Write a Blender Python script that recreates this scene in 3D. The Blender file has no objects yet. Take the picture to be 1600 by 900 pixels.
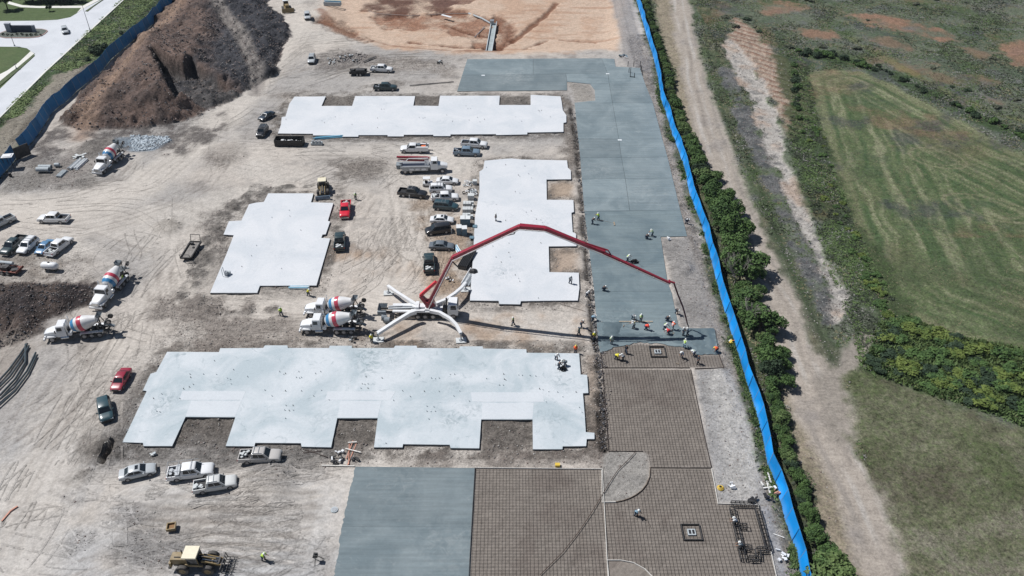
import bpy, math, random
import numpy as np
from mathutils import Vector
random.seed(7); np.random.seed(7)
SC = bpy.context.scene
COL = SC.collection
# ------------------------------------------------------------------ camera, sky, sun
FPX, TH, CH = 1270.0, math.radians(37.1), 86.3          # focal length in photo pixels, downward pitch, height in metres
cam = bpy.data.objects.new('camera', bpy.data.cameras.new('camera'))
COL.objects.link(cam); SC.camera = cam
cam.location = (0, 0, CH); cam.rotation_euler = (math.pi/2 - TH, 0, 0)
cam.data.sensor_width = 36; cam.data.lens = FPX/1600*36
cam.data.clip_start = 0.5; cam.data.clip_end = 9000
SUN_EL, SUN_AZ = math.radians(55), math.radians(-21)     # light travels towards this heading
world = bpy.data.worlds.new('World'); SC.world = world; world.use_nodes = True
wn = world.node_tree
sky = wn.nodes.new('ShaderNodeTexSky'); sky.sky_type = 'NISHITA'; sky.sun_disc = False
sky.sun_elevation = SUN_EL; sky.air_density = 1.0; sky.dust_density = 0.6; sky.ozone_density = 1.6
sx, sy = -math.cos(SUN_AZ), -math.sin(SUN_AZ)            # direction towards the sun
sky.sun_rotation = math.atan2(sx, sy)
wn.nodes['Background'].inputs[1].default_value = 0.050
wn.links.new(sky.outputs[0], wn.nodes['Background'].inputs[0])
sd_ = bpy.data.lights.new('sun', 'SUN'); sd_.energy = 4.9; sd_.angle = math.radians(0.53); sd_.color = (1, 0.982, 0.965)
sun = bpy.data.objects.new('sun', sd_); COL.objects.link(sun)
sun.rotation_euler = Vector((sx*math.cos(SUN_EL), sy*math.cos(SUN_EL), math.sin(SUN_EL))).to_track_quat('Z', 'Y').to_euler()
SC.view_settings.view_transform = 'Standard'; SC.view_settings.look = 'None'
SC.view_settings.exposure = 0.0; SC.view_settings.gamma = 1.0

# ------------------------------------------------------------------ helpers
def G(px, py, z=0.0):
    """ground point seen at a photo pixel (1600x900), at height z"""
    u = (px-800)/FPX; v = (py-450)/FPX
    dy = math.cos(TH)-v*math.sin(TH); dz = -math.sin(TH)-v*math.cos(TH)
    t = (CH-z)/-dz
    return Vector((u*t, dy*t, z))
def GP(pts, z=0.0): return [(G(x, y, z).x, G(x, y, z).y) for x, y in pts]

class MB:
    def __init__(s): s.v = []; s.f = []
    def add(s, vs, fs):
        n = len(s.v); s.v += [tuple(q) for q in vs]; s.f += [tuple(i+n for i in f) for f in fs]; return s
    def box(s, c, d, rz=0.0, ry=0.0, tx=1.0, ty=1.0):
        cx, cy, cz = c; a, b, h = d[0]/2, d[1]/2, d[2]/2; vs = []
        for z, kx, ky in ((-h, 1, 1), (h, tx, ty)):
            for x, y in ((-a, -b), (a, -b), (a, b), (-a, b)):
                p = Vector((x*kx, y*ky, z))
                if ry: p = Vector((p.x*math.cos(ry)+p.z*math.sin(ry), p.y, -p.x*math.sin(ry)+p.z*math.cos(ry)))
                if rz: p = Vector((p.x*math.cos(rz)-p.y*math.sin(rz), p.x*math.sin(rz)+p.y*math.cos(rz), p.z))
                vs.append((p.x+cx, p.y+cy, p.z+cz))
        return s.add(vs, [(3,2,1,0),(4,5,6,7),(0,1,5,4),(1,2,6,5),(2,3,7,6),(3,0,4,7)])
    def tube(s, p0, p1, r0, r1=None, n=8, cap=True):
        r1 = r0 if r1 is None else r1
        p0, p1 = Vector(p0), Vector(p1); d = (p1-p0).normalized()
        a = d.orthogonal().normalized(); b = d.cross(a); vs = []
        for p, r in ((p0, r0), (p1, r1)):
            for i in range(n):
                t = 2*math.pi*i/n; vs.append(p+a*math.cos(t)*r+b*math.sin(t)*r)
        fs = [(i, (i+1) % n, n+(i+1) % n, n+i) for i in range(n)]
        if cap: fs += [tuple(range(n-1, -1, -1)), tuple(range(n, 2*n))]
        return s.add(vs, fs)
    def path(s, pts, r, n=6):
        for a, b in zip(pts, pts[1:]): s.tube(a, b, r, r, n)
        return s
    def bar(s, p0, p1, w, h):
        """rectangular beam between two points, w sideways, h upwards"""
        p0, p1 = Vector(p0), Vector(p1); d = (p1-p0).normalized()
        side = d.cross(Vector((0,0,1)))
        side = (side.normalized() if side.length > 1e-4 else Vector((1,0,0)))*(w/2)
        up = side.normalized().cross(d).normalized()*(h/2)
        vs = [p+a*side+b*up for p in (p0, p1) for a, b in ((-1,-1),(1,-1),(1,1),(-1,1))]
        return s.add(vs, [(3,2,1,0),(4,5,6,7),(0,1,5,4),(1,2,6,5),(2,3,7,6),(3,0,4,7)])
    def lathe(s, prof, origin, axis, n=20):
        o = Vector(origin); d = Vector(axis).normalized(); a = d.orthogonal().normalized(); b = d.cross(a); vs = []
        for t, r in prof:
            for i in range(n):
                q = 2*math.pi*i/n; vs.append(o+d*t+a*math.cos(q)*r+b*math.sin(q)*r)
        m = len(prof)
        fs = [(k*n+i, k*n+(i+1) % n, (k+1)*n+(i+1) % n, (k+1)*n+i) for k in range(m-1) for i in range(n)]
        fs += [tuple(range(n-1, -1, -1)), tuple(range((m-1)*n, m*n))]
        return s.add(vs, fs)
    def prism(s, poly, z0, z1):
        n = len(poly)
        ar = sum(poly[i][0]*poly[(i+1) % n][1]-poly[(i+1) % n][0]*poly[i][1] for i in range(n))
        if ar < 0: poly = poly[::-1]
        vs = [(x, y, z0) for x, y in poly]+[(x, y, z1) for x, y in poly]
        return s.add(vs, [tuple(range(n, 2*n)), tuple(range(n-1, -1, -1))]+[(i, (i+1) % n, n+(i+1) % n, n+i) for i in range(n)])
    def loft(s, rings, caps=True):
        n = len(rings[0]); m = len(rings); vs = [p for r in rings for p in r]
        fs = [(k*n+i, k*n+(i+1) % n, (k+1)*n+(i+1) % n, (k+1)*n+i) for k in range(m-1) for i in range(n)]
        if caps: fs += [tuple(range(n-1, -1, -1)), tuple(range((m-1)*n, m*n))]
        return s.add(vs, fs)
    def mesh(s, name, smooth=0):
        me = bpy.data.meshes.new(name); me.from_pydata(s.v, [], s.f); me.update()
        if smooth:
            me.shade_smooth(); me.set_sharp_from_angle(angle=math.radians(smooth))
        return me
CACHE = {}
def cached(key, fn, smooth=0):
    if key not in CACHE:
        r = fn(); CACHE[key] = r.mesh(str(key).split('|')[0], smooth) if isinstance(r, MB) else r
        if not CACHE[key].materials: CACHE[key].materials.append(None)
    return CACHE[key]
def link(name, me, m, parent=None, loc=(0,0,0), rotz=0.0):
    o = bpy.data.objects.new(name, me); COL.objects.link(o)
    if not me.materials: me.materials.append(None)
    if m is not None:
        o.material_slots[0].link = 'OBJECT'; o.material_slots[0].material = m
    if parent: o.parent = parent
    o.location = loc
    if rotz: o.rotation_euler = (0, 0, rotz)
    return o
def tag(o, label=None, cat=None, group=None, kind=None):
    for k, v in (('label', label), ('category', cat), ('group', group), ('kind', kind)):
        if v: o[k] = v
    return o
def thing(name, label, cat, loc=(0,0,0), rotz=0.0, group=None):
    o = bpy.data.objects.new(name, None); COL.objects.link(o)
    o.empty_display_size = 0.3; o.location = loc; o.rotation_euler = (0, 0, rotz)
    return tag(o, label, cat, group)
def part(name, mb, m, parent, smooth=0, label=None, loc=(0,0,0), rotz=0.0):
    me = mb.mesh(name, smooth) if isinstance(mb, MB) else mb
    return tag(link(name, me, m, parent, loc, rotz), label)
def solo(name, mb, m, label, cat, group=None, loc=(0,0,0), rotz=0.0, smooth=0):
    return tag(part(name, mb, m, None, smooth, None, loc, rotz), label, cat, group)
def along(a, b, z=0.8):
    """front pixel, rear pixel at height z -> ground centre, heading, length"""
    p, q = G(*a, z), G(*b, z); c = (p+q)/2; d = p-q
    return Vector((c.x, c.y, 0)), math.atan2(d.y, d.x), d.length

# ------------------------------------------------------------------ materials
MATS = {}
def lin(r, g, b):
    f = lambda c: (c/255/12.92) if c/255 <= 0.04045 else ((c/255+0.055)/1.055)**2.4
    return (f(r), f(g), f(b))
def mat(name, col, rough=0.6, metal=0.0, var=0.12, scale=3.0, coat=0.0, spec=0.5, dust=0.0, bump=0.0):
    if name in MATS: return MATS[name]
    m = bpy.data.materials.new(name); m.use_nodes = True; nt = m.node_tree; N = nt.nodes; L = nt.links
    b = N['Principled BSDF']
    b.inputs['Roughness'].default_value = rough; b.inputs['Metallic'].default_value = metal
    b.inputs['Specular IOR Level'].default_value = spec
    b.inputs['Coat Weight'].default_value = coat; b.inputs['Coat Roughness'].default_value = 0.12
    tc = N.new('ShaderNodeTexCoord'); no = N.new('ShaderNodeTexNoise')
    no.inputs['Scale'].default_value = scale; no.inputs['Detail'].default_value = 5
    L.new(tc.outputs['Object'], no.inputs['Vector'])
    mr = N.new('ShaderNodeMapRange'); mr.inputs[1].default_value = 0.3; mr.inputs[2].default_value = 0.7
    mr.inputs[3].default_value = 1-var; mr.inputs[4].default_value = 1+var
    L.new(no.outputs[0], mr.inputs[0])
    mx = N.new('ShaderNodeVectorMath'); mx.operation = 'SCALE'; mx.inputs[0].default_value = col[:3]
    L.new(mr.outputs[0], mx.inputs['Scale'])
    out = mx.outputs[0]
    if dust:
        n2 = N.new('ShaderNodeTexNoise'); n2.inputs['Scale'].default_value = 1.3; n2.inputs['Detail'].default_value = 6
        L.new(tc.outputs['Object'], n2.inputs['Vector'])
        r2 = N.new('ShaderNodeMapRange'); r2.inputs[1].default_value = 0.35; r2.inputs[2].default_value = 0.75
        r2.inputs[3].default_value = 0; r2.inputs[4].default_value = dust; L.new(n2.outputs[0], r2.inputs[0])
        mm = N.new('ShaderNodeMix'); mm.data_type = 'RGBA'; mm.inputs[7].default_value = (0.42, 0.38, 0.33, 1)
        L.new(r2.outputs[0], mm.inputs[0]); L.new(out, mm.inputs[6]); out = mm.outputs[2]
    L.new(out, b.inputs['Base Color'])
    if bump:
        bp = N.new('ShaderNodeBump'); bp.inputs['Strength'].default_value = 0.6; bp.inputs['Distance'].default_value = bump
        L.new(no.outputs[0], bp.inputs['Height']); L.new(bp.outputs[0], b.inputs['Normal'])
    MATS[name] = m; return m
paint = lambda n, c, d=0.12: mat('paint_'+n, c, 0.34, 0.0, 0.04, 2.0, 0.6, 0.5, d)
WHITE = paint('white', (0.74, 0.75, 0.76), 0.10)
GLASS = mat('tinted_glass', (0.016, 0.022, 0.028), 0.08, 0, 0.02, 2, 0, 0.6)
RUBBER = mat('tyre_rubber', (0.022, 0.022, 0.024), 0.85, 0, 0.2, 8, dust=0.35)
RIM = mat('alloy_rim', (0.42, 0.42, 0.43), 0.4, 0.6, 0.1)
BLACK = mat('black_plastic', (0.018, 0.018, 0.02), 0.6, 0, 0.1)
LAMP = mat('headlight_lens', (0.75, 0.77, 0.8), 0.15, 0, 0.02)
TAIL = mat('tail_light_lens', (0.35, 0.01, 0.012), 0.25, 0, 0.02)
STEEL = mat('galvanised_steel', (0.36, 0.38, 0.40), 0.45, 0.5, 0.15, 6)
DSTEEL = mat('dark_steel', (0.035, 0.036, 0.04), 0.6, 0.3, 0.2, 6, dust=0.15)
CHROME = mat('polished_steel', (0.6, 0.62, 0.64), 0.25, 0.9, 0.05)
YELLOW = mat('machine_yellow', (0.22, 0.155, 0.06), 0.5, 0, 0.2, 3, dust=0.25)
CREAM = mat('cream_roof', (0.72, 0.66, 0.50), 0.5, 0, 0.08, 3, dust=0.15)
BOOMRED = mat('boom_red', (0.27, 0.014, 0.032), 0.4, 0, 0.08, 2, 0.3)
WOOD = mat('pale_lumber', (0.50, 0.42, 0.32), 0.8, 0, 0.25, 5)
WHITEWOOD = mat('weathered_lumber', (0.62, 0.60, 0.56), 0.8, 0, 0.2, 5)
RUST = mat('rusty_rebar', (0.050, 0.036, 0.032), 0.8, 0.2, 0.3, 4)
PVC = mat('white_pvc', (0.72, 0.73, 0.74), 0.4, 0, 0.05)
BLUEPIPE = mat('light_blue_pipe', (0.16, 0.42, 0.58), 0.4, 0, 0.08)
CONPIPE = mat('concrete_pipe', (0.40, 0.44, 0.46), 0.8, 0, 0.15, 4, bump=0.02)
PALLET = mat('grey_block', (0.52, 0.54, 0.54), 0.85, 0, 0.15, 4, bump=0.02)
ORANGE = mat('orange_plastic', (0.70, 0.16, 0.05), 0.5, 0, 0.1)
YPLAST = mat('yellow_plastic', (0.65, 0.45, 0.06), 0.5, 0, 0.1)
BAND_B = mat('drum_blue', (0.025, 0.20, 0.42), 0.35, 0, 0.05, 2, 0.4, dust=0.12)
BAND_R = mat('drum_red', (0.50, 0.035, 0.075), 0.35, 0, 0.05, 2, 0.4, dust=0.12)
DRUMW = mat('drum_white', (0.70, 0.70, 0.70), 0.4, 0, 0.06, 2, 0.3, dust=0.25)
GREYC = mat('mortar_caked_steel', (0.22, 0.25, 0.27), 0.8, 0, 0.3, 4, bump=0.05)

def concrete(name, base, mottled, stain, amount, streak=0.0, rnd=0.0, rough=0.8, spots=()):
    """poured concrete: two-tone mottling in world space, fine grain, optional trowel streaks along X, random tone per panel"""
    m = bpy.data.materials.new(name); m.use_nodes = True; nt = m.node_tree; N = nt.nodes; L = nt.links
    b = N['Principled BSDF']; b.inputs['Roughness'].default_value = rough
    geo = N.new('ShaderNodeNewGeometry')
    def noise(sc, det=6, rgh=0.6, vec=None, dist=0.0):
        n = N.new('ShaderNodeTexNoise'); n.inputs['Scale'].default_value = sc; n.inputs['Detail'].default_value = det
        n.inputs['Roughness'].default_value = rgh; n.inputs['Distortion'].default_value = dist
        L.new(vec or geo.outputs['Position'], n.inputs['Vector']); return n.outputs[0]
    def rng(x, a, c, lo, hi):
        r = N.new('ShaderNodeMapRange'); r.inputs[1].default_value = a; r.inputs[2].default_value = c
        r.inputs[3].default_value = lo; r.inputs[4].default_value = hi; L.new(x, r.inputs[0]); return r.outputs[0]
    def mix(f, a, c):
        x = N.new('ShaderNodeMix'); x.data_type = 'RGBA'
        L.new(f, x.inputs[0])
        for i, q in ((6, a), (7, c)):
            if isinstance(q, tuple): x.inputs[i].default_value = (*q, 1)
            else: L.new(q, x.inputs[i])
        return x.outputs[2]
    c = mix(rng(noise(0.14, 7, 0.62, None, 0.6), 0.40, 0.66, 0, amount), base, mottled)
    c = mix(rng(noise(0.55, 7, 0.7, None, 1.2), 0.58, 0.74, 0, 0.55*amount), c, stain)
    for (px, py, r, k) in spots:              # damp stains, each at its own place on the slab
        g = G(px, py, 0.38); ds = N.new('ShaderNodeVectorMath'); ds.operation = 'DISTANCE'; ds.inputs[1].default_value = g; L.new(geo.outputs['Position'], ds.inputs[0])
        a = rng(ds.outputs['Value'], r, r*0.2, 0, k); b2 = rng(noise(0.8, 6, 0.7, None, 1.5), 0.46, 0.62, 0, 1); mm = N.new('ShaderNodeMath'); mm.operation = 'MULTIPLY'; L.new(a, mm.inputs[0]); L.new(b2, mm.inputs[1])
        c = mix(mm.outputs[0], c, stain)
    mul = rng(noise(2.5, 8, 0.75), 0.25, 0.75, 0.91, 1.08)
    if streak:
        mp = N.new('ShaderNodeMapping'); mp.inputs['Scale'].default_value = (0.12, 2.2, 1)
        L.new(geo.outputs['Position'], mp.inputs['Vector'])
        s1 = rng(noise(1.0, 6, 0.6, mp.outputs[0]), 0.3, 0.7, 1-streak, 1+streak)
        mm = N.new('ShaderNodeMath'); mm.operation = 'MULTIPLY'; L.new(mul, mm.inputs[0]); L.new(s1, mm.inputs[1]); mul = mm.outputs[0]
    if rnd:
        oi = N.new('ShaderNodeObjectInfo'); s2 = rng(oi.outputs['Random'], 0, 1, 1-rnd, 1+rnd)
        mm = N.new('ShaderNodeMath'); mm.operation = 'MULTIPLY'; L.new(mul, mm.inputs[0]); L.new(s2, mm.inputs[1]); mul = mm.outputs[0]
    vs = N.new('ShaderNodeVectorMath'); vs.operation = 'SCALE'; L.new(c, vs.inputs[0]); L.new(mul, vs.inputs['Scale'])
    L.new(vs.outputs[0], b.inputs['Base Color'])
    bp = N.new('ShaderNodeBump'); bp.inputs['Strength'].default_value = 0.25; bp.inputs['Distance'].default_value = 0.02
    L.new(noise(6, 6), bp.inputs['Height']); L.new(bp.outputs[0], b.inputs['Normal'])
    MATS[name] = m; return m
SLAB = concrete('slab_concrete', (0.585, 0.60, 0.62), (0.505, 0.535, 0.565), (0.38, 0.42, 0.45), 1.0, spots=((785,425,4,.8),(850,350,5,.5),(700,190,6,.4),(520,185,4,.4),(600,165,3,.4),(440,395,4,.4),(845,270,3,.3)))
SLABW = concrete('damp_slab_concrete', (0.53, 0.565, 0.59), (0.39, 0.45, 0.48), (0.20, 0.26, 0.285), 1.2, spots=((575,555,3.4,.95),(577,575,2.4,.9),(615,558,3,.5),(262,625,2.4,.8),(245,642,2,.7),(708,655,2.6,.7),(720,560,1.8,.5),(712,603,2,.5),(740,640,3,.5),(880,595,3,.6),(870,655,2.6,.5),(340,600,2.2,.5),(500,655,3,.35)))
PORCH = concrete('porch_concrete', (0.545, 0.575, 0.60), (0.49, 0.525, 0.555), (0.46, 0.48, 0.50), 0.8)
PAVE = concrete('paving_concrete', (0.135, 0.175, 0.192), (0.190, 0.232, 0.247), (0.28, 0.31, 0.315), 1.2, 0.12, 0.13, 0.8, ((800,118,7,.9),(810,120,4,.6),(935,262,6,.5),(1000,300,7,.4),(620,760,5,.35),(690,850,6,.4)))
WET = concrete('fresh_wet_concrete', (0.17, 0.215, 0.228), (0.120, 0.162, 0.180), (0.215, 0.258, 0.268), 1.3, 0.12, 0.04, 0.55, ((960,500,4,.8),(1030,520,5,.8),(985,480,4,.5),(1000,430,5,.4)))
LUMPY = concrete('lumpy_wet_concrete', (0.125, 0.165, 0.18), (0.08, 0.112, 0.127), (0.05, 0.07, 0.08), 1.0, 0.0, 0.0, 0.5)
ROADC = concrete('road_concrete', (0.56, 0.58, 0.61), (0.49, 0.51, 0.54), (0.44, 0.46, 0.48), 0.9)
WALK = concrete('footpath_concrete', (0.68, 0.67, 0.63), (0.6, 0.59, 0.55), (0.5, 0.5, 0.48), 0.8)
# ------------------------------------------------------------------ slab and paving outlines (photo pixels, traced on their top faces)
SLAB_TOP = [(460,151),(509,150.5),(502.5,165.5),(550,165.5),(555,150),(601,150),(648.7,150),(646,165),(685,165.5),(687.5,149.5),(781,149.5),(780,164),(829,164),(829,148),(876,150.5),(877.5,157.5),(879.5,172),(885,180),(885,191),(880.5,192),(880.5,206),(824,207),(824,210),(775,211),(775,209.5),(704,210),(704,212.5),(677,212.5),(677,210.5),(631,210.5),(631,213),(605.5,213),(605.5,211),(560,211),(560,213.5),(535,213.5),(535,211.5),(489,211.5),(489,209),(434,208.5),(439,194.5),(440,183),(446,182),(452,162)]
SLAB_RIGHT = [(757,251),(789,248),(800,247.5),(815,249),(886,250.5),(887.5,262),(892,266),(892.5,280),(854,280.5),(854.5,312),(896,312.5),(897,331),(893,332.5),(895,362.5),(900,365),(901,384.5),(857.5,385),(858.5,425),(904.5,426),(905.5,450),(903,469.5),(848,470),(814,470.5),(813,475.5),(780,475),(779,470),(734,469.5),(736,440),(739,400),(742,337),(749,300),(749,268),(755,264)]
SLAB_LEFT = [(419,302),(490,302),(486,316),(521,317),(512.5,345),(516,346),(509,366),(504,366.5),(502,371.5),(516,372.5),(494.5,446),(406,446.5),(402,457.5),(328,457.5),(354,396),(365,367.5),(349,366.5),(357.5,345.5),(377,344.5),(389,319),(400,316.5),(412,315.5)]
SLAB_LOW = [(261,549.5),(342,550),(344,544),(411,543.5),(414,539.5),(449,539.5),(450,543.5),(514,543.5),(515,540),(550,540),(550,543.5),(615,543.5),(617.5,540),(651,540),(652,543.5),(717.5,544),(719,541),(754,541),(755,544.5),(822.5,545.5),(823,551),(905,552),(907.5,585),(917.5,585.5),(919.5,614),(911,614.5),(914,650),(915.5,675),(929,676),(929,686),(917,686),(916,697),(879.5,697.5),(879,702),(832.5,702),(832,655.5),(752,655.5),(749,700.5),(704,700),(702.5,695),(630,694),(629,699),(584,699),(590,653.5),(527,653.5),(517.5,699),(471,698),(470,692.5),(399,692),(397.5,697.5),(352.5,697),(367.5,652),(290,651.5),(269,697),(224,697),(223,692),(191,691),(229,611),(223,610),(235,584),(244,581)]
SLABH = 0.38
PAVE_PANELS = [
 [(730,92.5),(833,91.5),(833,116.5),(722,117)],[(722,117),(833,116.5),(884,115),(886,127.5),(886,141),(714,142.5)],
 [(833,91.5),(940,91),(950,116),(884,115),(833,116.5)],[(940,91),(960,92),(962,104),(1000,106),(1008,131),(952,131),(950,116)],
 [(884,115),(950,116),(952,131),(922,131),(886,127.5)],[(922,131),(952,131),(957,160.5),(897.5,160.5),(930,157),(929,140)],
 [(952,131),(1008,131),(1020,160),(957,160.5)],[(897.5,160.5),(957,160.5),(967,217),(903.5,217)],[(957,160.5),(1020,160),(1035,217),(967,217)],
 [(903.5,217),(967,217),(971,246),(906.5,246)],[(967,217),(1035,217),(1043,245),(971,246)],[(906.5,246),(971,246),(977,279),(909,280)],
 [(971,246),(1043,245),(1051,278),(977,279)],[(909,280),(977,279),(984,329),(913,330)],[(977,279),(1051,278),(1063,328),(984,329)]]
FRESH = [[(913,330),(984,329),(1063,328),(1074,369),(1032.5,370),(1043,440),(1049,456),(928.5,456)]]
POUR = [(928.5,456),(1049,456),(1060,509),(1069,515),(1117,515),(1121,540),(1123,553),(1090,554),(1078,545),(1062,541),(1040,538),(1000,534),(975,540),(958,542),(948,548),(938,551),(935,537)]
SOUTH_PAVE = [[(555,729),(742,731),(737.5,823.5),(534,823)],[(534,823),(737.5,823.5),(730,990),(507,990),(524,888)]]
MAT_A = [(936,537),(1121,540),(1130,574),(941,574)]
MAT_B = [(941,575.5),(1079,577),(1099,675),(1111.5,730),(1015,730),(1013,712),(1005,706),(951,705)]
MAT_C = [(742,731),(940,733),(949,900),(953,990),(728,990)]
MAT_D = [(1016,731.5),(1112,732),(1122,787),(1184,789),(1200,840),(1212,900),(1233,990),(954,990),(950,900),(943,786),(963,784),(985,778),(1003,765),(1015,745)]
ISLAND_N = [(951,705),(1005,706),(1013,712),(1016,731),(1015,745),(1003,765),(985,778),(963,784),(943,786),(941,733),(945,715)]
ISLAND_S = [(949,877),(970,877),(990,881),(1008,891),(1022,906),(1028,925),(953,925)]
FENCE_R = [(983,-45),(989,-22),(994,0),(1002,27),(1012,62),(1021,90),(1029,127),(1032,155),(1044,187),(1051,215),(1057,225),(1064,247),(1071,270),(1077,302),(1085,325),(1095,347),(1104,380),(1112,410),(1119,440),(1130,480),(1144,525),(1155,560),(1167,600),(1180,642),(1189,675),(1200,730),(1215,765),(1227,815),(1242,855),(1251,900),(1262,940),(1275,985)]
FENCE_L1 = [(330,-45),(303,-22),(276,0),(240,37),(207,65),(175,92),(160,110),(135,130),(105,157),(82,175),(62,207),(47,226),(36,238)]
FENCE_L2 = [(27,246),(14,262),(0,278),(-20,300),(-60,345)]
# ------------------------------------------------------------------ ground: one sheet, colour and relief computed per vertex
def hash2(ix, iy, s):
    h = (ix*374761393+iy*668265263+s*1442695041) & 0xffffffff
    h = ((h ^ (h >> 13))*1274126177) & 0xffffffff
    return ((h ^ (h >> 16)) & 0xffff)/65535.0
def vnoise(x, y, s=0):
    x0 = np.floor(x); y0 = np.floor(y); fx = x-x0; fy = y-y0
    fx = fx*fx*(3-2*fx); fy = fy*fy*(3-2*fy); a = x0.astype(np.int64); b = y0.astype(np.int64)
    n = hash2(a, b, s)*(1-fx)*(1-fy)+hash2(a+1, b, s)*fx*(1-fy)+hash2(a, b+1, s)*(1-fx)*fy+hash2(a+1, b+1, s)*fx*fy
    return n
def fbm(x, y, size, octv=4, s=0, gain=0.5):
    """fractal noise about 0, roughly -1..1; size = largest feature in metres"""
    t = 0; a = 1; tot = 0; k = 1.0/size
    for i in range(octv):
        t = t+a*(vnoise(x*k+17.3*i, y*k-9.1*i, s+i*7)*2-1); tot += a; a *= gain; k *= 2.03
    return t/tot*1.8
def sstep(a, b, x):
    t = np.clip((x-a)/(b-a), 0, 1); return t*t*(3-2*t)
def sdist(poly, X, Y):
    """signed distance to polygon, positive inside"""
    d = np.full(X.shape, 1e9); ins = np.zeros(X.shape, bool); n = len(poly)
    for i in range(n):
        x0, y0 = poly[i]; x1, y1 = poly[(i+1) % n]; ex, ey = x1-x0, y1-y0
        L = ex*ex+ey*ey+1e-9
        t = np.clip(((X-x0)*ex+(Y-y0)*ey)/L, 0, 1)
        d = np.minimum(d, (X-x0-t*ex)**2+(Y-y0-t*ey)**2)
        if abs(ey) > 1e-9:
            c = ((y0 > Y) != (y1 > Y)) & (X < ex*(Y-y0)/ey+x0); ins ^= c
    d = np.sqrt(d); return np.where(ins, d, -d)
def ldist(line, X, Y):
    d = np.full(X.shape, 1e9); sid = np.zeros(X.shape); alo = np.zeros(X.shape); acc = 0
    for (x0, y0), (x1, y1) in zip(line, line[1:]):
        ex, ey = x1-x0, y1-y0; L = ex*ex+ey*ey+1e-9; l = math.sqrt(L)
        t = np.clip(((X-x0)*ex+(Y-y0)*ey)/L, 0, 1)
        q = (X-x0-t*ex)**2+(Y-y0-t*ey)**2; m = q < d
        d = np.where(m, q, d); sid = np.where(m, np.sign(ex*(Y-y0)-ey*(X-x0)), sid); alo = np.where(m, acc+t*l, alo); acc += l
    return np.sqrt(d), sid, alo
xs = np.concatenate([[-3500,-1800,-900,-500,-320,-240,-205], np.arange(-186, 186.1, 0.40), [205,240,320,500,900,1800,3500]])
yl = [48.0]
while yl[-1] < 292: yl.append(yl[-1]+0.24+0.0022*(yl[-1]-48))
ys = np.concatenate([[-3000,-1200,-500,-200,-80,-20,15,35,43], yl, [305,330,380,480,700,1200,2500,5000]])
GX, GY = np.meshgrid(xs, ys)
Cg = np.empty(GX.shape+(3,)); Zg = np.zeros(GX.shape); clod = np.full(GX.shape, 0.25); veg = np.zeros(GX.shape)
KA = 0.74
def al(r, g, b): return np.array(lin(r, g, b))*KA
n_big = fbm(GX, GY, 26, 5, 1); n_mid = fbm(GX, GY, 6, 5, 11, 0.6); n_sm = fbm(GX, GY, 1.8, 4, 23, 0.65)
n_st = fbm(GX*0.25+n_big, GY*1.3, 3.0, 4, 31, 0.6)
def sl(x0, x1, y0, y1):
    i0, i1 = np.searchsorted(xs, [x0, x1]); j0, j1 = np.searchsorted(ys, [y0, y1])
    return slice(max(j0-1, 0), j1+1), slice(max(i0-1, 0), i1+1)
def region(px, soft=0.6, warp=0.6, z=0, world=False):
    poly = px if world else GP(px, z)
    X = [p[0] for p in poly]; Y = [p[1] for p in poly]; mg = soft+warp*2+1
    S = sl(min(X)-mg, max(X)+mg, min(Y)-mg, max(Y)+mg)
    d = sdist(poly, GX[S], GY[S]); dn = d+warp*(n_mid[S]*0.9+n_sm[S]*0.5)
    return S, sstep(-soft, soft, dn), d
def blend(S, m, c, amt=1.0):
    m = (m*amt)[..., None] if m.ndim == 2 else m
    Cg[S] = Cg[S]*(1-m)+c*m
def setf(A, S, m, v): A[S] = A[S]*(1-m)+v*m
def strip(px, w, soft=0.8, warp=0.6, world=False):
    """mask of a band round a polyline; w = half width in metres (number or list)"""
    line = px if world else GP(px)
    X = [p[0] for p in line]; Y = [p[1] for p in line]; wm = max(w) if isinstance(w, list) else w; mg = wm+soft+warp*2+1
    S = sl(min(X)-mg, max(X)+mg, min(Y)-mg, max(Y)+mg)
    d, sid, a = ldist(line, GX[S], GY[S])
    ww = w
    if isinstance(w, list):
        cum = [0]
        for p, q in zip(line, line[1:]): cum.append(cum[-1]+math.dist(p, q))
        ww = np.interp(a, cum, w)
    return S, sstep(-soft, soft, ww-d+warp*(n_mid[S]+n_sm[S]*0.6)), d*sid, a
ALL = (slice(None), slice(None))
# site dirt
Cg[:] = al(213, 204, 194)
blend(ALL, sstep(-0.35, 0.75, n_big), al(184, 180, 176), 0.9)
blend(ALL, sstep(0.1, 0.9, n_mid), al(160, 154, 149), 0.75)
blend(ALL, sstep(0.35, 1.2, n_st+.8*n_sm), al(150, 146, 143), 0.4)
blend(ALL, sstep(0.45, 1.2, n_sm), al(140, 135, 130), 0.55)
blend(ALL, sstep(0.2, 1.0, fbm(GX, GY, 14, 4, 77)), al(219, 212, 203), 0.75)
Zg[:] = 0.05*n_mid+0.03*n_sm
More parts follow.
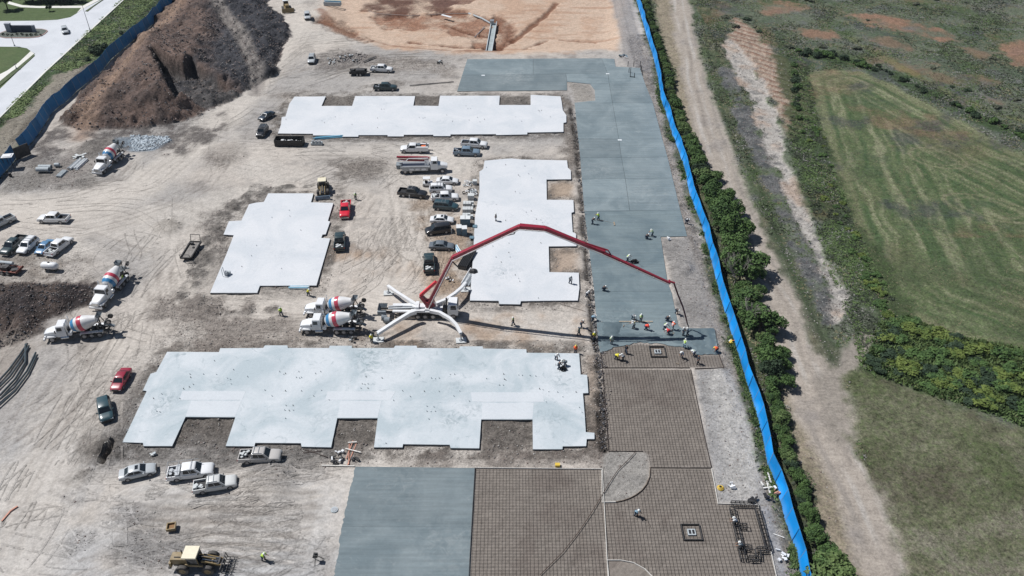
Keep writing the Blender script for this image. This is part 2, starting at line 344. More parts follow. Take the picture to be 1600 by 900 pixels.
# bottom-left yard is greyer; warm ochre dirt in the middle yard
S, m, d = region([(-20,690),(150,700),(180,760),(540,740),(530,920),(-20,920)], 4, 3); blend(S, m*sstep(-1.1, .1, n_mid[S]), al(206, 206, 206), 0.75)
S, m, d = region([(520,400),(660,395),(740,480),(900,480),(930,545),(560,545),(520,470)], 3, 3); blend(S, m*sstep(-0.4, 0.8, n_mid[S]), al(192, 166, 142), 0.7)
S, m, d = region([(630,310),(742,290),(735,470),(640,460)], 3, 2); blend(S, m*sstep(-0.2, 0.9, n_mid[S]), al(205, 180, 155), 0.6)
S, m, d = region([(857,285),(895,285),(897,310),(857,310)], 1, .6); blend(S, m, al(184,162,140), 0.8)
S, m, d = region([(862,388),(900,388),(904,424),(862,424)], 1, .6); blend(S, m, al(188,166,146), 0.8)
S, m, d = region([(912,552),(935,552),(945,700),(918,700)], 1, .6); blend(S, m, al(178,158,140), 0.7)
# dark disturbed earth round the slabs
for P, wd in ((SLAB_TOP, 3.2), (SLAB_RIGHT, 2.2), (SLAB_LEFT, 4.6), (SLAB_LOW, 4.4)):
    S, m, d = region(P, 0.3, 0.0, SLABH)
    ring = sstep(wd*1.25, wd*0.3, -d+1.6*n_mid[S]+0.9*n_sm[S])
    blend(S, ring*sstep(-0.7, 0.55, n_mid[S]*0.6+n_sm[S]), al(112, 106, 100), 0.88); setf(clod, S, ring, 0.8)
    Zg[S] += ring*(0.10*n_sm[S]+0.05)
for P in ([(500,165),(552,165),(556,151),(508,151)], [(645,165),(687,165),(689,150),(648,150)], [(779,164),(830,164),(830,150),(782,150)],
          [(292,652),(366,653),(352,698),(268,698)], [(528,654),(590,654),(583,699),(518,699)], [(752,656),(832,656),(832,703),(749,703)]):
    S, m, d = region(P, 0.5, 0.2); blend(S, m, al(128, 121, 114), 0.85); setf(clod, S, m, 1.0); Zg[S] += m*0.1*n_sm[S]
for P, c, a in (([(310,340),(395,305),(330,470),(288,470),(285,440)], (122,115,110), .75), ([(120,560),(235,540),(190,700),(130,720)], (150,144,138), .7),
             ([(150,690),(540,700),(545,728),(440,745),(380,735),(200,720),(150,740)], (142,138,134), .85),
             ([(545,700),(940,700),(940,729),(545,727)], (146,136,128), .8), ([(330,480),(600,520),(585,545),(330,545),(240,540),(260,500)], (168,158,148), .7),
             ([(440,150),(455,150),(430,210),(420,210)], (130,120,110), .8), ([(870,150),(897,162),(905,225),(903,260),(885,250),(888,180)], (140,130,120), .7),
             ([(540,80),(700,95),(714,105),(700,118),(560,100)], (165,155,146), .6), ([(150,205),(330,175),(340,190),(290,235),(160,240)], (138,134,132), .7),
             ([(0,395),(130,390),(150,440),(0,445)], (165,155,145), .5), ([(0,260),(90,240),(150,260),(90,300),(0,305)], (150,146,142), .6),
             ([(495,86),(545,75),(600,95),(560,110),(500,108)], (150,143,138), .8), ([(320,225),(365,225),(370,255),(330,262)], (160,150,140), .7),
             ([(205,815),(300,810),(305,840),(225,845)], (158,155,153), .9), ([(395,730),(440,733),(435,757),(390,770)], (172,168,164), .9)):
    S, m, d = region(P, 2, 1.6); blend(S, m*sstep(-0.9, 0.5, n_mid[S]+0.5*n_sm[S]), al(*c), a); setf(clod, S, m, 0.9)
for (px, py, r, h, c) in ((262,355,3.0,0.4,(135,128,120)),(345,240,5.5,0.5,(160,152,145)),(1065,418,2.3,0.5,(128,128,128)),(410,752,5,0.7,(176,172,168)),(262,828,6,-0.35,(158,155,153)),
                          (575,262,6,0.2,(150,142,135)),(165,700,3.5,0.5,(130,125,120)),(95,265,7,0.1,(160,152,146)),(150,232,5,0.9,(120,115,110))):
    g = G(px, py); S = sl(g.x-2*r, g.x+2*r, g.y-2*r, g.y+2*r)
    q = np.hypot(GX[S]-g.x, GY[S]-g.y)+n_mid[S]*r*0.25
    m = sstep(r*1.15, r*0.45, q); Zg[S] += h*m; blend(S, m, al(*c), 0.75); setf(clod, S, m, 0.9)
g = G(168, 706); S = sl(g.x-3, g.x+3, g.y-4, g.y+4); q = np.hypot((GX[S]-g.x)/.6, (GY[S]-g.y)/2.2); m = sstep(1.15, .8, q); Zg[S] -= 1.9*m; blend(S, m, al(90, 84, 80), .9)
# narrow trench beside the paving, dark crumbly edge
S, m, a, l = strip([(893,170),(903,225),(908,300),(913,360),(919,420),(926,500),(932,545),(938,590),(941,640),(945,700)], 0.55, 0.25, 0.3)
m = m*sstep(-.9, .0, n_sm[S]+.4*n_mid[S]); blend(S, m, al(70, 65, 62), 0.9); setf(clod, S, m, 1); Zg[S] -= 0.6*m
S, m, a, l = strip([(897,170),(908,225),(913,300),(918,360),(924,420),(931,500),(937,545)], 0.35, 0.25, 0.2); blend(S, m, al(196, 192, 188), 0.8)
# strip between paving and right fence, gravel islands
S, m, a, l = strip([(995,60),(1012,110),(1025,160),(1040,217),(1056,275),(1070,330),(1082,370),(1104,440),(1125,500),(1140,550),(1158,610),(1175,680),(1195,760),(1215,850),(1232,910)], [3.2]*4+[1.6]*4+[2.2]*7, 0.6, 0.5)
blend(S, m, al(176, 168, 160), 0.85); blend(S, m*sstep(0.0, 0.8, n_sm[S]), al(128, 122, 116), 0.7); setf(clod, S, m, 1.0); Zg[S] += m*0.12*n_sm[S]
for P, c in (([(1035,372),(1075,371),(1098,440),(1118,513),(1066,512),(1048,440)], (166,162,158)), ([(1086,577),(1140,577),(1165,640),(1188,720),(1200,790),(1122,786),(1103,680)], (186,184,182)),
             ([(1186,792),(1203,792),(1235,905),(1215,905)], (176,176,178)), (ISLAND_N, (178,174,168)), (ISLAND_S, (192,186,178)), ([(895,141),(886,129),(922,133),(929,157),(897,160)], (178,172,164))):
    S, m, d = region(P, 0.5, 0.25); blend(S, m, al(*c), 0.95); blend(S, m*sstep(0.1, 0.9, n_mid[S]), al(140, 137, 134), 0.5); setf(clod, S, m, 0.6)
S, m, a, l = strip([(1120,590),(1140,640),(1155,700),(1160,760)], [1.2,1.8,2.2,2.0], 1, 0.6); blend(S, m, al(208, 204, 198), 0.8)
# subgrade under the reinforcing mats
for P in (MAT_A, MAT_B, MAT_C, MAT_D):
    S, m, d = region(P, 0.12, 0.0); blend(S, m, al(150, 142, 134)); setf(clod, S, m, 0.15); Zg[S] *= (1-m)
    blend(S, m*sstep(0.25, 1.1, n_mid[S]+0.4*n_big[S]), al(170, 161, 151), 0.7); blend(S, m*sstep(0.2, 1.0, -n_mid[S]), al(130, 120, 113), 0.6)
for P in PAVE_PANELS+FRESH+[POUR]+SOUTH_PAVE+[SLAB_TOP, SLAB_RIGHT, SLAB_LEFT, SLAB_LOW]:
    S, m, d = region(P, 0.8, 0); Zg[S] *= (1-m)
# haul roads and tyre ruts
ROUTES = [[(-40,322),(120,318),(230,290),(310,215),(370,160),(410,110),(440,60),(480,20)], [(-40,330),(180,345),(280,380),(300,470),(420,492),(620,470)],
          [(250,470),(180,560),(110,660),(60,760),(20,900)], [(280,300),(250,400),(230,480),(120,620),(20,720)], [(300,230),(420,240),(560,235),(700,245)],
          [(560,240),(600,330),(590,440),(480,500),(340,495)], [(30,760),(200,790),(420,800),(530,790)], [(60,880),(250,850),(520,850)], [(390,130),(470,75),(600,60)],
          [(400,140),(560,100),(720,98)], [(620,270),(640,400),(600,450)], [(200,790),(360,770),(540,745)]]
for R, w, a in ((ROUTES[0], 5, .75), (ROUTES[1], 5, .55), (ROUTES[2], 4.5, .6), (ROUTES[4], 3.5, .4), (ROUTES[8], 4, .6), (ROUTES[10], 5, .5), (ROUTES[6], 5, .4)):
    S, m, q, l = strip(R, w, 2.5, 1.5); blend(S, m, al(221, 213, 203), a); clod[S] *= (1-0.6*m)
rs = random.Random(5)
for k in range(210):
    R = GP(ROUTES[rs.randrange(len(ROUTES))]); i0 = rs.uniform(0, 0.6); off = rs.gauss(0, 4.5); cur = rs.gauss(0, 2.5)
    pts = []
    cum = [0]
    for p, q in zip(R, R[1:]): cum.append(cum[-1]+math.dist(p, q))
    T = cum[-1]; a0 = i0*T; a1 = min(T, a0+rs.uniform(18, 60)); n = max(4, int((a1-a0)/3))
    for i in range(n+1):
        s_ = a0+(a1-a0)*i/n; x = np.interp(s_, cum, [p[0] for p in R]); y = np.interp(s_, cum, [p[1] for p in R])
        x2 = np.interp(min(s_+4, T), cum, [p[0] for p in R]); y2 = np.interp(min(s_+4, T), cum, [p[1] for p in R])
        if x2 == x and y2 == y: continue
        t = math.atan2(y2-y, x2-x)+math.pi/2; o = off+cur*math.sin(i/n*3); pts.append((x+math.cos(t)*o, y+math.sin(t)*o, t))
    dark = rs.random() < 0.62; amt = rs.uniform(0.15, 0.45)
    for sgn in (-0.95, 0.95):
        L2 = [(x+math.cos(t)*sgn, y+math.sin(t)*sgn) for x, y, t in pts]
        if len(L2) < 2: continue
        X = [p[0] for p in L2]; Y = [p[1] for p in L2]; S = sl(min(X)-1, max(X)+1, min(Y)-1, max(Y)+1)
        d, _, _ = ldist(L2, GX[S], GY[S]); m = sstep(0.34, 0.08, d)*sstep(-1.0, 0.4, n_mid[S])
        blend(S, m, al(140, 132, 125) if dark else al(222, 214, 204), amt); Zg[S] -= 0.02*m
# brown pile, lower left; crushed rock bed by the truck
S, m, d = region([(-60,450),(90,440),(150,443),(150,475),(72,498),(60,520),(20,540),(-60,560)], 1, 1.2)
h = np.clip(d, 0, 3)*0.45*np.clip(0.7+0.5*n_mid[S], 0.2, 2); Zg[S] += m*(h+0.35*n_sm[S]); blend(S, m, al(104, 92, 86)); setf(clod, S, m, 1)
blend(S, m*sstep(0.0, 0.7, n_mid[S]), al(74, 68, 68), 0.9); blend(S, m*sstep(0.3, 1.0, -n_mid[S]+n_sm[S]*.5), al(150, 138, 130), 0.6)
S, m, d = region([(90,450),(150,443),(148,470),(105,492)], 1, 1); blend(S, m, al(58, 54, 56), 0.8)
S, m, d = region([(-60,520),(50,525),(60,545),(20,590),(-60,640)], 2, 1.5); blend(S, m, al(176, 166, 156), 0.7)
S, m, d = region([(178,214),(262,212),(270,222),(240,236),(205,238),(180,228)], 0.5, 0.5); blend(S, m, al(150, 164, 176), 0.95)
# ---- big spoil mound
MOUND = [(292,-50),(262,10),(232,48),(196,80),(168,108),(140,138),(112,170),(100,190),(118,203),(205,203),(290,190),(338,168),(372,154),(402,130),(428,118),(440,92),(452,60),(446,30),(420,10),(430,-50)]
S, mM, dM = region(MOUND, 0.5, 1.2)
h = 6.2*(1-np.exp(-np.clip(dM+1.2*n_mid[S], 0, 60)/9.0))
RIDGE = GP([(222,40),(232,66),(238,88),(251,116),(266,136)], 7.5)
cx = RIDGE[1:]+GP([(290,166),(330,172),(372,158),(392,142)], 0.8)+GP([(350,126),(318,112),(300,98)], 2.5)+GP([(286,90),(262,84)], 6.0); dc = sdist(cx, GX[S], GY[S])
rdist, _, _ = ldist(RIDGE, GX[S], GY[S]); h = h+2.6*np.exp(-(rdist/6.5)**2)*sstep(0, 8, dM)
cut = sstep(0.0, 1.3, dc+0.5*n_mid[S]+.3*n_sm[S])
h2 = np.minimum(h, 0.9+0.7*n_mid[S]+0.06*np.clip(dc, 0, 20)); h = h*(1-cut)+h2*cut
E0 = [(150,-60),(440,-60),(460,40),(450,110),(400,150),(345,125),(335,80),(345,0)]
RD = GP([(315,120),(330,60),(330,0),(340,-50),(460,-50),(470,60),(440,130),(395,165),(350,140)]); dr = sdist(RD, GX[S], GY[S])
low = sstep(-3, 5, dr+2*n_mid[S]); h = h*(1-low)+np.minimum(h, 3.0+0.6*n_mid[S]+0.8*n_big[S])*low
Zg[S] += mM*(h+0.6*n_mid[S]+0.35*n_sm[S]*1.5+0.7*n_big[S])
setf(clod, S, mM, 1)
blend(S, mM, al(134, 115, 106)); blend(S, mM*sstep(-.1, 0.7, n_mid[S]+.3*n_big[S]), al(102, 91, 87), 0.8); blend(S, mM*sstep(0.2, 1.0, -n_mid[S]+.5*n_sm[S]), al(156, 134, 122), 0.6)
blend(S, mM*low, al(86, 88, 94), 0.95); blend(S, mM*low*sstep(0.1, 0.9, n_mid[S]), al(66, 67, 73), 0.8)
blend(S, mM*cut, al(104, 103, 103), 0.9); blend(S, mM*cut*sstep(0, 0.8, n_mid[S]), al(74, 74, 80), 0.8)
S, m, q, l = strip(GP([(285,-10),(250,32),(225,62),(200,90),(165,125),(130,165),(118,190)], 4.0), 2.6, 2.2, 1.2, True); blend(S, m, al(176, 150, 131), 0.8)
S, m, q, l = strip(GP([(322,-40),(338,0),(352,22),(372,48),(388,75),(397,100),(396,124)], 3.6), 1.9, 0.9, 0.6, True)
blend(S, m, al(164, 157, 151), 0.9); blend(S, m*sstep(0.3, 1, np.cos(q*3.2)), al(124, 118, 115), 0.6); Zg[S] -= 0.3*m
# ---- red excavation
S, m, d = region([(520,-60),(1000,-60),(978,0),(975,60),(962,78),(800,84),(700,82),(600,76),(560,62),(520,40),(505,10)], 2, 1.5)
PITS = S; blend(S, m, al(220, 194, 172), 0.95); blend(S, m*sstep(-0.1, 0.9, n_mid[S]+.4*n_big[S]), al(206, 172, 147), 0.7); Zg[S] -= 1.2*sstep(0, 7, d)*m
blend(S, m*sstep(0.2, 1.0, n_st[S]), al(184, 144, 118), 0.6)
for P, c, a in (([(575,0),(620,-20),(720,-20),(700,8),(640,20),(590,18)], (112,80,70), .9), ([(580,20),(660,14),(730,10),(775,25),(778,70),(765,76),(700,40),(600,38)], (168,122,98), .75),
             ([(775,18),(800,25),(800,45),(782,72),(770,75)], (136,94,74), .85), ([(480,25),(540,30),(560,55),(600,65),(560,66),(520,50)], (150,122,104), .6), ([(640,-40),(700,-50),(760,-40),(740,0),(650,0)], (128,98,88), .7)):
    S, m, d = region(P, 1.5, 2.2); blend(S, m*sstep(-0.8, 0.6, n_mid[S]), al(*c), a); Zg[S] -= 0.7*m; setf(clod, S, m, 0.8)
for L in ([(568,10),(640,14),(730,12),(772,26)], [(500,30),(560,50),(590,62)], [(700,30),(740,45),(775,50)], [(640,60),(720,68),(780,66)], [(800,60),(850,20),(870,0)], [(820,70),(860,55),(930,60)]):
    S, m, q, l = strip(L, 0.6, 0.4, 0.7); blend(S, m, al(124, 82, 62), 0.8); Zg[S] -= 0.5*m
S, m, q, l = strip([(960,-50),(975,20),(985,60),(990,90),(1000,105)], [3.2,3.2,3.0,3.0,3], 1.2, 0.8); blend(S, m, al(166, 162, 160), 0.85)
blend(S, m*sstep(0.4, 1.2, np.cos(q*2.6)), al(142, 139, 138), 0.5)
# ------------------------------------------------------------------ right of the fence
FR = GP(FENCE_R); far = G(950, -300)
out = FR[::-1]+[(FR[0][0]*1.2, 900), (2500, 3000), (3400, -2500), (FR[-1][0]+15, -2500)]
# everything right of the fence line (and beyond the frame)
fx = np.interp(GY, [p[1] for p in FR[::-1]], [p[0] for p in FR[::-1]]); rt = sstep(-0.3, 0.3, GX-fx+0.4*n_sm)
blend(ALL, rt, al(118, 124, 108)); blend(ALL, rt*sstep(-0.3, 0.5, n_mid+.5*n_big), al(94, 106, 90), 0.8); blend(ALL, rt*sstep(0.1, 0.8, fbm(GX, GY, 9, 5, 91)), al(92, 106, 74), 0.7)
blend(ALL, rt*sstep(0.15, 0.9, fbm(GX, GY, 5, 4, 93)), al(122, 122, 126), 0.6)
setf(veg, ALL, rt, 0.7); setf(clod, ALL, rt, 0.7); Zg += rt*0.12*n_mid
# reddish bare patches, far right
for P, a in (([(1325,25),(1375,22),(1440,38),(1480,52),(1510,60),(1500,68),(1450,60),(1380,42),(1340,32)], .9), ([(1225,45),(1290,50),(1320,62),(1255,58)], .8), ([(1180,0),(1250,5),(1250,18),(1200,22)], .7),
             ([(1560,70),(1640,62),(1640,110),(1580,100)], .8), ([(1390,95),(1450,100),(1450,118),(1410,112)], .7), ([(1500,75),(1540,72),(1570,84),(1530,90)], .5), ([(1360,60),(1400,65),(1450,80),(1420,85)], .5),
             ([(1540,150),(1640,158),(1640,172),(1560,168)], .5), ([(1510,120),(1560,122),(1560,132),(1520,130)], .5)):
    S, m, d = region(P, 2, 3.0); blend(S, m*sstep(-0.9, 0.5, n_mid[S]), al(174, 134, 113), a*.9); veg[S] *= (1-m*.8)
# verge between hedge and track
S, m, q, l = strip([(1030,-50),(1046,60),(1064,130),(1085,200),(1112,290),(1145,360),(1180,440),(1212,520),(1238,620),(1262,700),(1298,790),(1335,900),(1360,980)], [3,3.5,4,4,4,4,4,4,5,5,5,5,5], 1, 1)
blend(S, m, al(176, 162, 144), 0.9); blend(S, m*sstep(0.1, 0.9, n_sm[S]+.5*n_mid[S]), al(138, 128, 112), 0.6); veg[S] *= 1-.6*m
# gravel track
TRK = [(1050,-60),(1062,0),(1070,56),(1083,112),(1098,169),(1116,225),(1134,275),(1158,340),(1178,387),(1200,430),(1228,475),(1248,531),(1268,584),(1297,660),(1317,700),(1357,775),(1398,900),(1428,990)]
S, m, q, l = strip(TRK, [3.2,3.2,3.2,3.3,3.7,3.8,3.8,3.9,4.0,4.1,4.3,4.6,5.0,4.8,4.5,4.2,4.0,4.0], 1.0, 0.7)
TS = S; blend(S, m, al(186, 176, 165)); veg[S] *= (1-m); setf(clod, S, m, .25)
blend(S, m*sstep(0.2, 1.0, n_mid[S]), al(156, 150, 146), 0.6)
w = q+0.5*fbm(l*0+1, l, 14, 2, 5)
for o, a, c in ((-1.6, .85, (203,197,190)), (0.9, .8, (200,194,187)), (-0.3, .6, (154,146,138)), (2.6, .5, (150,145,138)), (-3.2, .5, (152,146,140)), (3.6,.4,(186,180,172))):
    blend(S, m*sstep(0.62, 0.15, np.abs(w-o))*sstep(-0.8, 0.5, fbm(w, l*0.15, 1.5, 3, 12)), al(*c), a)
S, m, d = region([(1275,600),(1300,560),(1345,512),(1370,520),(1352,575),(1325,610),(1318,655),(1330,700),(1300,690)], 1, 0.6)
blend(S, m, al(166, 158, 148), 0.95); veg[S] *= (1-m); setf(clod, S, m, .3)
# grassy strips, grey scrub and the eroded white wash east of the track
S, m, q, l = strip([(1100,-40),(1108,20),(1122,90),(1140,160),(1162,225),(1180,275),(1202,330),(1222,387),(1242,430),(1262,475),(1285,530),(1300,560)], [3.4,3,3,3,2.2,2,2.0,2.2,2.2,2.0,2,1.5], .8, .9)
blend(S, m, al(92, 102, 80), 0.85); blend(S, m*sstep(-.1, .8, n_mid[S]), al(134, 130, 108), .8); blend(S, m*sstep(0.1, .8, np.cos(q*2.4)), al(70, 86, 60), .6); setf(clod, S, m, .8)
S, m, q, l = strip([(1135,110),(1152,160),(1170,200),(1190,240),(1208,285),(1225,330),(1250,387),(1272,430),(1288,475),(1298,505)], [2,2.4,2.4,2.2,2,1.8,1.9,1.9,1.8,1.2], .7, 1.0)
m = m*sstep(-1.1, .1, n_mid[S]+.6*n_sm[S]); blend(S, m, al(134, 133, 135), 0.9); blend(S, m*sstep(0.0, .6, n_sm[S]), al(92, 96, 98), .8); setf(veg, S, m, .15); setf(clod, S, m, 1); Zg[S] += m*.15*n_sm[S]
S, m, d = region([(1150,30),(1175,45),(1225,95),(1262,150),(1266,195),(1235,215),(1205,160),(1165,100),(1140,62)], 1.5, 1.5)
blend(S, m, al(194, 174, 158), .9); ang = 0.75; u = (GX[S]*math.sin(ang)+GY[S]*math.cos(ang))
blend(S, m*sstep(0.1, 0.8, np.cos(u*2.2+2.5*n_mid[S])+.4*n_sm[S]), al(138, 98, 78), 0.75); Zg[S] += m*.25*np.cos(u*2.2+2.5*n_mid[S]); veg[S] *= (1-m)
S, m, q, l = strip([(1140,65),(1155,92),(1180,135),(1195,170),(1205,210),(1214,250),(1230,275),(1240,314),(1259,351),(1277,389),(1299,426),(1314,467),(1303,505)], [1.5,3.2,3.2,3,2.6,2,1.5,1.7,1.9,1.7,1.8,1.6,.6], .6, 1.3)
blend(S, m, al(206, 200, 193), .95); blend(S, m*sstep(0.0, .9, n_mid[S]), al(198, 172, 152), .7); veg[S] *= (1-m); Zg[S] -= .4*m
blend(S, m*sstep(0.25, .8, n_sm[S]-.3*n_mid[S]), al(122, 122, 122), .7)
# hay field with mowing rings
FIELD = [(1258,114),(1300,108),(1345,112),(1395,132),(1440,158),(1500,190),(1560,222),(1660,270),(1700,640),(1600,556),(1540,545),(1460,520),(1400,490),(1375,455),(1345,390),(1315,310),(1290,235),(1272,165)]
S, m, d = region(FIELD, 1.0, 0.8)
FS = S; blend(S, m, al(116, 126, 94)); u = fbm(GX[S], GY[S], 12, 4, 41)
dl, _, _ = ldist(GP([(1700,290),(1560,222),(1440,158),(1395,132),(1345,112),(1300,108),(1262,120),(1272,165),(1290,235),(1315,310),(1345,390),(1375,455),(1420,498),(1700,600)][4:]), GX[S], GY[S]); dl2, _, _ = ldist(GP([(1700,290),(1560,222),(1440,158),(1345,112),(1300,108)]), GX[S], GY[S])
kk = sstep(-8, 8, dl2-dl); rr = np.where(kk > .5, dl, dl2)+1.0*u
stripe = np.cos(rr*2*math.pi/5.6)+0.6*np.cos(rr*2*math.pi/2.3)+1.5*fbm(rr, (GX[S]+GY[S])*0.10, 1.3, 4, 51, .75)
blend(S, m*sstep(0.15, 1.5, stripe), al(168, 166, 138), 0.75); blend(S, m*sstep(0.1, 1.4, -stripe), al(82, 106, 72), 0.7)
blend(S, m*sstep(0.1, 0.9, u), al(96, 108, 80), 0.7); blend(S, m*sstep(0.0, .9, fbm(GX[S], GY[S], 17, 4, 61)), al(132, 122, 98), .55); blend(S, m*sstep(0.1, .9, fbm(GX[S], GY[S], 9, 5, 63, .7)), al(86, 102, 80), .5)
blend(S, m*sstep(2.2, 0.6, np.abs(d-1.8)), al(156, 152, 124), .5)
setf(veg, S, m, .6); setf(clod, S, m, .8)
for (px, py, ra, rb) in ((1545,325,8.5,4.5), (1465,247,6,4.5), (1300,125,9,5)):
    g = G(px, py); S = sl(g.x-15, g.x+15, g.y-15, g.y+15); dx = (GX[S]-g.x); dy = (GY[S]-g.y)
    c_, s_ = math.cos(-.5), math.sin(-.5); e = np.hypot((dx*c_+dy*s_)/ra, (-dx*s_+dy*c_)/rb)
    blend(S, sstep(0.1, 0.03, np.abs(e-1))+0.6*sstep(0.1, .03, np.abs(e-.7)), al(162, 156, 130), .6)
# yellow-green line along the far hedge
S, m, q, l = strip([(1330,60),(1400,100),(1470,140),(1540,172),(1640,200)], 1.6, 1, 1); blend(S, m, al(134, 134, 84), .5)
S, m, q, l = strip([(1245,85),(1320,95),(1400,118),(1480,160),(1560,200),(1660,240)], 2.6, 1.2, 1); blend(S, m, al(72, 92, 58), .85)
S, m, q, l = strip([(1240,85),(1245,140),(1262,220),(1290,300),(1330,380),(1370,450),(1400,500)], [5,4,4,4.6,4.5,4,4], 1.2, 1.4); blend(S, m, al(74, 90, 60), .85)
# shrub belt and lower meadow
BELT = [(1375,505),(1420,495),(1500,525),(1660,560),(1660,690),(1560,650),(1460,618),(1380,590),(1345,575),(1360,540)]
S, m, d = region([(1325,600),(1345,575),(1460,618),(1660,690),(1760,1000),(1460,1000),(1405,860),(1370,760),(1335,670)], 1.2, 1.2)
blend(S, m, al(130, 130, 106), .95); blend(S, m*sstep(0.0, .8, n_mid[S]+.6*n_big[S]), al(106, 114, 82), .75); blend(S, m*sstep(0.2, .9, fbm(GX[S], GY[S], 3, 4, 98, .7)), al(152, 147, 130), .55); blend(S, m*sstep(.2, 1, n_st[S]), al(148, 142, 122), .6); blend(S, m*sstep(0.2, 1.0, fbm(GX[S], GY[S], 7, 4, 97)), al(104, 94, 84), .55)
setf(veg, S, m, .7); setf(clod, S, m, .9)
S, m, q, l = strip([(1420,850),(1500,838),(1640,800)], 1.4, .8, .8); blend(S, m, al(158, 152, 136), .6)
S, m, q, l = strip([(1430,830),(1460,860),(1520,900),(1600,880)], 1.4, .8, .8); blend(S, m, al(158, 152, 138), .5)
S, m, d = region(BELT, 1, 1.5); blend(S, m, al(72, 94, 58), .95)
# hedge soil
S, m, q, l = strip([((a[0]+9+0.012*a[1]*1.0), a[1]) for a in FENCE_R], 2.6, .8, .8); blend(S, m, al(72, 84, 58), .8); setf(veg, S, m, .8)
# ------------------------------------------------------------------ outside the left fence
FL = GP([(345,-60)]+FENCE_L1+FENCE_L2+[(-400,700)])
lx = np.interp(GY, [p[1] for p in FL[::-1]], [p[0] for p in FL[::-1]]); lf = sstep(0.3, -0.3, GX-lx)*(GY > 120)
blend(ALL, lf, al(92, 108, 80)); blend(ALL, lf*sstep(-0.2, .7, n_mid), al(72, 92, 62), .8); blend(ALL, lf*sstep(.3, 1.1, n_st), al(150, 142, 124), .5)
setf(veg, ALL, lf, .8); setf(clod, ALL, lf, .8); Zg += lf*.15*n_mid
S, m, d = region([(85,118),(140,102),(150,110),(118,140),(90,160),(50,205),(20,235),(-60,290),(-60,235),(10,195),(45,165),(55,150)], 1, 1.2)
m = m*lf[S]; blend(S, m, al(172, 163, 150), .9); veg[S] *= 1-m; blend(S, m*sstep(.3, 1, n_mid[S]), al(130, 124, 112), .6)
S, m, q, l = strip([(140,100),(115,125),(90,150),(55,180),(20,220)], .9, .4, .5); blend(S, m*lf[S], al(120, 112, 100), .7)
S, m, d = region([(-160,60),(-160,250),(0,185),(72,112),(192,0),(250,-60),(-160,-60)], .4, 0); blend(S, m, al(100, 116, 80), .95); setf(clod, S, m, .15); setf(veg, S, m, .25); Zg[S] *= 1-m
blend(S, m*sstep(0, 1, n_mid[S]), al(112, 122, 88), .5)
Zg[np.abs(GX) > 190] *= 0; Zg[(GY < 46) | (GY > 295)] *= 0
def zat(x, y):
    i = int(np.clip(np.searchsorted(xs, x)-1, 0, len(xs)-2)); j = int(np.clip(np.searchsorted(ys, y)-1, 0, len(ys)-2))
    return float(Zg[j, i])
S, m, q, l = strip([(486,291),(400,296),(352,335),(318,388),(298,432),(288,462),(305,484),(350,490),(420,484)], [.6,1.0,1.4,1.6,1.7,1.4,1.0,.8,.5], .9, 1.3); blend(S, m*sstep(-.9, .2, n_sm[S]), al(122, 117, 112), .75); setf(clod, S, m, 1); Zg[S] += m*.25*(.6+n_sm[S])
S, m, q, l = strip([(500,14),(520,40),(560,58),(620,70),(700,78),(775,80)], [1.2]*3+[.9]*3, .7, 1.0); blend(S, m, al(150, 110, 88), .7); Zg[S] += .2*m
# extra churned dark patches of the yard, and rusty mottling of the far scrub
def late(P, c, a, soft=2, wp=2.0, cl=.9):
    S, m, d = region(P, soft, wp); m = m*sstep(-0.7, 0.5, n_mid[S]+.6*n_sm[S]); blend(S, m, al(*c), a); setf(clod, S, m, cl)
for P, c, a in (([(0,385),(140,395),(150,425),(60,440),(0,440)], (150,140,130), .6), ([(60,205),(170,205),(300,195),(350,175),(345,215),(280,240),(160,238),(60,250)], (116,110,107), .85), ([(60,258),(150,262),(140,290),(0,300),(0,275)], (150,145,139), .7),
                ([(495,135),(630,130),(620,150),(450,150)], (160,152,144), .6), ([(520,255),(600,255),(600,285),(530,290)], (146,138,130), .7), ([(640,300),(720,310),(735,470),(690,470)], (182,160,138), .5), ([(240,470),(330,460),(420,480),(470,520),(320,548),(240,520)], (158,148,140), .6),
                ([(140,690),(180,690),(190,735),(160,770),(140,740)], (120,114,108), .8), ([(60,790),(150,770),(230,800),(120,850)], (182,180,179), .5)): late(P, c, a)
sc = (GX > 60) & (GY > 130); mk = rt*sc*(1-np.clip((veg < .5)*1.0, 0, 1)); blend(ALL, mk*sstep(.35, 1.0, fbm(GX, GY, 13, 5, 131, .6)), al(150, 122, 104), .6); blend(ALL, mk*sstep(.3, .9, fbm(GX, GY, 10, 5, 133, .65)), al(84, 84, 92), .6)
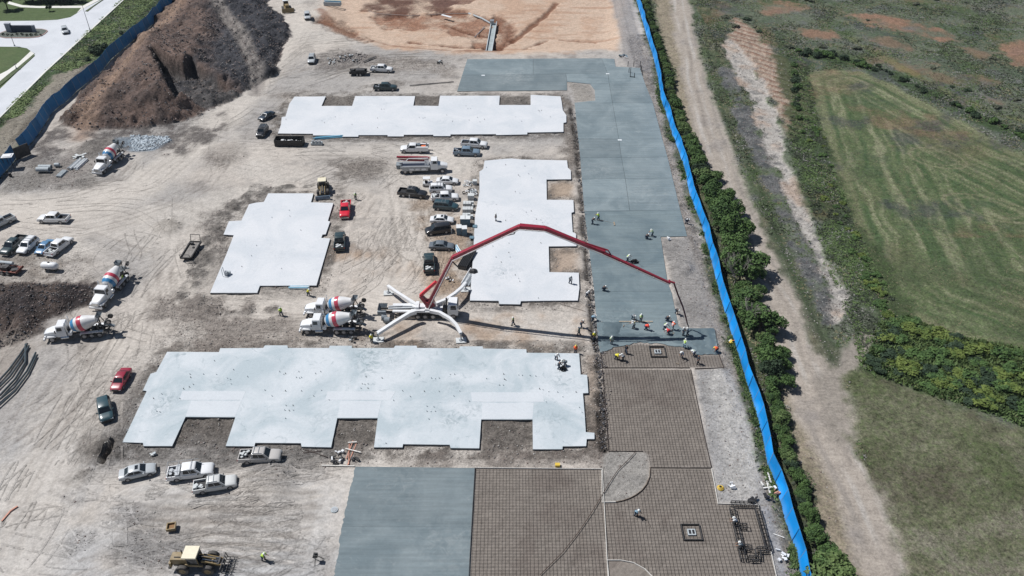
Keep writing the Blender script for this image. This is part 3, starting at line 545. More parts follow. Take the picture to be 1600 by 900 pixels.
# ---- ground material
def ground_material():
    m = bpy.data.materials.new('soil_and_grass'); m.use_nodes = True; nt = m.node_tree; N = nt.nodes; L = nt.links
    b = N['Principled BSDF']; b.inputs['Roughness'].default_value = 0.95; b.inputs['Specular IOR Level'].default_value = 0.15
    geo = N.new('ShaderNodeNewGeometry')
    def attr(n): a = N.new('ShaderNodeAttribute'); a.attribute_name = n; return a
    def noise(sc, det, rgh, dist=0.0):
        n = N.new('ShaderNodeTexNoise'); n.inputs['Scale'].default_value = sc; n.inputs['Detail'].default_value = det
        n.inputs['Roughness'].default_value = rgh; n.inputs['Distortion'].default_value = dist; L.new(geo.outputs['Position'], n.inputs['Vector']); return n.outputs[0]
    def rng(x, a, c, lo, hi):
        r = N.new('ShaderNodeMapRange'); r.inputs[1].default_value = a; r.inputs[2].default_value = c; r.inputs[3].default_value = lo; r.inputs[4].default_value = hi; L.new(x, r.inputs[0]); return r.outputs[0]
    def mth(op, a, c):
        x = N.new('ShaderNodeMath'); x.operation = op
        for i, q in ((0, a), (1, c)):
            if isinstance(q, (int, float)): x.inputs[i].default_value = q
            else: L.new(q, x.inputs[i])
        return x.outputs[0]
    cl = attr('clod').outputs['Fac']; vg = attr('veg').outputs['Fac']
    n1 = noise(0.9, 9, 0.78, 0.4); n2 = noise(3.0, 7, 0.8); n3 = noise(0.28, 6, 0.6, 1.0)
    amp = mth('ADD', mth('MULTIPLY', cl, 0.75), 0.40)
    v = mth('ADD', mth('ADD', rng(n1, 0.32, 0.68, -0.34, 0.24), rng(n2, 0.35, 0.65, -0.42, 0.32)), rng(n3, 0.3, 0.7, -0.10, 0.10))
    v = mth('ADD', mth('MULTIPLY', v, amp), 1.0)
    def streak(ang, seed):
        mp = N.new('ShaderNodeMapping'); mp.vector_type = 'TEXTURE'; mp.inputs['Rotation'].default_value = (0, 0, ang); mp.inputs['Scale'].default_value = (5.5, 0.8, 1); mp.inputs['Location'].default_value = (seed, seed, 0)
        L.new(geo.outputs['Position'], mp.inputs['Vector']); n = N.new('ShaderNodeTexNoise'); n.inputs['Scale'].default_value = 1.6; n.inputs['Detail'].default_value = 5; n.inputs['Roughness'].default_value = .65; n.inputs['Distortion'].default_value = .35
        L.new(mp.outputs[0], n.inputs['Vector']); return n.outputs[0]
    sel = rng(noise(0.035, 2, 0.5), 0.44, 0.56, 0, 1); sel2 = rng(noise(0.05, 2, 0.5, 3.0), 0.42, 0.58, 0, 1)
    sa = rng(streak(0.75, 0), 0.40, 0.64, -0.10, 0.06); sb = rng(streak(-0.15, 40), 0.40, 0.64, -0.10, 0.06)
    mixs = N.new('ShaderNodeMix'); L.new(sel, mixs.inputs[0]); L.new(sa, mixs.inputs[2]); L.new(sb, mixs.inputs[3])
    v = mth('ADD', v, mth('MULTIPLY', mixs.outputs[0], mth('SUBTRACT', 1.05, mth('MULTIPLY', vg, 0.5))))
    # dark clod specks where the earth is churned
    sp = mth('MULTIPLY', rng(noise(1.7, 5, 0.8), 0.54, 0.64, 0, 0.55), cl); v = mth('MULTIPLY', v, mth('SUBTRACT', 1.0, sp))
    vs = N.new('ShaderNodeVectorMath'); vs.operation = 'SCALE'; L.new(attr('Col').outputs['Color'], vs.inputs[0]); L.new(v, vs.inputs['Scale'])
    g1 = rng(noise(1.6, 8, 0.88), 0.36, 0.64, -0.34, 0.34); g2 = rng(noise(0.6, 8, 0.85, 0.8), 0.4, 0.62, -0.2, 0.2)
    vg2 = mth('ADD', 1.0, mth('MULTIPLY', mth('ADD', g1, g2), vg)); vs2 = N.new('ShaderNodeVectorMath'); vs2.operation = 'SCALE'; L.new(vs.outputs[0], vs2.inputs[0]); L.new(vg2, vs2.inputs['Scale']); vs = vs2
    # hue drift in vegetation
    t1 = N.new('ShaderNodeMix'); t1.data_type = 'RGBA'; t1.blend_type = 'MULTIPLY'; t1.inputs[7].default_value = (0.72, 1.0, 0.60, 1)
    L.new(mth('MULTIPLY', rng(noise(1.1, 7, 0.8), 0.46, 0.62, 0, 0.9), vg), t1.inputs[0]); L.new(vs.outputs[0], t1.inputs[6])
    t2 = N.new('ShaderNodeMix'); t2.data_type = 'RGBA'; t2.blend_type = 'MULTIPLY'; t2.inputs[7].default_value = (1.22, 1.20, 1.14, 1)
    L.new(mth('MULTIPLY', rng(noise(2.3, 6, 0.8), 0.52, 0.66, 0, 0.9), vg), t2.inputs[0]); L.new(t1.outputs[2], t2.inputs[6])
    L.new(t2.outputs[2], b.inputs['Base Color'])
    bp = N.new('ShaderNodeBump'); bp.inputs['Distance'].default_value = 0.38
    L.new(mth('ADD', mth('MULTIPLY', cl, 0.85), 0.18), bp.inputs['Strength']); L.new(mth('ADD', n1, mth('MULTIPLY', n2, 0.45)), bp.inputs['Height'])
    L.new(bp.outputs[0], b.inputs['Normal']); return m
SOIL = ground_material()
ny_, nx_ = GX.shape
V3 = np.stack([GX, GY, Zg], -1).reshape(-1, 3)
ii = np.arange(ny_*nx_).reshape(ny_, nx_)
quads = np.stack([ii[:-1, :-1], ii[:-1, 1:], ii[1:, 1:], ii[1:, :-1]], -1).reshape(-1, 4)
qc = (V3[quads[:, 0]]+V3[quads[:, 2]])/2
rid = np.zeros(len(quads), int)
def regid(poly, k, z=0):
    P = GP(poly, z); X = [p[0] for p in P]; Y = [p[1] for p in P]
    mk = (qc[:, 0] > min(X)) & (qc[:, 0] < max(X)) & (qc[:, 1] > min(Y)) & (qc[:, 1] < max(Y))
    idx = np.nonzero(mk)[0]; d = sdist(P, qc[idx, 0], qc[idx, 1]); rid[idx[d > 0]] = k
regid(MOUND, 1); regid([(520,-60),(1000,-60),(978,0),(975,60),(962,78),(800,84),(700,82),(600,76),(560,62),(520,40),(505,10)], 2); regid(FIELD, 3)
tw = GP(TRK); tm = (qc[:, 0] > 20) & (qc[:, 0] < 120) & (qc[:, 1] > 45) & (qc[:, 1] < 330); ti = np.nonzero(tm)[0]
dt, _, _ = ldist(tw, qc[ti, 0], qc[ti, 1]); rid[ti[dt < 4.9]] = 4
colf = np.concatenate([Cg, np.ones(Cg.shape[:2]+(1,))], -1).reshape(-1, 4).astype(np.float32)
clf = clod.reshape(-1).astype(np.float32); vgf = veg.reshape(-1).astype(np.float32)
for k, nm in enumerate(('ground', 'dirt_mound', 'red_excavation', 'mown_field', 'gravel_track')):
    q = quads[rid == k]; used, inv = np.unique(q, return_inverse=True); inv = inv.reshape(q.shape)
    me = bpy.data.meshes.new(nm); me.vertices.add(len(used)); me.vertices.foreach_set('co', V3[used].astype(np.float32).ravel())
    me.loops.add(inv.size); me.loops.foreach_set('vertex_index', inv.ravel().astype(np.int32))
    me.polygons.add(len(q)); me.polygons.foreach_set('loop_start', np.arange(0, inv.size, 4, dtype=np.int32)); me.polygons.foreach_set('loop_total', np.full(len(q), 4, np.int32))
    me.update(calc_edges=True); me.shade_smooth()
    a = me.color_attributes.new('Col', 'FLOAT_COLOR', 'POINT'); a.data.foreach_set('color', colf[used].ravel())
    for an, ar in (('clod', clf), ('veg', vgf)):
        t = me.attributes.new(an, 'FLOAT', 'POINT'); t.data.foreach_set('value', ar[used])
    me.materials.append(SOIL); o = bpy.data.objects.new(nm, me); COL.objects.link(o); o['kind'] = 'structure'

# ---- crisp tyre tracks: pairs of shallow pressed ribbons carrying the soil's own colour, a little darker or paler
def gsample(x, y):
    i = np.clip(np.searchsorted(xs, x)-1, 0, len(xs)-2); j = np.clip(np.searchsorted(ys, y)-1, 0, len(ys)-2)
    u = ((x-xs[i])/(xs[i+1]-xs[i]))[:, None]; v = ((y-ys[j])/(ys[j+1]-ys[j]))[:, None]
    A = np.concatenate([Cg, Zg[..., None], clod[..., None]], -1) if not hasattr(gsample, 'A') else gsample.A; gsample.A = A
    return A[j, i]*(1-u)*(1-v)+A[j, i+1]*u*(1-v)+A[j+1, i]*(1-u)*v+A[j+1, i+1]*u*v
bad = [GP(P, .1) for P in PAVE_PANELS+FRESH+[POUR]+SOUTH_PAVE+[SLAB_TOP, SLAB_RIGHT, SLAB_LEFT, SLAB_LOW, MAT_A, MAT_B, MAT_C, MAT_D]]+[GP(MOUND), RIDGE]
tv, tf, tc = [], [], []; rs = random.Random(17)
def track(pts, wid, k):
    global tv, tf, tc
    P = np.array(pts); d = np.gradient(P, axis=0); d /= np.linalg.norm(d, axis=1)[:, None]+1e-9; n = np.stack([-d[:, 1], d[:, 0]], 1)
    ok = np.ones(len(P), bool)
    for B in bad: ok &= sdist(B, P[:, 0], P[:, 1]) < -.8
    ok &= fbm(P[:, 0], P[:, 1], 5, 2, 71) > -.45
    L_ = P-n*wid/2; R_ = P+n*wid/2; g = gsample(P[:, 0], P[:, 1]); b = len(tv)
    for q in range(len(P)):
        for S_ in (L_, R_): tv.append((S_[q, 0], S_[q, 1], g[q, 3]+.030)); tc.append(tuple(g[q, :3]*k)+(1,))
    for q in range(len(P)-1):
        if ok[q] and ok[q+1]: tf.append((b+2*q, b+2*q+2, b+2*q+3, b+2*q+1))
fine = [GP(R) for R in ROUTES+[[(40,800),(150,850),(300,850),(500,860)], [(330,760),(380,790),(470,800),(530,770)], [(420,740),(470,790),(440,850),(360,860)], [(300,790),(420,830),(520,850)], [(640,430),(600,380),(640,320),(600,290)], [(20,640),(90,560),(170,480),(240,440)], [(720,245),(600,250),(480,300),(430,290)]]]
for q in range(230):
    R = fine[rs.randrange(len(fine))]; cum = [0]
    for p, r_ in zip(R, R[1:]): cum.append(cum[-1]+math.dist(p, r_))
    T = cum[-1]; a0 = rs.uniform(0, .7)*T; a1 = min(T, a0+rs.uniform(8, 40)); n = int((a1-a0)/.6)
    if n < 6: continue
    t = np.linspace(a0, a1, n); X = np.interp(t, cum, [p[0] for p in R]); Y = np.interp(t, cum, [p[1] for p in R]); ker = np.ones(9)/9
    if n > 20: X = np.convolve(np.pad(X, 4, 'edge'), ker, 'valid'); Y = np.convolve(np.pad(Y, 4, 'edge'), ker, 'valid')
    a = rs.uniform(-.35, .35); cx0, cy0 = X[0], Y[0]; o = rs.gauss(0, 4.5); bow = rs.gauss(0, 2.2)
    dx, dy = np.gradient(X), np.gradient(Y); l = np.hypot(dx, dy)+1e-9; nx2, ny2 = -dy/l, dx/l; off = o+bow*np.sin(np.linspace(0, 3.14, n)); k = rs.choice((.82, .86, .9, .92, 1.08, 1.12)); w_ = rs.uniform(.16, .30)
    for s_ in (-.9, .9):
        XX, YY = X+nx2*(off+s_), Y+ny2*(off+s_); C_, S2 = math.cos(a), math.sin(a); XR = cx0+(XX-cx0)*C_-(YY-cy0)*S2; YR = cy0+(XX-cx0)*S2+(YY-cy0)*C_; track(list(zip(XR, YR)), w_, k)
me = bpy.data.meshes.new('tyre_tracks'); me.from_pydata(tv, [], tf); me.update(); me.shade_smooth()
a_ = me.color_attributes.new('Col', 'FLOAT_COLOR', 'POINT'); a_.data.foreach_set('color', np.array(tc, np.float32).ravel())
for an, vv in (('clod', .45), ('veg', 0.0)): t_ = me.attributes.new(an, 'FLOAT', 'POINT'); t_.data.foreach_set('value', np.full(len(tv), vv, np.float32))
me.materials.append(SOIL); o_ = bpy.data.objects.new('tyre_tracks', me); COL.objects.link(o_); o_['kind'] = 'stuff'
# ------------------------------------------------------------------ slabs, paving, road
def shrink(poly, k):
    n = len(poly); ar = sum(poly[i][0]*poly[(i+1) % n][1]-poly[(i+1) % n][0]*poly[i][1] for i in range(n)); sg = 1 if ar > 0 else -1
    outp = []
    for i in range(n):
        a, b, c = Vector(poly[i-1]), Vector(poly[i]), Vector(poly[(i+1) % n])
        d1 = (b-a).normalized(); d2 = (c-b).normalized(); n1 = Vector((-d1.y, d1.x))*sg; n2 = Vector((-d2.y, d2.x))*sg
        q = (n1+n2); l = max(q.length, 0.6); outp.append(tuple(b+q/l*k*1.3))
    return outp
def slab(name, px, m, label, white=()):
    P = GP(px, SLABH); t = thing(name, label, 'foundation slab', (P[0][0], P[0][1], 0)); o = t.location
    L = [(x-o.x, y-o.y) for x, y in P]
    part('slab_top', MB().prism(shrink(L, 0.02), SLABH-0.12, SLABH), m, t); part('slab_edge', MB().prism(L, -0.1, SLABH-0.118), SLABE, t)
    for w in white:
        W = [(x-o.x, y-o.y) for x, y in GP(w, SLABH)]; part('porch_panel', MB().prism(W, SLABH-0.01, SLABH+0.012), PORCH, t)
    return t
SLABE = mat('slab_edge_shade', (0.10, 0.10, 0.10), 0.9, 0, 0.25, 2)  # slab sides coloured dark to paint in the shade on their faces
sT = slab('foundation_slab', SLAB_TOP, SLAB, 'long pale concrete foundation slab farthest back, with three notches in its rear edge')
sR = slab('foundation_slab', SLAB_RIGHT, SLAB, 'pale concrete foundation slab under the red boom, with two square notches facing the grey paving')
sL = slab('foundation_slab', SLAB_LEFT, SLAB, 'smallest pale concrete foundation slab, stepped edges, standing alone left of the parked cars')
sB = slab('foundation_slab', SLAB_LOW, SLABW, 'widest bluish concrete foundation slab, in front of the outrigger truck, with four front wings',
          [[(285,611),(384,611.5),(378,625),(300,625),(280,625)], [(299,626.5),(377,626.5),(367.5,650.5),(290,650)], [(512,611.5),(618,611.5),(610,625),(535,625),(508,625)], [(532,626.5),(596,626.5),(590,652.5),(527.5,652.5)],
           [(735,613),(848,613),(850,628),(756,628),(738,627)], [(754,629.5),(834,629.5),(832,654.5),(752.5,654.5)]])
rs = random.Random(3)
def stubs(t, pts, jit=1.0):
    for px, py in pts:
        g = G(px, py, SLABH)
        h = rs.uniform(0.25, 0.5); mb = cached('stub_pipe', lambda: MB().tube((0,0,0), (0,0,0.22), 0.055, 0.055, 6))
        part('stub_pipe', mb, rs.choice((DSTEEL, PVC, CONPIPE, CONPIPE, STEEL)), t, 0, None, (g.x-t.location.x, g.y-t.location.y, SLABH))
stubs(sB, [(335,564),(365,578),(297,585),(298,590),(318,585),(338,585),(360,593),(387,589),(355,591),(361,600),(302,601),(296,605),(287,608),(253,616),(240,623),(281,623),(245,643),(250,644),
           (437,581),(443,585),(446,584),(467,581),(463,590),(468,591),(471,590),(493,584),(501,581),(414,610),(446,611),(471,611),(502,610),(425,619),(490,619),(514,625),(447,634),(458,634),(445,641),(452,642),(458,641),(446,654),
           (572,589),(566,600),(570,601),(575,600),(564,607),(575,607),(597,591),(647,583),(655,586),(674,591),(680,592),(686,591),(703,585),(710,585),(629,611),(641,620),(663,612),(686,612),(718,611),(709,619),(615,626),(733,627),
           (667,635),(678,636),(667,643),(673,643),(680,643),(670,655),(760,592),(787,585),(788,593),(790,594),(780,602),(786,602),(810,586),(816,587),(828,587),(837,588),(843,608),(848,609),(857,612),(871,613),(879,620),(900,613),(905,637),(909,644),(853,628),(199,672),(603,693)])
stubs(sT, [(447,187),(503,189),(507,192),(524,183),(590,185),(596,171),(600,171),(655,184),(661,185),(664,184),(698,180),(707,190),(728,166),(731,170),(735,170),(733,188),(746,184),(750,191),(805,183),(841,173),(843,174),(846,173),(815,190),(860,183),(590,200),(757,187),(550,195)])
stubs(sR, [(810,274),(812,276),(826,272),(830,278),(820,260),(805,300),(812,302),(830,330),(845,344),(847,348),(838,343),(822,332),(845,380),(810,435),(812,440),(805,430),(790,258),(775,320),(790,345),(783,410),(795,395),(770,385),(775,402),(797,402),(786,427),(841,466),(760,262),(795,380)])
stubs(sL, [(452,329),(453,338),(401,384),(393,400),(378,417),(470,360),(425,340),(440,420)])
pav = thing('concrete_paving', None, None, tuple(G(914, 337, 0))); pav['kind'] = 'structure'; po = pav.location
def panel(px, m, z=0.13, nm='paving_panel', lab=None, gap=0.035):
    P = [(x-po.x, y-po.y) for x, y in GP(px, z)]; part(nm, MB().prism(shrink(P, gap), -0.05, z), m, pav, 0, lab)
for P in PAVE_PANELS: panel(P, PAVE)
for P in FRESH: panel(P, WET, 0.127, lab='smooth freshly floated panel under the red boom')
def subdiv(poly, step, jit, rnd, closed=True):
    outp = []
    for a, b in zip(poly, poly[1:]+(poly[:1] if closed else [])):
        n = max(1, int(math.dist(a, b)/step))
        for i in range(n):
            t = i/n; j = jit if i else 0; outp.append((a[0]+(b[0]-a[0])*t+rnd.uniform(-j, j), a[1]+(b[1]-a[1])*t+rnd.uniform(-j, j)))
    return outp
PQ = GP(POUR, 0.12); cut_i = 7
ragged = PQ[:7]+subdiv(PQ[6:16], 0.5, 0.22, rs, False)[1:]+PQ[15:]
part('paving_panel', MB().prism([(x-po.x, y-po.y) for x, y in ragged], -0.05, 0.12), WET, pav, 0, 'wet concrete being placed by the crew, ragged front edge')
def heap(px, z, hgt, seed, m, lab):
    """low lumpy sheet of concrete over a polygon"""
    P = GP(px, 0); X = [p[0] for p in P]; Y = [p[1] for p in P]; r = 0.22; gx = np.arange(min(X), max(X), r); gy = np.arange(min(Y), max(Y), r); A, B = np.meshgrid(gx, gy)
    d = sdist(P, A, B)+0.5*fbm(A, B, 1.4, 3, seed); Z = z+hgt*sstep(0, 1.0, d)*(0.55+0.6*fbm(A, B, 0.8, 3, seed+3)); idx = -np.ones(A.shape, int); mb = MB()
    for j in range(len(gy)-1):
        for i in range(len(gx)-1):
            if d[j, i] > 0:
                f = []
                for q in ((j, i), (j, i+1), (j+1, i+1), (j+1, i)):
                    if idx[q] < 0: idx[q] = len(mb.v); mb.v.append((A[q]-po.x, B[q]-po.y, Z[q]))
                    f.append(int(idx[q]))
                mb.f.append(tuple(f))
    part('concrete_heap', mb, m, pav, 60, lab)
heap([(940,503),(968,503),(970,528),(1000,531),(1045,534),(1068,540),(1075,530),(1060,515),(1030,522),(1000,520),(972,522),(968,530),(940,545)], 0.115, 0.13, 5, LUMPY, 'churned dark wet concrete along the pour front')
heap([(1070,513),(1117,514),(1122,545),(1124,553),(1092,554),(1076,540),(1068,525)], 0.115, 0.15, 9, LUMPY, 'lumpy wet concrete below the hose end')
spav = thing('concrete_paving', None, None, tuple(G(640, 800, 0))); spav['kind'] = 'structure'
for i, P in enumerate(SOUTH_PAVE):
    W = GP(P, 0.13)
    W2 = []
    n = len(W)
    for k in range(n):
        a, b = W[k], W[(k+1) % n]
        ragg = (i == 0 and k == 3) or (i == 1 and k in (3, 4))
        if ragg: W2 += subdiv([a, b], 0.35, 0.13, rs)[:int(math.dist(a, b)/0.35)]
        else: W2.append(a)
    part('paving_panel', MB().prism([(x-spav.location.x, y-spav.location.y) for x, y in shrink(W2, 0.01)], -0.05, 0.13), PAVE, spav)
# covers and forms set in the paving
for px, py, lab in ((755,118,'white'), (949.5,115.5,'small'), (968.5,219,'x')):
    g = G(px, py, .13); solo('utility_cover', MB().box((0,0,.03), (.9,.7,.06)).box((0,0,.075), (.6,.4,.03)), mat('pale_cover', (.62,.66,.68), .6), {'white':'pale utility cover in the far arm of the grey paving, leftmost', 'small':'pale utility cover in the grey paving near the black stakes', 'x':'pale utility cover midway down the grey paving strip'}[lab], 'utility cover', 'utility covers set in the grey paving', (g.x, g.y, .13))
# ---- west road
road = thing('road', None, None, tuple(G(60, 80, 0))); road['kind'] = 'structure'; ro = road.location
def rsheet(nm, px, m, z, base=-0.05):
    P = [(x-ro.x, y-ro.y) for x, y in GP(px, 0)]; part(nm, MB().prism(P, base, z), m, road)
rsheet('road_surface', [(300,-90),(244,-48),(192,0),(132,55),(70,112),(0,183),(-120,300),(-260,300),(-60,190),(0,139),(28,112),(55,84),(49,80.5),(42,75.5),(30,73.3),(0,73),(-150,73),(-150,33),(0,33),(60,32.5),(90,31),(110,27),(120,21),(131,13),(158,0),(205,-40),(262,-90)], ROADC, 0.03)
for k, (a, b) in enumerate((((190,0),(0,181)), ((170,0),(0,160)))):
    A, B = G(*a), G(*b)
rsheet('kerb', [(192,0),(194,0),(134,55.6),(72,112.6),(1,184),(-120,302),(-120,300),(0,183),(70,112),(132,55)], WALK, 0.15)
rsheet('footpath', [(13,2),(35,8.2),(60,9.6),(130,9),(131,12.5),(60,12.6),(33,11.5),(12,6)], WALK, 0.04)
rsheet('footpath', [(120,20.5),(130,9),(147,0),(205,-48),(212,-48),(156,0),(131,13)], WALK, 0.05)
rsheet('footpath', [(48,80),(54,84),(34,101),(18,112),(-4,130),(-120,215),(-130,205),(-8,120),(12,110),(30,97)], WALK, 0.04)
GRASSM = mat('verge_grass', (0.075, 0.10, 0.045), .95, 0, .3, 2)
rsheet('verge', [(133,18),(160,0),(215,-48),(222,-48),(162,0),(146,11),(137,18.5)], GRASSM, 0.16); rsheet('verge', [(53,85),(54.5,87.5),(30,110),(0,135),(-100,215),(-106,210),(-4,131),(22,111)], GRASSM, 0.16)
BED = mat('planting_bed', (0.10, 0.115, 0.10), .95, 0, .4, 3)
rsheet('traffic_island', [(-6,55),(2,51),(13,47),(20,45.5),(50,45),(66,45.5),(74,47.5),(75,49.5),(70,54),(60,58.5),(45,60),(8,60),(-2,58)], mat('island_kerb', (0.30,0.22,0.20), .9), 0.15)
rsheet('planting_bed', [(-4,55),(4,51.5),(14,48),(21,46.3),(50,45.9),(65,46.4),(72.5,48.2),(73,49.3),(68,53.5),(59,57.5),(45,59),(8,59),(0,57.5)], BED, 0.2)
# ------------------------------------------------------------------ reinforcing mats
BARX = cached('rebar', lambda: MB().box((0,0,0), (1,1,1)))
def clipspans(P, c, axis):
    xsn = []; n = len(P)
    for i in range(n):
        a, b = P[i], P[(i+1) % n]
        if (a[axis] > c) != (b[axis] > c): t = (c-a[axis])/(b[axis]-a[axis]); xsn.append(a[1-axis]+(b[1-axis]-a[1-axis])*t)
    xsn.sort(); return [(xsn[i], xsn[i+1]) for i in range(0, len(xsn)-1, 2)]
def rebar_mat(px, label, sp=0.455, holes=(), clipy=None, seed=0):
    P = GP(px, 0.1); c = P[0]; t = thing('reinforcing_mat', label, 'rebar mat', (c[0], c[1], 0)); r = random.Random(seed)
    for axis in (0, 1):
        lo = min(p[axis] for p in P); hi = max(p[axis] for p in P); q = lo+0.2
        if axis == 1: lo = max(lo, 54); q = lo
        while q < hi-0.1:
            for a, b in clipspans(P, q, axis):
                a = max(a, 54.0) if axis == 0 else a
                if b-a < 0.4: continue
                for (hx, hy, hr) in holes: pass
                mid = (a+b)/2; z = 0.09 if axis == 0 else 0.13; th = 0.021
                loc = (q-c[0], mid-c[1], z) if axis == 0 else (mid-c[0], q-c[1], z)
                o = link('rebar', BARX, RUST, t, loc, r.gauss(0, 0.0015)); o.scale = (th, b-a, th) if axis == 0 else (b-a, th, th)
            q += sp+r.gauss(0, 0.025)
    return t
def forms(t, lines, h=0.2, m=None, nm='form_board', w=0.06):
    for l in lines:
        for a, b in zip(l, l[1:]):
            A, B = G(*a, .1), G(*b, .1); o = t.location
            part(nm, MB().bar((A.x-o.x, A.y-o.y, h/2), (B.x-o.x, B.y-o.y, h/2), w, h), m or WHITEWOOD, t)
mA = rebar_mat([(939,550),(958,544),(975,541),(1000,536),(1040,540),(1062,543),(1078,547),(1090,556),(1124,556),(1129,573),(941,573)], 'narrow rebar mat with workers on it, just in front of the wet concrete', seed=1)
mB = rebar_mat([(942,576),(1078,577.5),(1097,675),(1110,729),(1017,729),(1014,712),(1006,705),(951,704)], 'rebar mat between the narrow worker-covered mat and the rounded dirt islands', seed=2)
mC = rebar_mat([(743,732),(939,734),(948,900),(953,990),(729,990)], 'rebar mat right beside the smooth grey paving at the bottom of the site', seed=3)
mD = rebar_mat([(1017,733),(1111,733),(1121,788),(1183,790),(1199,840),(1211,900),(1232,990),(1032,990),(1030,925),(1022,904),(1008,889),(990,879),(970,875),(950,875),(944,787),(964,785.5),(986,779.5),(1005,766),(1017,745)], 'widest rebar mat, in the lower right corner of the site round the square drain box', seed=4)
forms(mA, [[(941,574.5),(1078,574.5)], [(1086,576),(1131,574.5)], [(1131,574.5),(1123,553)], [(1117,515),(1122,546)], [(941,574),(938,551)]], .16, RUST)
forms(mB, [[(941,576),(951,705)], [(1079,577),(1099,675),(1111.5,730)], [(951,705),(1005,705)], [(1015,730.5),(1111,731)]], .16, RUST)
forms(mC, [[(742,731),(940,733)], [(941,733),(950,900),(954,985)]], .2); forms(mC, [[(742,731.5),(733,890),(729,985)]], .22, DSTEEL)
forms(mD, [[(1112,732),(1122,787),(1184,789),(1200,840),(1213,900),(1233,985)], [(940,735),(941,785),(962,784.5)]], .2)
forms(mD, [[(1016,731),(1015,745),(1010,757),(1003,766),(994,773),(985,778),(974,782),(962,784.5)]], .2, mat('form_brown', (.16,.12,.09), .9))
forms(mD, [[(949,875.5),(970,875.5),(990,879.5),(1008,889.5),(1022,904)], [(949,876),(953,925)]], .2)
for (px, py, w, d, lab) in ((1027.5,550,2.4,2.3,'square drain inlet box on the narrow worker-covered rebar mat'), (1080.5,832,2.3,2.2,'square drain inlet box on the widest rebar mat')):
    g = G(px, py, .1); t = thing('drain_inlet', lab, 'drain', (g.x, g.y, 0), 0, 'square drain inlet boxes in the rebar mats')
    a = w/2; part('form_board', MB().box((0,-a,.15), (w+.1,.09,.3)), DSTEEL, t); part('form_board', MB().box((0,a,.15), (w+.1,.09,.3)), DSTEEL, t)
    part('form_board', MB().box((-a,0,.15), (.09,w-.1,.3)), DSTEEL, t); part('form_board', MB().box((a,0,.15), (.09,w-.1,.3)), DSTEEL, t)
    part('inlet_box', MB().box((0,0,.12), (1.0,.9,.24)), CONPIPE, t)
    for s in (-1, 1): part('grate', MB().box((s*.22,0,.255), (.28,.6,.03)), mat('grate_black', (.02,.02,.025), .5), t)
# hose lying across the mats
hp = [G(x, y, .2) for x, y in ((844,898),(880,862),(905,830),(925,800),(940,775),(950,758),(965,735),(980,720),(993,706))]
solo('air_hose', MB().path([(p.x, p.y, p.z+(.05 if k % 2 else 0)) for k, p in enumerate(hp)], .045, 5), mat('brown_hose', (.07,.045,.035), .7), 'thin brown hose trailing across the rebar mats to the rounded dirt island', 'hose')
# ------------------------------------------------------------------ fences
FBLUE = mat('blue_windscreen', (0.002, 0.255, 0.70), 0.6, 0, 0.05, 0.6)
FBLUE.node_tree.nodes['Principled BSDF'].inputs['Specular IOR Level'].default_value = 0.3
def panels(m):
    N = m.node_tree.nodes; L = m.node_tree.links; b = N['Principled BSDF']; src = b.inputs['Base Color'].links[0].from_socket
    oi = N.new('ShaderNodeObjectInfo'); mr = N.new('ShaderNodeMapRange'); mr.inputs[3].default_value = .80; mr.inputs[4].default_value = 1.1; L.new(oi.outputs['Random'], mr.inputs[0])
    geo = N.new('ShaderNodeNewGeometry'); no = N.new('ShaderNodeTexNoise'); no.inputs['Scale'].default_value = .8; no.inputs['Detail'].default_value = 7; L.new(geo.outputs['Position'], no.inputs['Vector'])
    vs = N.new('ShaderNodeVectorMath'); vs.operation = 'SCALE'; L.new(src, vs.inputs[0]); L.new(mr.outputs[0], vs.inputs['Scale'])
    sx = N.new('ShaderNodeSeparateXYZ'); L.new(geo.outputs['Position'], sx.inputs[0]); r2 = N.new('ShaderNodeMapRange'); r2.inputs[1].default_value = 0.9; r2.inputs[2].default_value = 0; r2.inputs[4].default_value = .45; L.new(sx.outputs[2], r2.inputs[0])
    mu = N.new('ShaderNodeMath'); mu.operation = 'MULTIPLY'; L.new(r2.outputs[0], mu.inputs[0]); L.new(no.outputs[0], mu.inputs[1])
    mx = N.new('ShaderNodeMix'); mx.data_type = 'RGBA'; mx.inputs[7].default_value = (.30, .36, .42, 1); L.new(mu.outputs[0], mx.inputs[0]); L.new(vs.outputs[0], mx.inputs[6]); L.new(mx.outputs[2], b.inputs['Base Color'])
FBLUE2 = mat('shaded_blue_windscreen', (0.005, 0.185, 0.43), 0.6, 0, 0.06, 0.6)  # same blue darkened for the left fences' shaded face; rails and straps share it
panels(FBLUE); panels(FBLUE2)
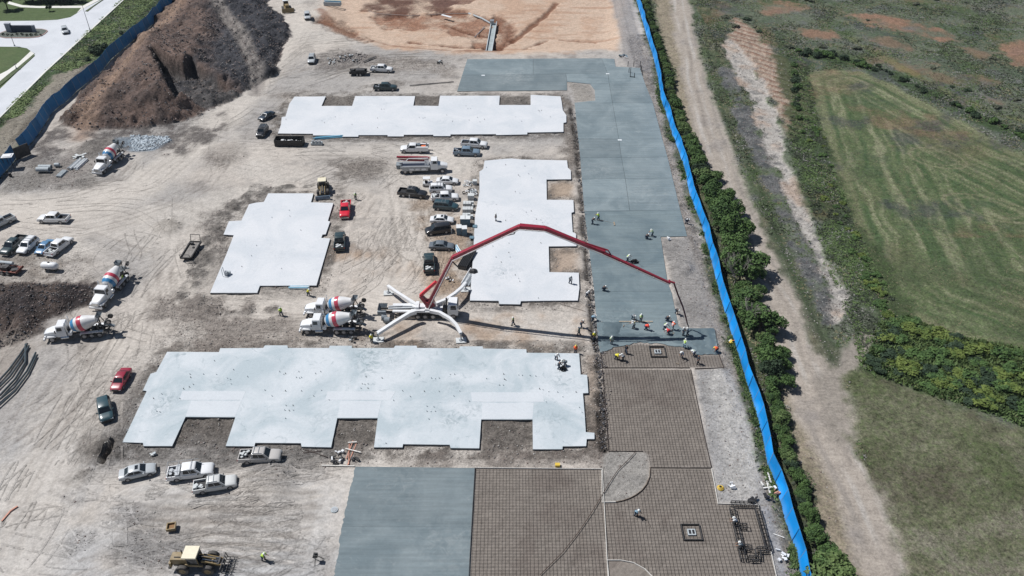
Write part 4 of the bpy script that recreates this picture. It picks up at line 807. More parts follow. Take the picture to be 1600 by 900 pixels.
def fence(px, label, m, H=2.6, lean=0.25, bil=0.25, seed=1, bay=3.0, group=None):
    L = GP(px); cum = [0]; r = random.Random(seed)
    for p, q in zip(L, L[1:]): cum.append(cum[-1]+math.dist(p, q))
    T = cum[-1]; n = int(T/bay); at = lambda s: (np.interp(s, cum, [p[0] for p in L]), np.interp(s, cum, [p[1] for p in L]))
    o = at(0); t = thing('windscreen_fence', label, 'fence', (o[0], o[1], 0), 0, group)
    post = cached('fence_post', lambda: MB().tube((0,0,0), (0,0,1), .04, .04, 6))
    prev = None; K = 5; offs = [r.uniform(-.5, 1)*bil for _ in range(n+2)]
    for i in range(n+1):
        p = at(i*T/n); q = at(min(T, i*T/n+1)); q0 = at(max(0, i*T/n-1)); d = Vector((q[0]-q0[0], q[1]-q0[1], 0)).normalized(); nn = Vector((-d.y, d.x, 0))
        if nn.x < 0: nn = -nn
        if 'left' in label: nn = -nn
        z = zat(*p); base = Vector((p[0], p[1], z)); top = base+nn*(lean+offs[i]*.6)+Vector((0, 0, H*r.uniform(.93, 1.04)))
        if not (i == 0): 
            mb = MB(); M = 6
            for a in range(M+1):
                f = a/M
                for b in range(K+1):
                    g = b/K; P = prev[0].lerp(base, f).lerp(prev[1].lerp(top, f), g)
                    w = math.sin(math.pi*f)*math.sin(math.pi*min(1, g*1.1))*bil*offs[i]/bil*1.3 if bil else 0
                    P = P+nn*w+Vector((0,0,-0.10*math.sin(math.pi*f)*g)); mb.v.append((P.x-o[0], P.y-o[1], P.z+.03))
            for a in range(M):
                for b in range(K): k = a*(K+1)+b; mb.f.append((k, k+K+1, k+K+2, k+1))
            part('windscreen_panel', mb, m, t, 60)
            part('top_rail', MB().tube(prev[1]-Vector((o[0], o[1], 0)), top-Vector((o[0], o[1], 0)), .018, .018, 5), FBLUE2, t)
        pb = MB().tube(base-Vector((o[0], o[1], .1)), top-Vector((o[0], o[1], -.05)), .04, .04, 6); part('post', pb, STEEL, t)
        if i and i % 3 == 0: part('seam_strap', MB().tube(base+nn*-.06-Vector((o[0], o[1], -.05)), top+nn*-.06-Vector((o[0], o[1], .05)), .05, .05, 5), FBLUE2 if m is FBLUE else FBLUE, t)
        prev = (base, top)
    return t
fence(FENCE_R, 'long bright blue windscreen fence up the right side beside the tree line', FBLUE, 2.6, 0.35, 0.35, 1)
fence(FENCE_L1, 'shade-darkened blue windscreen fence climbing past the big spoil mound on the left', FBLUE2, 3.2, 0.5, 0.25, 2)
fence(FENCE_L2, 'short shade-darkened blue windscreen fence at the left picture edge below the gate gap', FBLUE2, 3.0, 0.4, 0.25, 3)
# ------------------------------------------------------------------ leaves, trees, shrubs
def leafmat(name, c1, c2):
    m = bpy.data.materials.new(name); m.use_nodes = True; N = m.node_tree.nodes; L = m.node_tree.links; b = N['Principled BSDF']
    b.inputs['Roughness'].default_value = .75; b.inputs['Specular IOR Level'].default_value = .2
    oi = N.new('ShaderNodeObjectInfo'); geo = N.new('ShaderNodeNewGeometry'); no = N.new('ShaderNodeTexNoise'); no.inputs['Scale'].default_value = 1.1; no.inputs['Detail'].default_value = 4
    L.new(geo.outputs['Position'], no.inputs['Vector'])
    ad = N.new('ShaderNodeMath'); ad.operation = 'MULTIPLY_ADD'; ad.inputs[1].default_value = .35; L.new(oi.outputs['Random'], ad.inputs[0])
    mr = N.new('ShaderNodeMapRange'); mr.inputs[1].default_value = .3; mr.inputs[2].default_value = .7; L.new(no.outputs[0], mr.inputs[0]); L.new(mr.outputs[0], ad.inputs[2])
    mx = N.new('ShaderNodeMix'); mx.data_type = 'RGBA'; mx.inputs[6].default_value = (*c1, 1); mx.inputs[7].default_value = (*c2, 1)
    L.new(ad.outputs[0], mx.inputs[0]); L.new(mx.outputs[2], b.inputs['Base Color'])
    MATS[name] = m; return m
LEAF = leafmat('hedge_leaves', (0.032, 0.066, 0.026), (0.080, 0.138, 0.042))
LEAFD = leafmat('dark_leaves', (0.018, 0.034, 0.022), (0.040, 0.065, 0.035))
LEAFY = leafmat('yellow_green_leaves', (0.060, 0.100, 0.025), (0.135, 0.175, 0.045))
LEAFG = leafmat('grey_green_leaves', (0.05, 0.065, 0.045), (0.12, 0.13, 0.09))
LEAFH = leafmat('light_hedge_leaves', (0.055, 0.095, 0.035), (0.12, 0.17, 0.06)); BARK = mat('bark', (0.085, 0.07, 0.058), .9, 0, .25, 5); DEADW = mat('dead_wood', (0.34, 0.31, 0.29), .9, 0, .15, 5)
def leafmesh(name, blobs, per, size, seed):
    """crown: for each blob (x,y,z,r) a loose shell of small leaf quads"""
    rg = np.random.RandomState(seed); vs = []
    for x, y, z, r in blobs:
        n = int(per*r*r*1.5)+8; d = rg.normal(size=(n, 3)); d /= np.linalg.norm(d, axis=1)[:, None]
        rad = r*rg.uniform(.55, 1.08, n)**.6; c = np.array([x, y, z])+d*rad[:, None]*[1, 1, .85]
        nr = d+rg.normal(size=(n, 3))*.7+[0, 0, .5]; nr /= np.linalg.norm(nr, axis=1)[:, None]
        a = np.cross(nr, rg.normal(size=(n, 3))); a /= np.linalg.norm(a, axis=1)[:, None]; b = np.cross(nr, a)
        s = size*rg.uniform(.6, 1.35, n)[:, None]
        vs.append(np.stack([c-a*s-b*s*.55, c+a*s*.2-b*s*.8, c+a*s+b*s*.3, c-a*s*.1+b*s*.8], 1))
    V = np.concatenate(vs).reshape(-1, 3); me = bpy.data.meshes.new(name); k = len(V)//4
    me.vertices.add(len(V)); me.vertices.foreach_set('co', V.astype(np.float32).ravel()); me.loops.add(len(V)); me.loops.foreach_set('vertex_index', np.arange(len(V), dtype=np.int32))
    me.polygons.add(k); me.polygons.foreach_set('loop_start', np.arange(0, len(V), 4, dtype=np.int32)); me.polygons.foreach_set('loop_total', np.full(k, 4, np.int32)); me.update(calc_edges=True); me.materials.append(None); return me
def blobs_for(R, H, n, seed, z0=.35):
    r = random.Random(seed); B = []
    for i in range(n):
        a = r.uniform(0, 6.283); q = R*math.sqrt(r.random())*.78; z = H*(z0+(1-z0)*(1-(q/R)**2)*r.uniform(.35, .92)); B.append((q*math.cos(a), q*math.sin(a), z, R*r.uniform(.24, .42)))
    return B
TREES = []
for k in range(7):
    R, Hh = 2.3, 4.2; bl = blobs_for(R, Hh, 17, 100+k); rr_ = random.Random(k)
    tm_ = MB().tube((0,0,-.2), (rr_.uniform(-.2,.2),0,Hh*.45), .16, .10, 7)
    for b in bl[:7]: tm_.tube((0,0,Hh*.3), (b[0]*.8, b[1]*.8, b[2]*.95), .07, .02, 5)
    TREES.append((cached('crown|%d' % k, lambda: leafmesh('crown', bl, 95, .17, k)), cached('trunk|%d' % k, lambda: tm_)))
SHRUBS = [cached('shrub|%d' % k, lambda: leafmesh('shrub', blobs_for(1.3, 1.5, 10, 200+k, .25), 150, .15, 50+k)) for k in range(5)]
def tree(p, s, sz, label, k, m=LEAF, group=None, rz=0):
    t = thing('tree', label, 'tree', (p.x, p.y, zat(p.x, p.y)), rz, group)
    c = part('crown', TREES[k % 7][0], m, t); c.scale = (s, s, sz); q = part('trunk', TREES[k % 7][1], BARK, t); q.scale = (s, s, sz); return t
rt_ = random.Random(11); HEDGE = GP([(x+(7+y*.022), y) for x, y in FENCE_R]); cum = [0]
for p, q in zip(HEDGE, HEDGE[1:]): cum.append(cum[-1]+math.dist(p, q))
s_ = 0.0; k = 0; hx = [p[0] for p in HEDGE]; hy = [p[1] for p in HEDGE]
G_H = 'trees of the dense hedgerow along the outside of the bright blue fence'
HS = lambda row: 'at the far end beside the red excavation' if row < 90 else 'beside the finished grey paving' if row < 330 else 'beside the gravel island and red boom' if row < 520 else 'beside the rebar mats' if row < 720 else 'nearest the camera beside the widest rebar mat'
HL = lambda row, o=0: ('outer' if o else 'leafy')+' green tree in the blue fence hedgerow, '+HS(row)
G_HR = lambda row, o=0: ('outer ' if o else '')+'trees of the blue fence hedgerow '+HS(row)
def size_at(py):  # crown scale by photo row: denser and larger in the middle stretch
    return np.interp(py, [0, 110, 200, 290, 430, 520, 640, 700, 790, 870, 905], [.42,.46,.58,.92,1.15,1.1,.64,.48,.44,.56,1.15])
def rowof(y):
    lo, hi = -400.0, 1200.0
    for _ in range(30):
        m_ = (lo+hi)/2
        if G(800, m_).y > y: lo = m_
        else: hi = m_
    return lo
while s_ < cum[-1]:
    x = np.interp(s_, cum, hx); y = np.interp(s_, cum, hy); row = rowof(y); sc = size_at(row)*rt_.uniform(.6, 1.25)
    off = rt_.uniform(0.2, 1.0)*sc+ (rt_.uniform(0, 2.2) if 280 < row < 600 else rt_.uniform(-.2,.5))
    tree(Vector((x+off+.5, y, 0)), sc, sc*rt_.uniform(.6, 1.15), HL(row), k, rt_.choice((LEAFD, LEAF, LEAF, LEAF, LEAF, LEAFH)), G_HR(row), rt_.uniform(0, 6))
    s_ += sc*rt_.uniform(1.4, 3.0); k += 1
    if 270 < row < 640 and rt_.random() < .65:
        sc2 = sc*rt_.uniform(.6, .9); tree(Vector((x+off+rt_.uniform(2.4, 3.8), y+rt_.uniform(-1.5,1.5), 0)), sc2, sc2*.9, HL(row, 1), k+3, LEAF, G_HR(row, 1), rt_.uniform(0, 6))
def dead(px, py, label, seed, h=4.5):
    g = G(px, py); r = random.Random(seed); mb = MB(); mb.tube((0,0,0), (.2,0,1.2), .12, .09, 6)
    def br(p, d, l, rad, dep):
        q = p+d*l; mb.tube(p, q, rad, rad*.6, 5)
        if dep:
            for _ in range(3): br(q, (d+Vector((r.uniform(-.6,.6), r.uniform(-.6,.6), r.uniform(-.1,.4)))).normalized(), l*.75, rad*.6, dep-1)
    t = thing('bare_tree', label, 'dead tree', (g.x, g.y, 0))
    for _ in range(5): br(Vector((.2,0,1.2)), Vector((r.uniform(-.8,.8), r.uniform(-.8,.8), r.uniform(.7,1.4))).normalized(), h*.28, .075, 3)
    part('branch', mb, DEADW, t)
dead(1146, 446, 'bare grey dead tree among the green hedgerow, nearest the middle of the blue fence', 4, 6.8)
dead(1168, 508, 'smaller bare grey dead tree in the hedgerow, a little nearer the camera', 9, 5.2)
# shrub belt right of the track, far hedge corner, single shrubs
def shrub(px, py, s, label, m, group, sz=None, k=None):
    g = G(px, py); o = link('shrub', SHRUBS[rt_.randrange(5) if k is None else k], m, None, (g.x, g.y, zat(g.x, g.y)-.05), rt_.uniform(0, 6)); o.scale = (s, s, sz or s); return tag(o, label, 'shrub', group)
bp_ = sdist; BW = GP(BELT); G_B = 'shrubs of the thick green belt between the mown field and the lower meadow'; n = 0
while n < 105:
    px, py = rt_.uniform(1345, 1640), rt_.uniform(495, 690); g = G(px, py)
    if bp_(BW, np.array([g.x]), np.array([g.y]))[0] < .8: continue
    s = rt_.uniform(.75, 1.5); yl_ = rt_.random() < .34
    shrub(px, py, s, 'yellowish green shrub in the thick belt between the mown field and the lower meadow' if yl_ else 'dark green shrub in the thick belt between the mown field and the lower meadow', LEAFY if yl_ else (LEAF if rt_.random() < .6 else LEAFD), G_B+(' (yellowish)' if yl_ else ' (dark green)'), s*rt_.uniform(.35, .65)); n += 1
G_F = 'dark shrubs of the hedge round the far end of the mown field'
for (a, b, cnt, smin, smax) in (((1238,130),(1258,230),9,.5,.9), ((1243,84),(1300,88),11,.8,1.5), ((1300,88),(1370,108),12,.7,1.3), ((1370,108),(1480,160),11,.5,1.0), ((1480,160),(1600,212),12,.7,1.2), ((1600,212),(1660,235),4,.8,1.2), ((1238,90),(1250,160),9,.6,1.1)):
    for i in range(cnt):
        f = rt_.random(); s = rt_.uniform(smin, smax); shrub(a[0]+(b[0]-a[0])*f+rt_.uniform(-3,3), a[1]+(b[1]-a[1])*f+rt_.uniform(-4,4), s, 'dark green shrub in the hedge round the far end of the mown field', LEAFD if rt_.random() < .5 else LEAF, G_F, s*.8)
G_M = 'shrubs in the scrubby strip down the left edge of the mown field'
for i in range(46):
    f = rt_.random(); L_ = [(1255,150),(1285,240),(1300,300),(1335,380),(1372,450),(1400,500)]; q = f*5; j = int(q); u = q-j; a, b = L_[j], L_[min(j+1,5)]
    s = rt_.uniform(.4, .9); yl_ = rt_.random() < .2; shrub(a[0]+(b[0]-a[0])*u+rt_.uniform(-16,12), a[1]+(b[1]-a[1])*u, s, 'low yellowish green shrub in the scrubby strip down the left edge of the mown field' if yl_ else 'low green shrub in the scrubby strip down the left edge of the mown field', LEAFY if yl_ else LEAF, G_M+(' (yellowish)' if yl_ else ' (green)'), s*.55)
for i in range(46):
    px, py = rt_.uniform(1130, 1640), rt_.uniform(-20, 190)
    if px < 1230 and py > 60: continue
    if px > 1240 and py > 60+(px-1240)*.36: continue
    s = rt_.uniform(.5, 1.3); shrub(px, py, s, 'low grey-green bush scattered on the far rough scrubland with red bare patches', LEAFD if rt_.random() < .5 else LEAFG, 'low bushes scattered over the far scrubland', s*.5)
for px, py, s in ((150,84,1.6),(156,80,1.5),(144,80,1.2),(163,75,1.1),(190,53,.8),(262,-2,1.0),(138,94,.9)):
    shrub(px, py, s, 'dark green bush on the grassy verge against the outside of the left blue fence', LEAFD, 'bushes on the verge against the left blue fence', s*.8)
# trees and sign on the far left corner
for px, py, s, lab in ((12,15,1.25,'small dark tree on the lawn beside the curving footpath, far left corner'), (78,17.5,.42,'tiny sapling on the far left lawn below the footpath')):
    tree(G(px, py), s, s*1.25, lab, 2, LEAFD)
G_T = 'dense dark trees along the top edge behind the lawn footpath'
for px, s in ((40,1.0),(52,1.5),(64,1.6),(76,1.6),(88,1.7),(100,1.6),(112,1.5),(122,1.1),(-15,1.4)):
    tree(G(px, 4.0-s), s, s*.8, 'dense dark tree in the row behind the far left footpath', int(px) % 7, LEAFD, G_T, px)
g = G(36, 50.5); mon = thing('monument_sign', 'long low dark entrance sign wall with a stone pier, on the road island', 'sign wall', (g.x, g.y, .2))
part('sign_wall', MB().box((0,0,.9), (6.6,.5,1.8)).box((0,0,1.85), (6.8,.6,.1)), mat('dark_stone', (.05,.06,.085), .8, 0, .2, 3), mon)
part('stone_pier', MB().box((-3.9,.1,1.2), (1.5,.9,2.4)).box((-3.9,.1,2.45), (1.7,1.1,.12)), mat('pier_stone', (.26,.28,.32), .9, 0, .25, 4), mon); part('stone_pier', MB().box((3.6,0,1.0), (.8,.7,2.0)), MATS['pier_stone'], mon)
for i in range(9):
    g = G(5+i*7.4, 56.5+rt_.uniform(-1,1)); s = rt_.uniform(.3,.45); o = link('shrub', SHRUBS[i % 5], LEAFG if i % 2 else LEAFD, None, (g.x, g.y, .2)); o.scale = (s,s,s); tag(o, 'small clipped shrub in the planting bed in front of the entrance sign wall', 'shrub', 'small shrubs in the road island bed')
def lamp(bx, by, h, label, arm=(0,0)):
    g = G(bx, by); t = thing('street_lamp', label, 'street lamp', (g.x, g.y, 0)); part('pole', MB().tube((0,0,0), (0,0,h), .09, .05, 6), DSTEEL, t)
    part('lamp_arm', MB().tube((0,0,h), (arm[0],arm[1],h+.2), .05, .05, 5), DSTEEL, t); part('lamp_head', MB().box((arm[0],arm[1],h+.2), (.7,.3,.12)), DSTEEL, t); part('base', MB().tube((0,0,0),(0,0,.4), .22,.2,8), CONPIPE, t)
lamp(141, 48, 7.8, 'tall thin street lamp on the grass verge beside the wide concrete road, upper one', (-1.8,0)); lamp(23, 72, 3.4, 'short lamp pole by the lower lawn near the entrance sign island', (-.6,0)); lamp(26, 108, 1.2, 'very short dark post standing on the verge strip beside the lower footpath', (.1,0))
# ------------------------------------------------------------------ countless weeds, stones and clods (stuff)
def scatter(name, pts, size, hgt, m, seed, tris=3):
    rg = np.random.RandomState(seed); P = np.repeat(np.array(pts), tris, 0); n = len(P); a = rg.uniform(0, 6.283, n)
    s = size*rg.uniform(.5, 1.4, n); h = hgt*rg.uniform(.4, 1.2, n); ox = rg.normal(size=(n, 2))*size*.5
    A = P.copy(); A[:, :2] += ox; d = np.stack([np.cos(a), np.sin(a)], 1)
    v0 = A.copy(); v0[:, :2] -= d*s[:, None]*.5; v1 = A.copy(); v1[:, :2] += d*s[:, None]*.5; v2 = A.copy(); v2[:, :2] += rg.normal(size=(n, 2))*s[:, None]*.6; v2[:, 2] += h
    V = np.stack([v0, v1, v2], 1).reshape(-1, 3); return rawmesh(name, V, np.arange(len(V)).reshape(-1, 3), m)
def rawmesh(name, V, F, m):
    me = bpy.data.meshes.new(name); k = F.shape[1]; me.vertices.add(len(V)); me.vertices.foreach_set('co', V.astype(np.float32).ravel()); me.loops.add(F.size); me.loops.foreach_set('vertex_index', F.astype(np.int32).ravel())
    me.polygons.add(len(F)); me.polygons.foreach_set('loop_start', np.arange(0, F.size, k, dtype=np.int32)); me.polygons.foreach_set('loop_total', np.full(len(F), k, np.int32)); me.update(calc_edges=True)
    me.materials.append(m); o = bpy.data.objects.new(name, me); COL.objects.link(o); return tag(o, kind='stuff')
def sample(n, poly=None, attr=None, thr=.3, seed=0, world=False, box=(-185, 185, 52, 285)):
    rg = np.random.RandomState(seed)
    if poly is not None:
        P = poly if world else GP(poly); X = [p[0] for p in P]; Y = [p[1] for p in P]; box = (min(X), max(X), min(Y), max(Y))
    x = rg.uniform(box[0], box[1], n*6); y = box[2]+(box[3]-box[2])*rg.uniform(0, 1, n*6)**1.25
    ok = np.abs(x) < (60+(y-50)*.56)+4
    if poly is not None: ok &= sdist(P, x, y) > 0
    i = np.clip(np.searchsorted(xs, x)-1, 0, len(xs)-2); j = np.clip(np.searchsorted(ys, y)-1, 0, len(ys)-2)
    if attr is not None: ok &= attr[j, i] > thr+rg.uniform(-.15, .25, len(x))
    ok &= GX[j, i] > -1e9
    x, y, i, j = x[ok][:n], y[ok][:n], i[ok][:n], j[ok][:n]; return np.stack([x, y, Zg[j, i]], 1)
def clumpy(P, size, thr, seed): return P[fbm(P[:, 0], P[:, 1], size, 3, seed) > thr]
W_G = leafmat('weed_green', (.055,.095,.035), (.11,.16,.06)); W_Y = leafmat('dry_grass', (.13,.125,.07), (.25,.22,.14)); W_D = leafmat('scrub_dark', (.030,.042,.028), (.065,.075,.05)); W_GR = leafmat('scrub_grey', (.15,.15,.145), (.26,.25,.23))
base = sample(150000, attr=veg, thr=.45, seed=2)
def off_(P, poly): return P[~(sdist(GP(poly), P[:, 0], P[:, 1]) > 0)]
base = off_(off_(base, FIELD), [(1325,600),(1345,575),(1460,618),(1660,690),(1760,1000),(1460,1000),(1405,860),(1370,760),(1335,670)])
scatter('weeds', clumpy(base[0::4], 7, -.05, 301), .30, .20, W_G, 3); scatter('dry_grass', clumpy(base[1::4], 5, .15, 302), .30, .14, W_Y, 4); scatter('scrub', clumpy(base[2::4], 9, 0, 303), .36, .22, W_D, 5); scatter('scrub', clumpy(base[3::4], 6, .2, 304), .30, .16, W_GR, 6)
es = sample(11000, [(1225,75),(1262,100),(1275,170),(1295,235),(1322,310),(1350,385),(1385,450),(1420,500),(1345,575),(1330,500),(1296,420),(1268,330),(1240,255),(1232,200),(1240,150)], seed=12)
scatter('scrub', clumpy(es[::2], 6, -.1, 311), .40, .16, W_G, 13); scatter('scrub', clumpy(es[1::2], 4, .15, 312), .38, .18, W_D, 14)
eb = sample(9000, BELT, seed=15); scatter('undergrowth', eb[::2], .42, .5, W_G, 16); W_U = leafmat('undergrowth_green', (.07,.11,.035), (.12,.16,.055)); scatter('undergrowth', clumpy(eb[1::2], 5, 0, 313), .4, .4, W_U, 17)
ef = sample(26000, FIELD, seed=18); scatter('stubble', clumpy(ef[::2], 4, .1, 314), .16, .06, W_Y, 19); scatter('stubble', clumpy(ef[1::2], 7, .1, 315), .18, .07, W_G, 20)
vl = sample(9000, [(85,118),(140,100),(262,-20),(210,-20),(72,112),(0,183),(-10,200),(30,180)], seed=8); W_V = leafmat('verge_green', (.085,.135,.05), (.16,.21,.085)); scatter('verge_grass', clumpy(vl, 5, -.1, 305), .6, .16, W_V, 9)
# weeds hugging the right fence on the site side
FRn = np.array([(np.interp(t, range(len(FR)), [p[0] for p in FR])-abs(np.random.normal())*.45-.05, np.interp(t, range(len(FR)), [p[1] for p in FR]), .05) for t in np.random.uniform(6, len(FR)-1, 5200)])
scatter('weeds', clumpy(FRn, 3, .05, 306), .38, .32, W_G, 10)
def stones(name, P, smin, smax, m, seed):
    rg = np.random.RandomState(seed); n = len(P); s = rg.uniform(0, 1, n)**2.5*(smax-smin)+smin
    O = np.array([(1,0,0),(0,1,0),(-1,0,0),(0,-1,0),(0,0,.8),(0,0,-.5)]); a = rg.uniform(0, 6.283, n); c, q = np.cos(a), np.sin(a)
    V = O[None]*rg.uniform(.6, 1.35, (n, 6, 1)); X = V[..., 0]*c[:, None]-V[..., 1]*q[:, None]; Y = V[..., 0]*q[:, None]+V[..., 1]*c[:, None]
    V = np.stack([X, Y, V[..., 2]], -1)*s[:, None, None]+P[:, None, :]; F = np.array([(0,1,4),(1,2,4),(2,3,4),(3,0,4),(1,0,5),(2,1,5),(3,2,5),(0,3,5)])
    return rawmesh(name, V.reshape(-1, 3), (F[None]+np.arange(n)[:, None, None]*6).reshape(-1, 3), m)
R_BR = mat('brown_clods', (.19,.15,.135), .95, 0, .3, .4); R_DK = mat('dark_clods', (.075,.075,.082), .95, 0, .3, .4); R_LT = mat('pale_stones', (.42,.40,.37), .95, 0, .25, .4); R_MD = mat('grey_clods', (.23,.21,.20), .95, 0, .25, .4)
notv = clod*(1-veg)
ma = sample(9000, MOUND, seed=21); stones('clods', ma[::2], .08, .38, R_BR, 22); stones('clods', ma[1::2], .08, .36, R_DK, 23)
mp_ = sample(1500, [(-40,450),(90,440),(150,443),(150,475),(72,498),(60,520),(0,545)], seed=24); stones('clods', mp_[::2], .08, .28, R_DK, 25); stones('clods', mp_[1::2], .07, .25, R_BR, 26)
tr_ = GP([(894,172),(904,225),(909,300),(914,360),(920,420),(927,500),(933,545),(939,590),(942,640),(946,700)]); rq = np.random.RandomState(41); tt = rq.uniform(0, 9, 700); tp = np.stack([np.interp(tt, range(10), [p[0] for p in tr_])+rq.normal(size=700)*.35, np.interp(tt, range(10), [p[1] for p in tr_]), np.full(700, .0)], 1); stones('clods', tp, .06, .30, R_DK, 42); stones('clods', tp+[.5,0,.05], .05, .2, R_MD, 43)
st = sample(34000, attr=notv, thr=.55, seed=27, box=(-120, 75, 54, 235)); stones('clods', st[::3], .05, .20, R_MD, 28); stones('clods', st[1::3], .05, .17, R_LT, 29); stones('clods', st[2::3], .05, .2, R_BR, 30)
sp_ = sample(5000, attr=None, seed=31, box=(-120, 75, 54, 235)); ok = np.array([zat(x, y) > .012 for x, y, z in sp_]); stones('pebbles', sp_[ok], .04, .11, R_MD, 32)
for P, cnt, m, lab in (([(540,82),(575,86),(560,100),(512,97),(520,88)], 260, R_MD, 0), ([(205,212),(262,213),(268,221),(235,234),(208,236)], 900, mat('bluish_crushed_rock', (.40,.45,.49), .9, 0, .3, 1), 0)):
    stones('rubble', sample(cnt, P, seed=cnt), .12, .5, m, cnt)
# ------------------------------------------------------------------ vehicles
def ring(x, zb, zt, w, cr=0.02):
    h = zt-zb; L = [(w*.88, zb), (w*.99, zb+.12*h), (w, zb+.55*h), (w*.97, zt-.10*h), (w*.86, zt), (w*.45, zt+cr)]
    return [(x, y, z) for y, z in L]+[(x, -y, z) for y, z in reversed(L)]
def quad_on(A, B, C, D, u0, u1, v0, v1, off=.014):
    """inset panel on the quad A(bottom0) B(bottom1) C(top1) D(top0), lifted off it"""
    A, B, C, D = map(Vector, (A, B, C, D)); P = lambda u, v: A.lerp(B, u).lerp(D.lerp(C, u), v)
    q = [P(u0, v0), P(u1, v0), P(u1, v1), P(u0, v1)]; n = (B-A).cross(D-A).normalized()
    mb = MB(); mb.add([p+n*off for p in q]+[p-n*.01 for p in q], [(0,1,2,3),(7,6,5,4),(0,4,5,1),(1,5,6,2),(2,6,7,3),(3,7,4,0)]); return mb
def wheelmesh(r, w): return MB().lathe([(-w/2, r*.86), (-w/2+.03, r), (w/2-.03, r), (w/2, r*.86), (w/2, r*.62), (w/2-.05, r*.6)], (0,0,0), (0,1,0), 18)
def rimmesh(r, w):
    mb = MB().tube((0,w/2-.05,0), (0,w/2-.005,0), r*.6, r*.56, 14); mb.tube((0,w/2-.01,0), (0,w/2+.02,0), r*.16, r*.14, 8)
    for i in range(5): a = i*1.2566; mb.bar((0,w/2+.002,0), (math.cos(a)*r*.56,w/2+.002,math.sin(a)*r*.56), .03, .07)
    return mb
def add_wheel(t, x, y, r, w, m=None):
    k = 'wheel|%.2f|%.2f' % (r, w); o = part('wheel', cached(k, lambda: wheelmesh(r, w), 40), RUBBER, t, loc=(x, y, r), rotz=0 if y > 0 else math.pi)
    part('rim', cached('rim|%.2f|%.2f' % (r, w), lambda: rimmesh(r, w), 40), m or RIM, o); return o
SPEC = {  # L, W, H, hood height, belt, cabin base x0,x1, roof x0,x1, wheel r, wheelbase, kind
 'sedan': (4.75,1.84,1.46, .84,.94, -1.75,1.18, -.95,.42, .34,2.78),
 'hatch': (4.2,1.78,1.5, .86,.95, -1.95,1.0, -1.45,.25, .33,2.6),
 'suv': (4.85,1.95,1.78, 1.05,1.1, -2.3,1.15, -2.0,.5, .38,2.85),
 'van': (5.1,1.98,1.78, 1.0,1.08, -2.42,1.45, -2.2,.7, .36,3.0),
 'pickup': (5.85,2.02,1.92, 1.12,1.16, -.95,1.42, -.72,.72, .41,3.65),
 'crewcab': (6.0,2.02,1.93, 1.12,1.16, -1.15,1.5, -.95,.8, .41,3.75)}
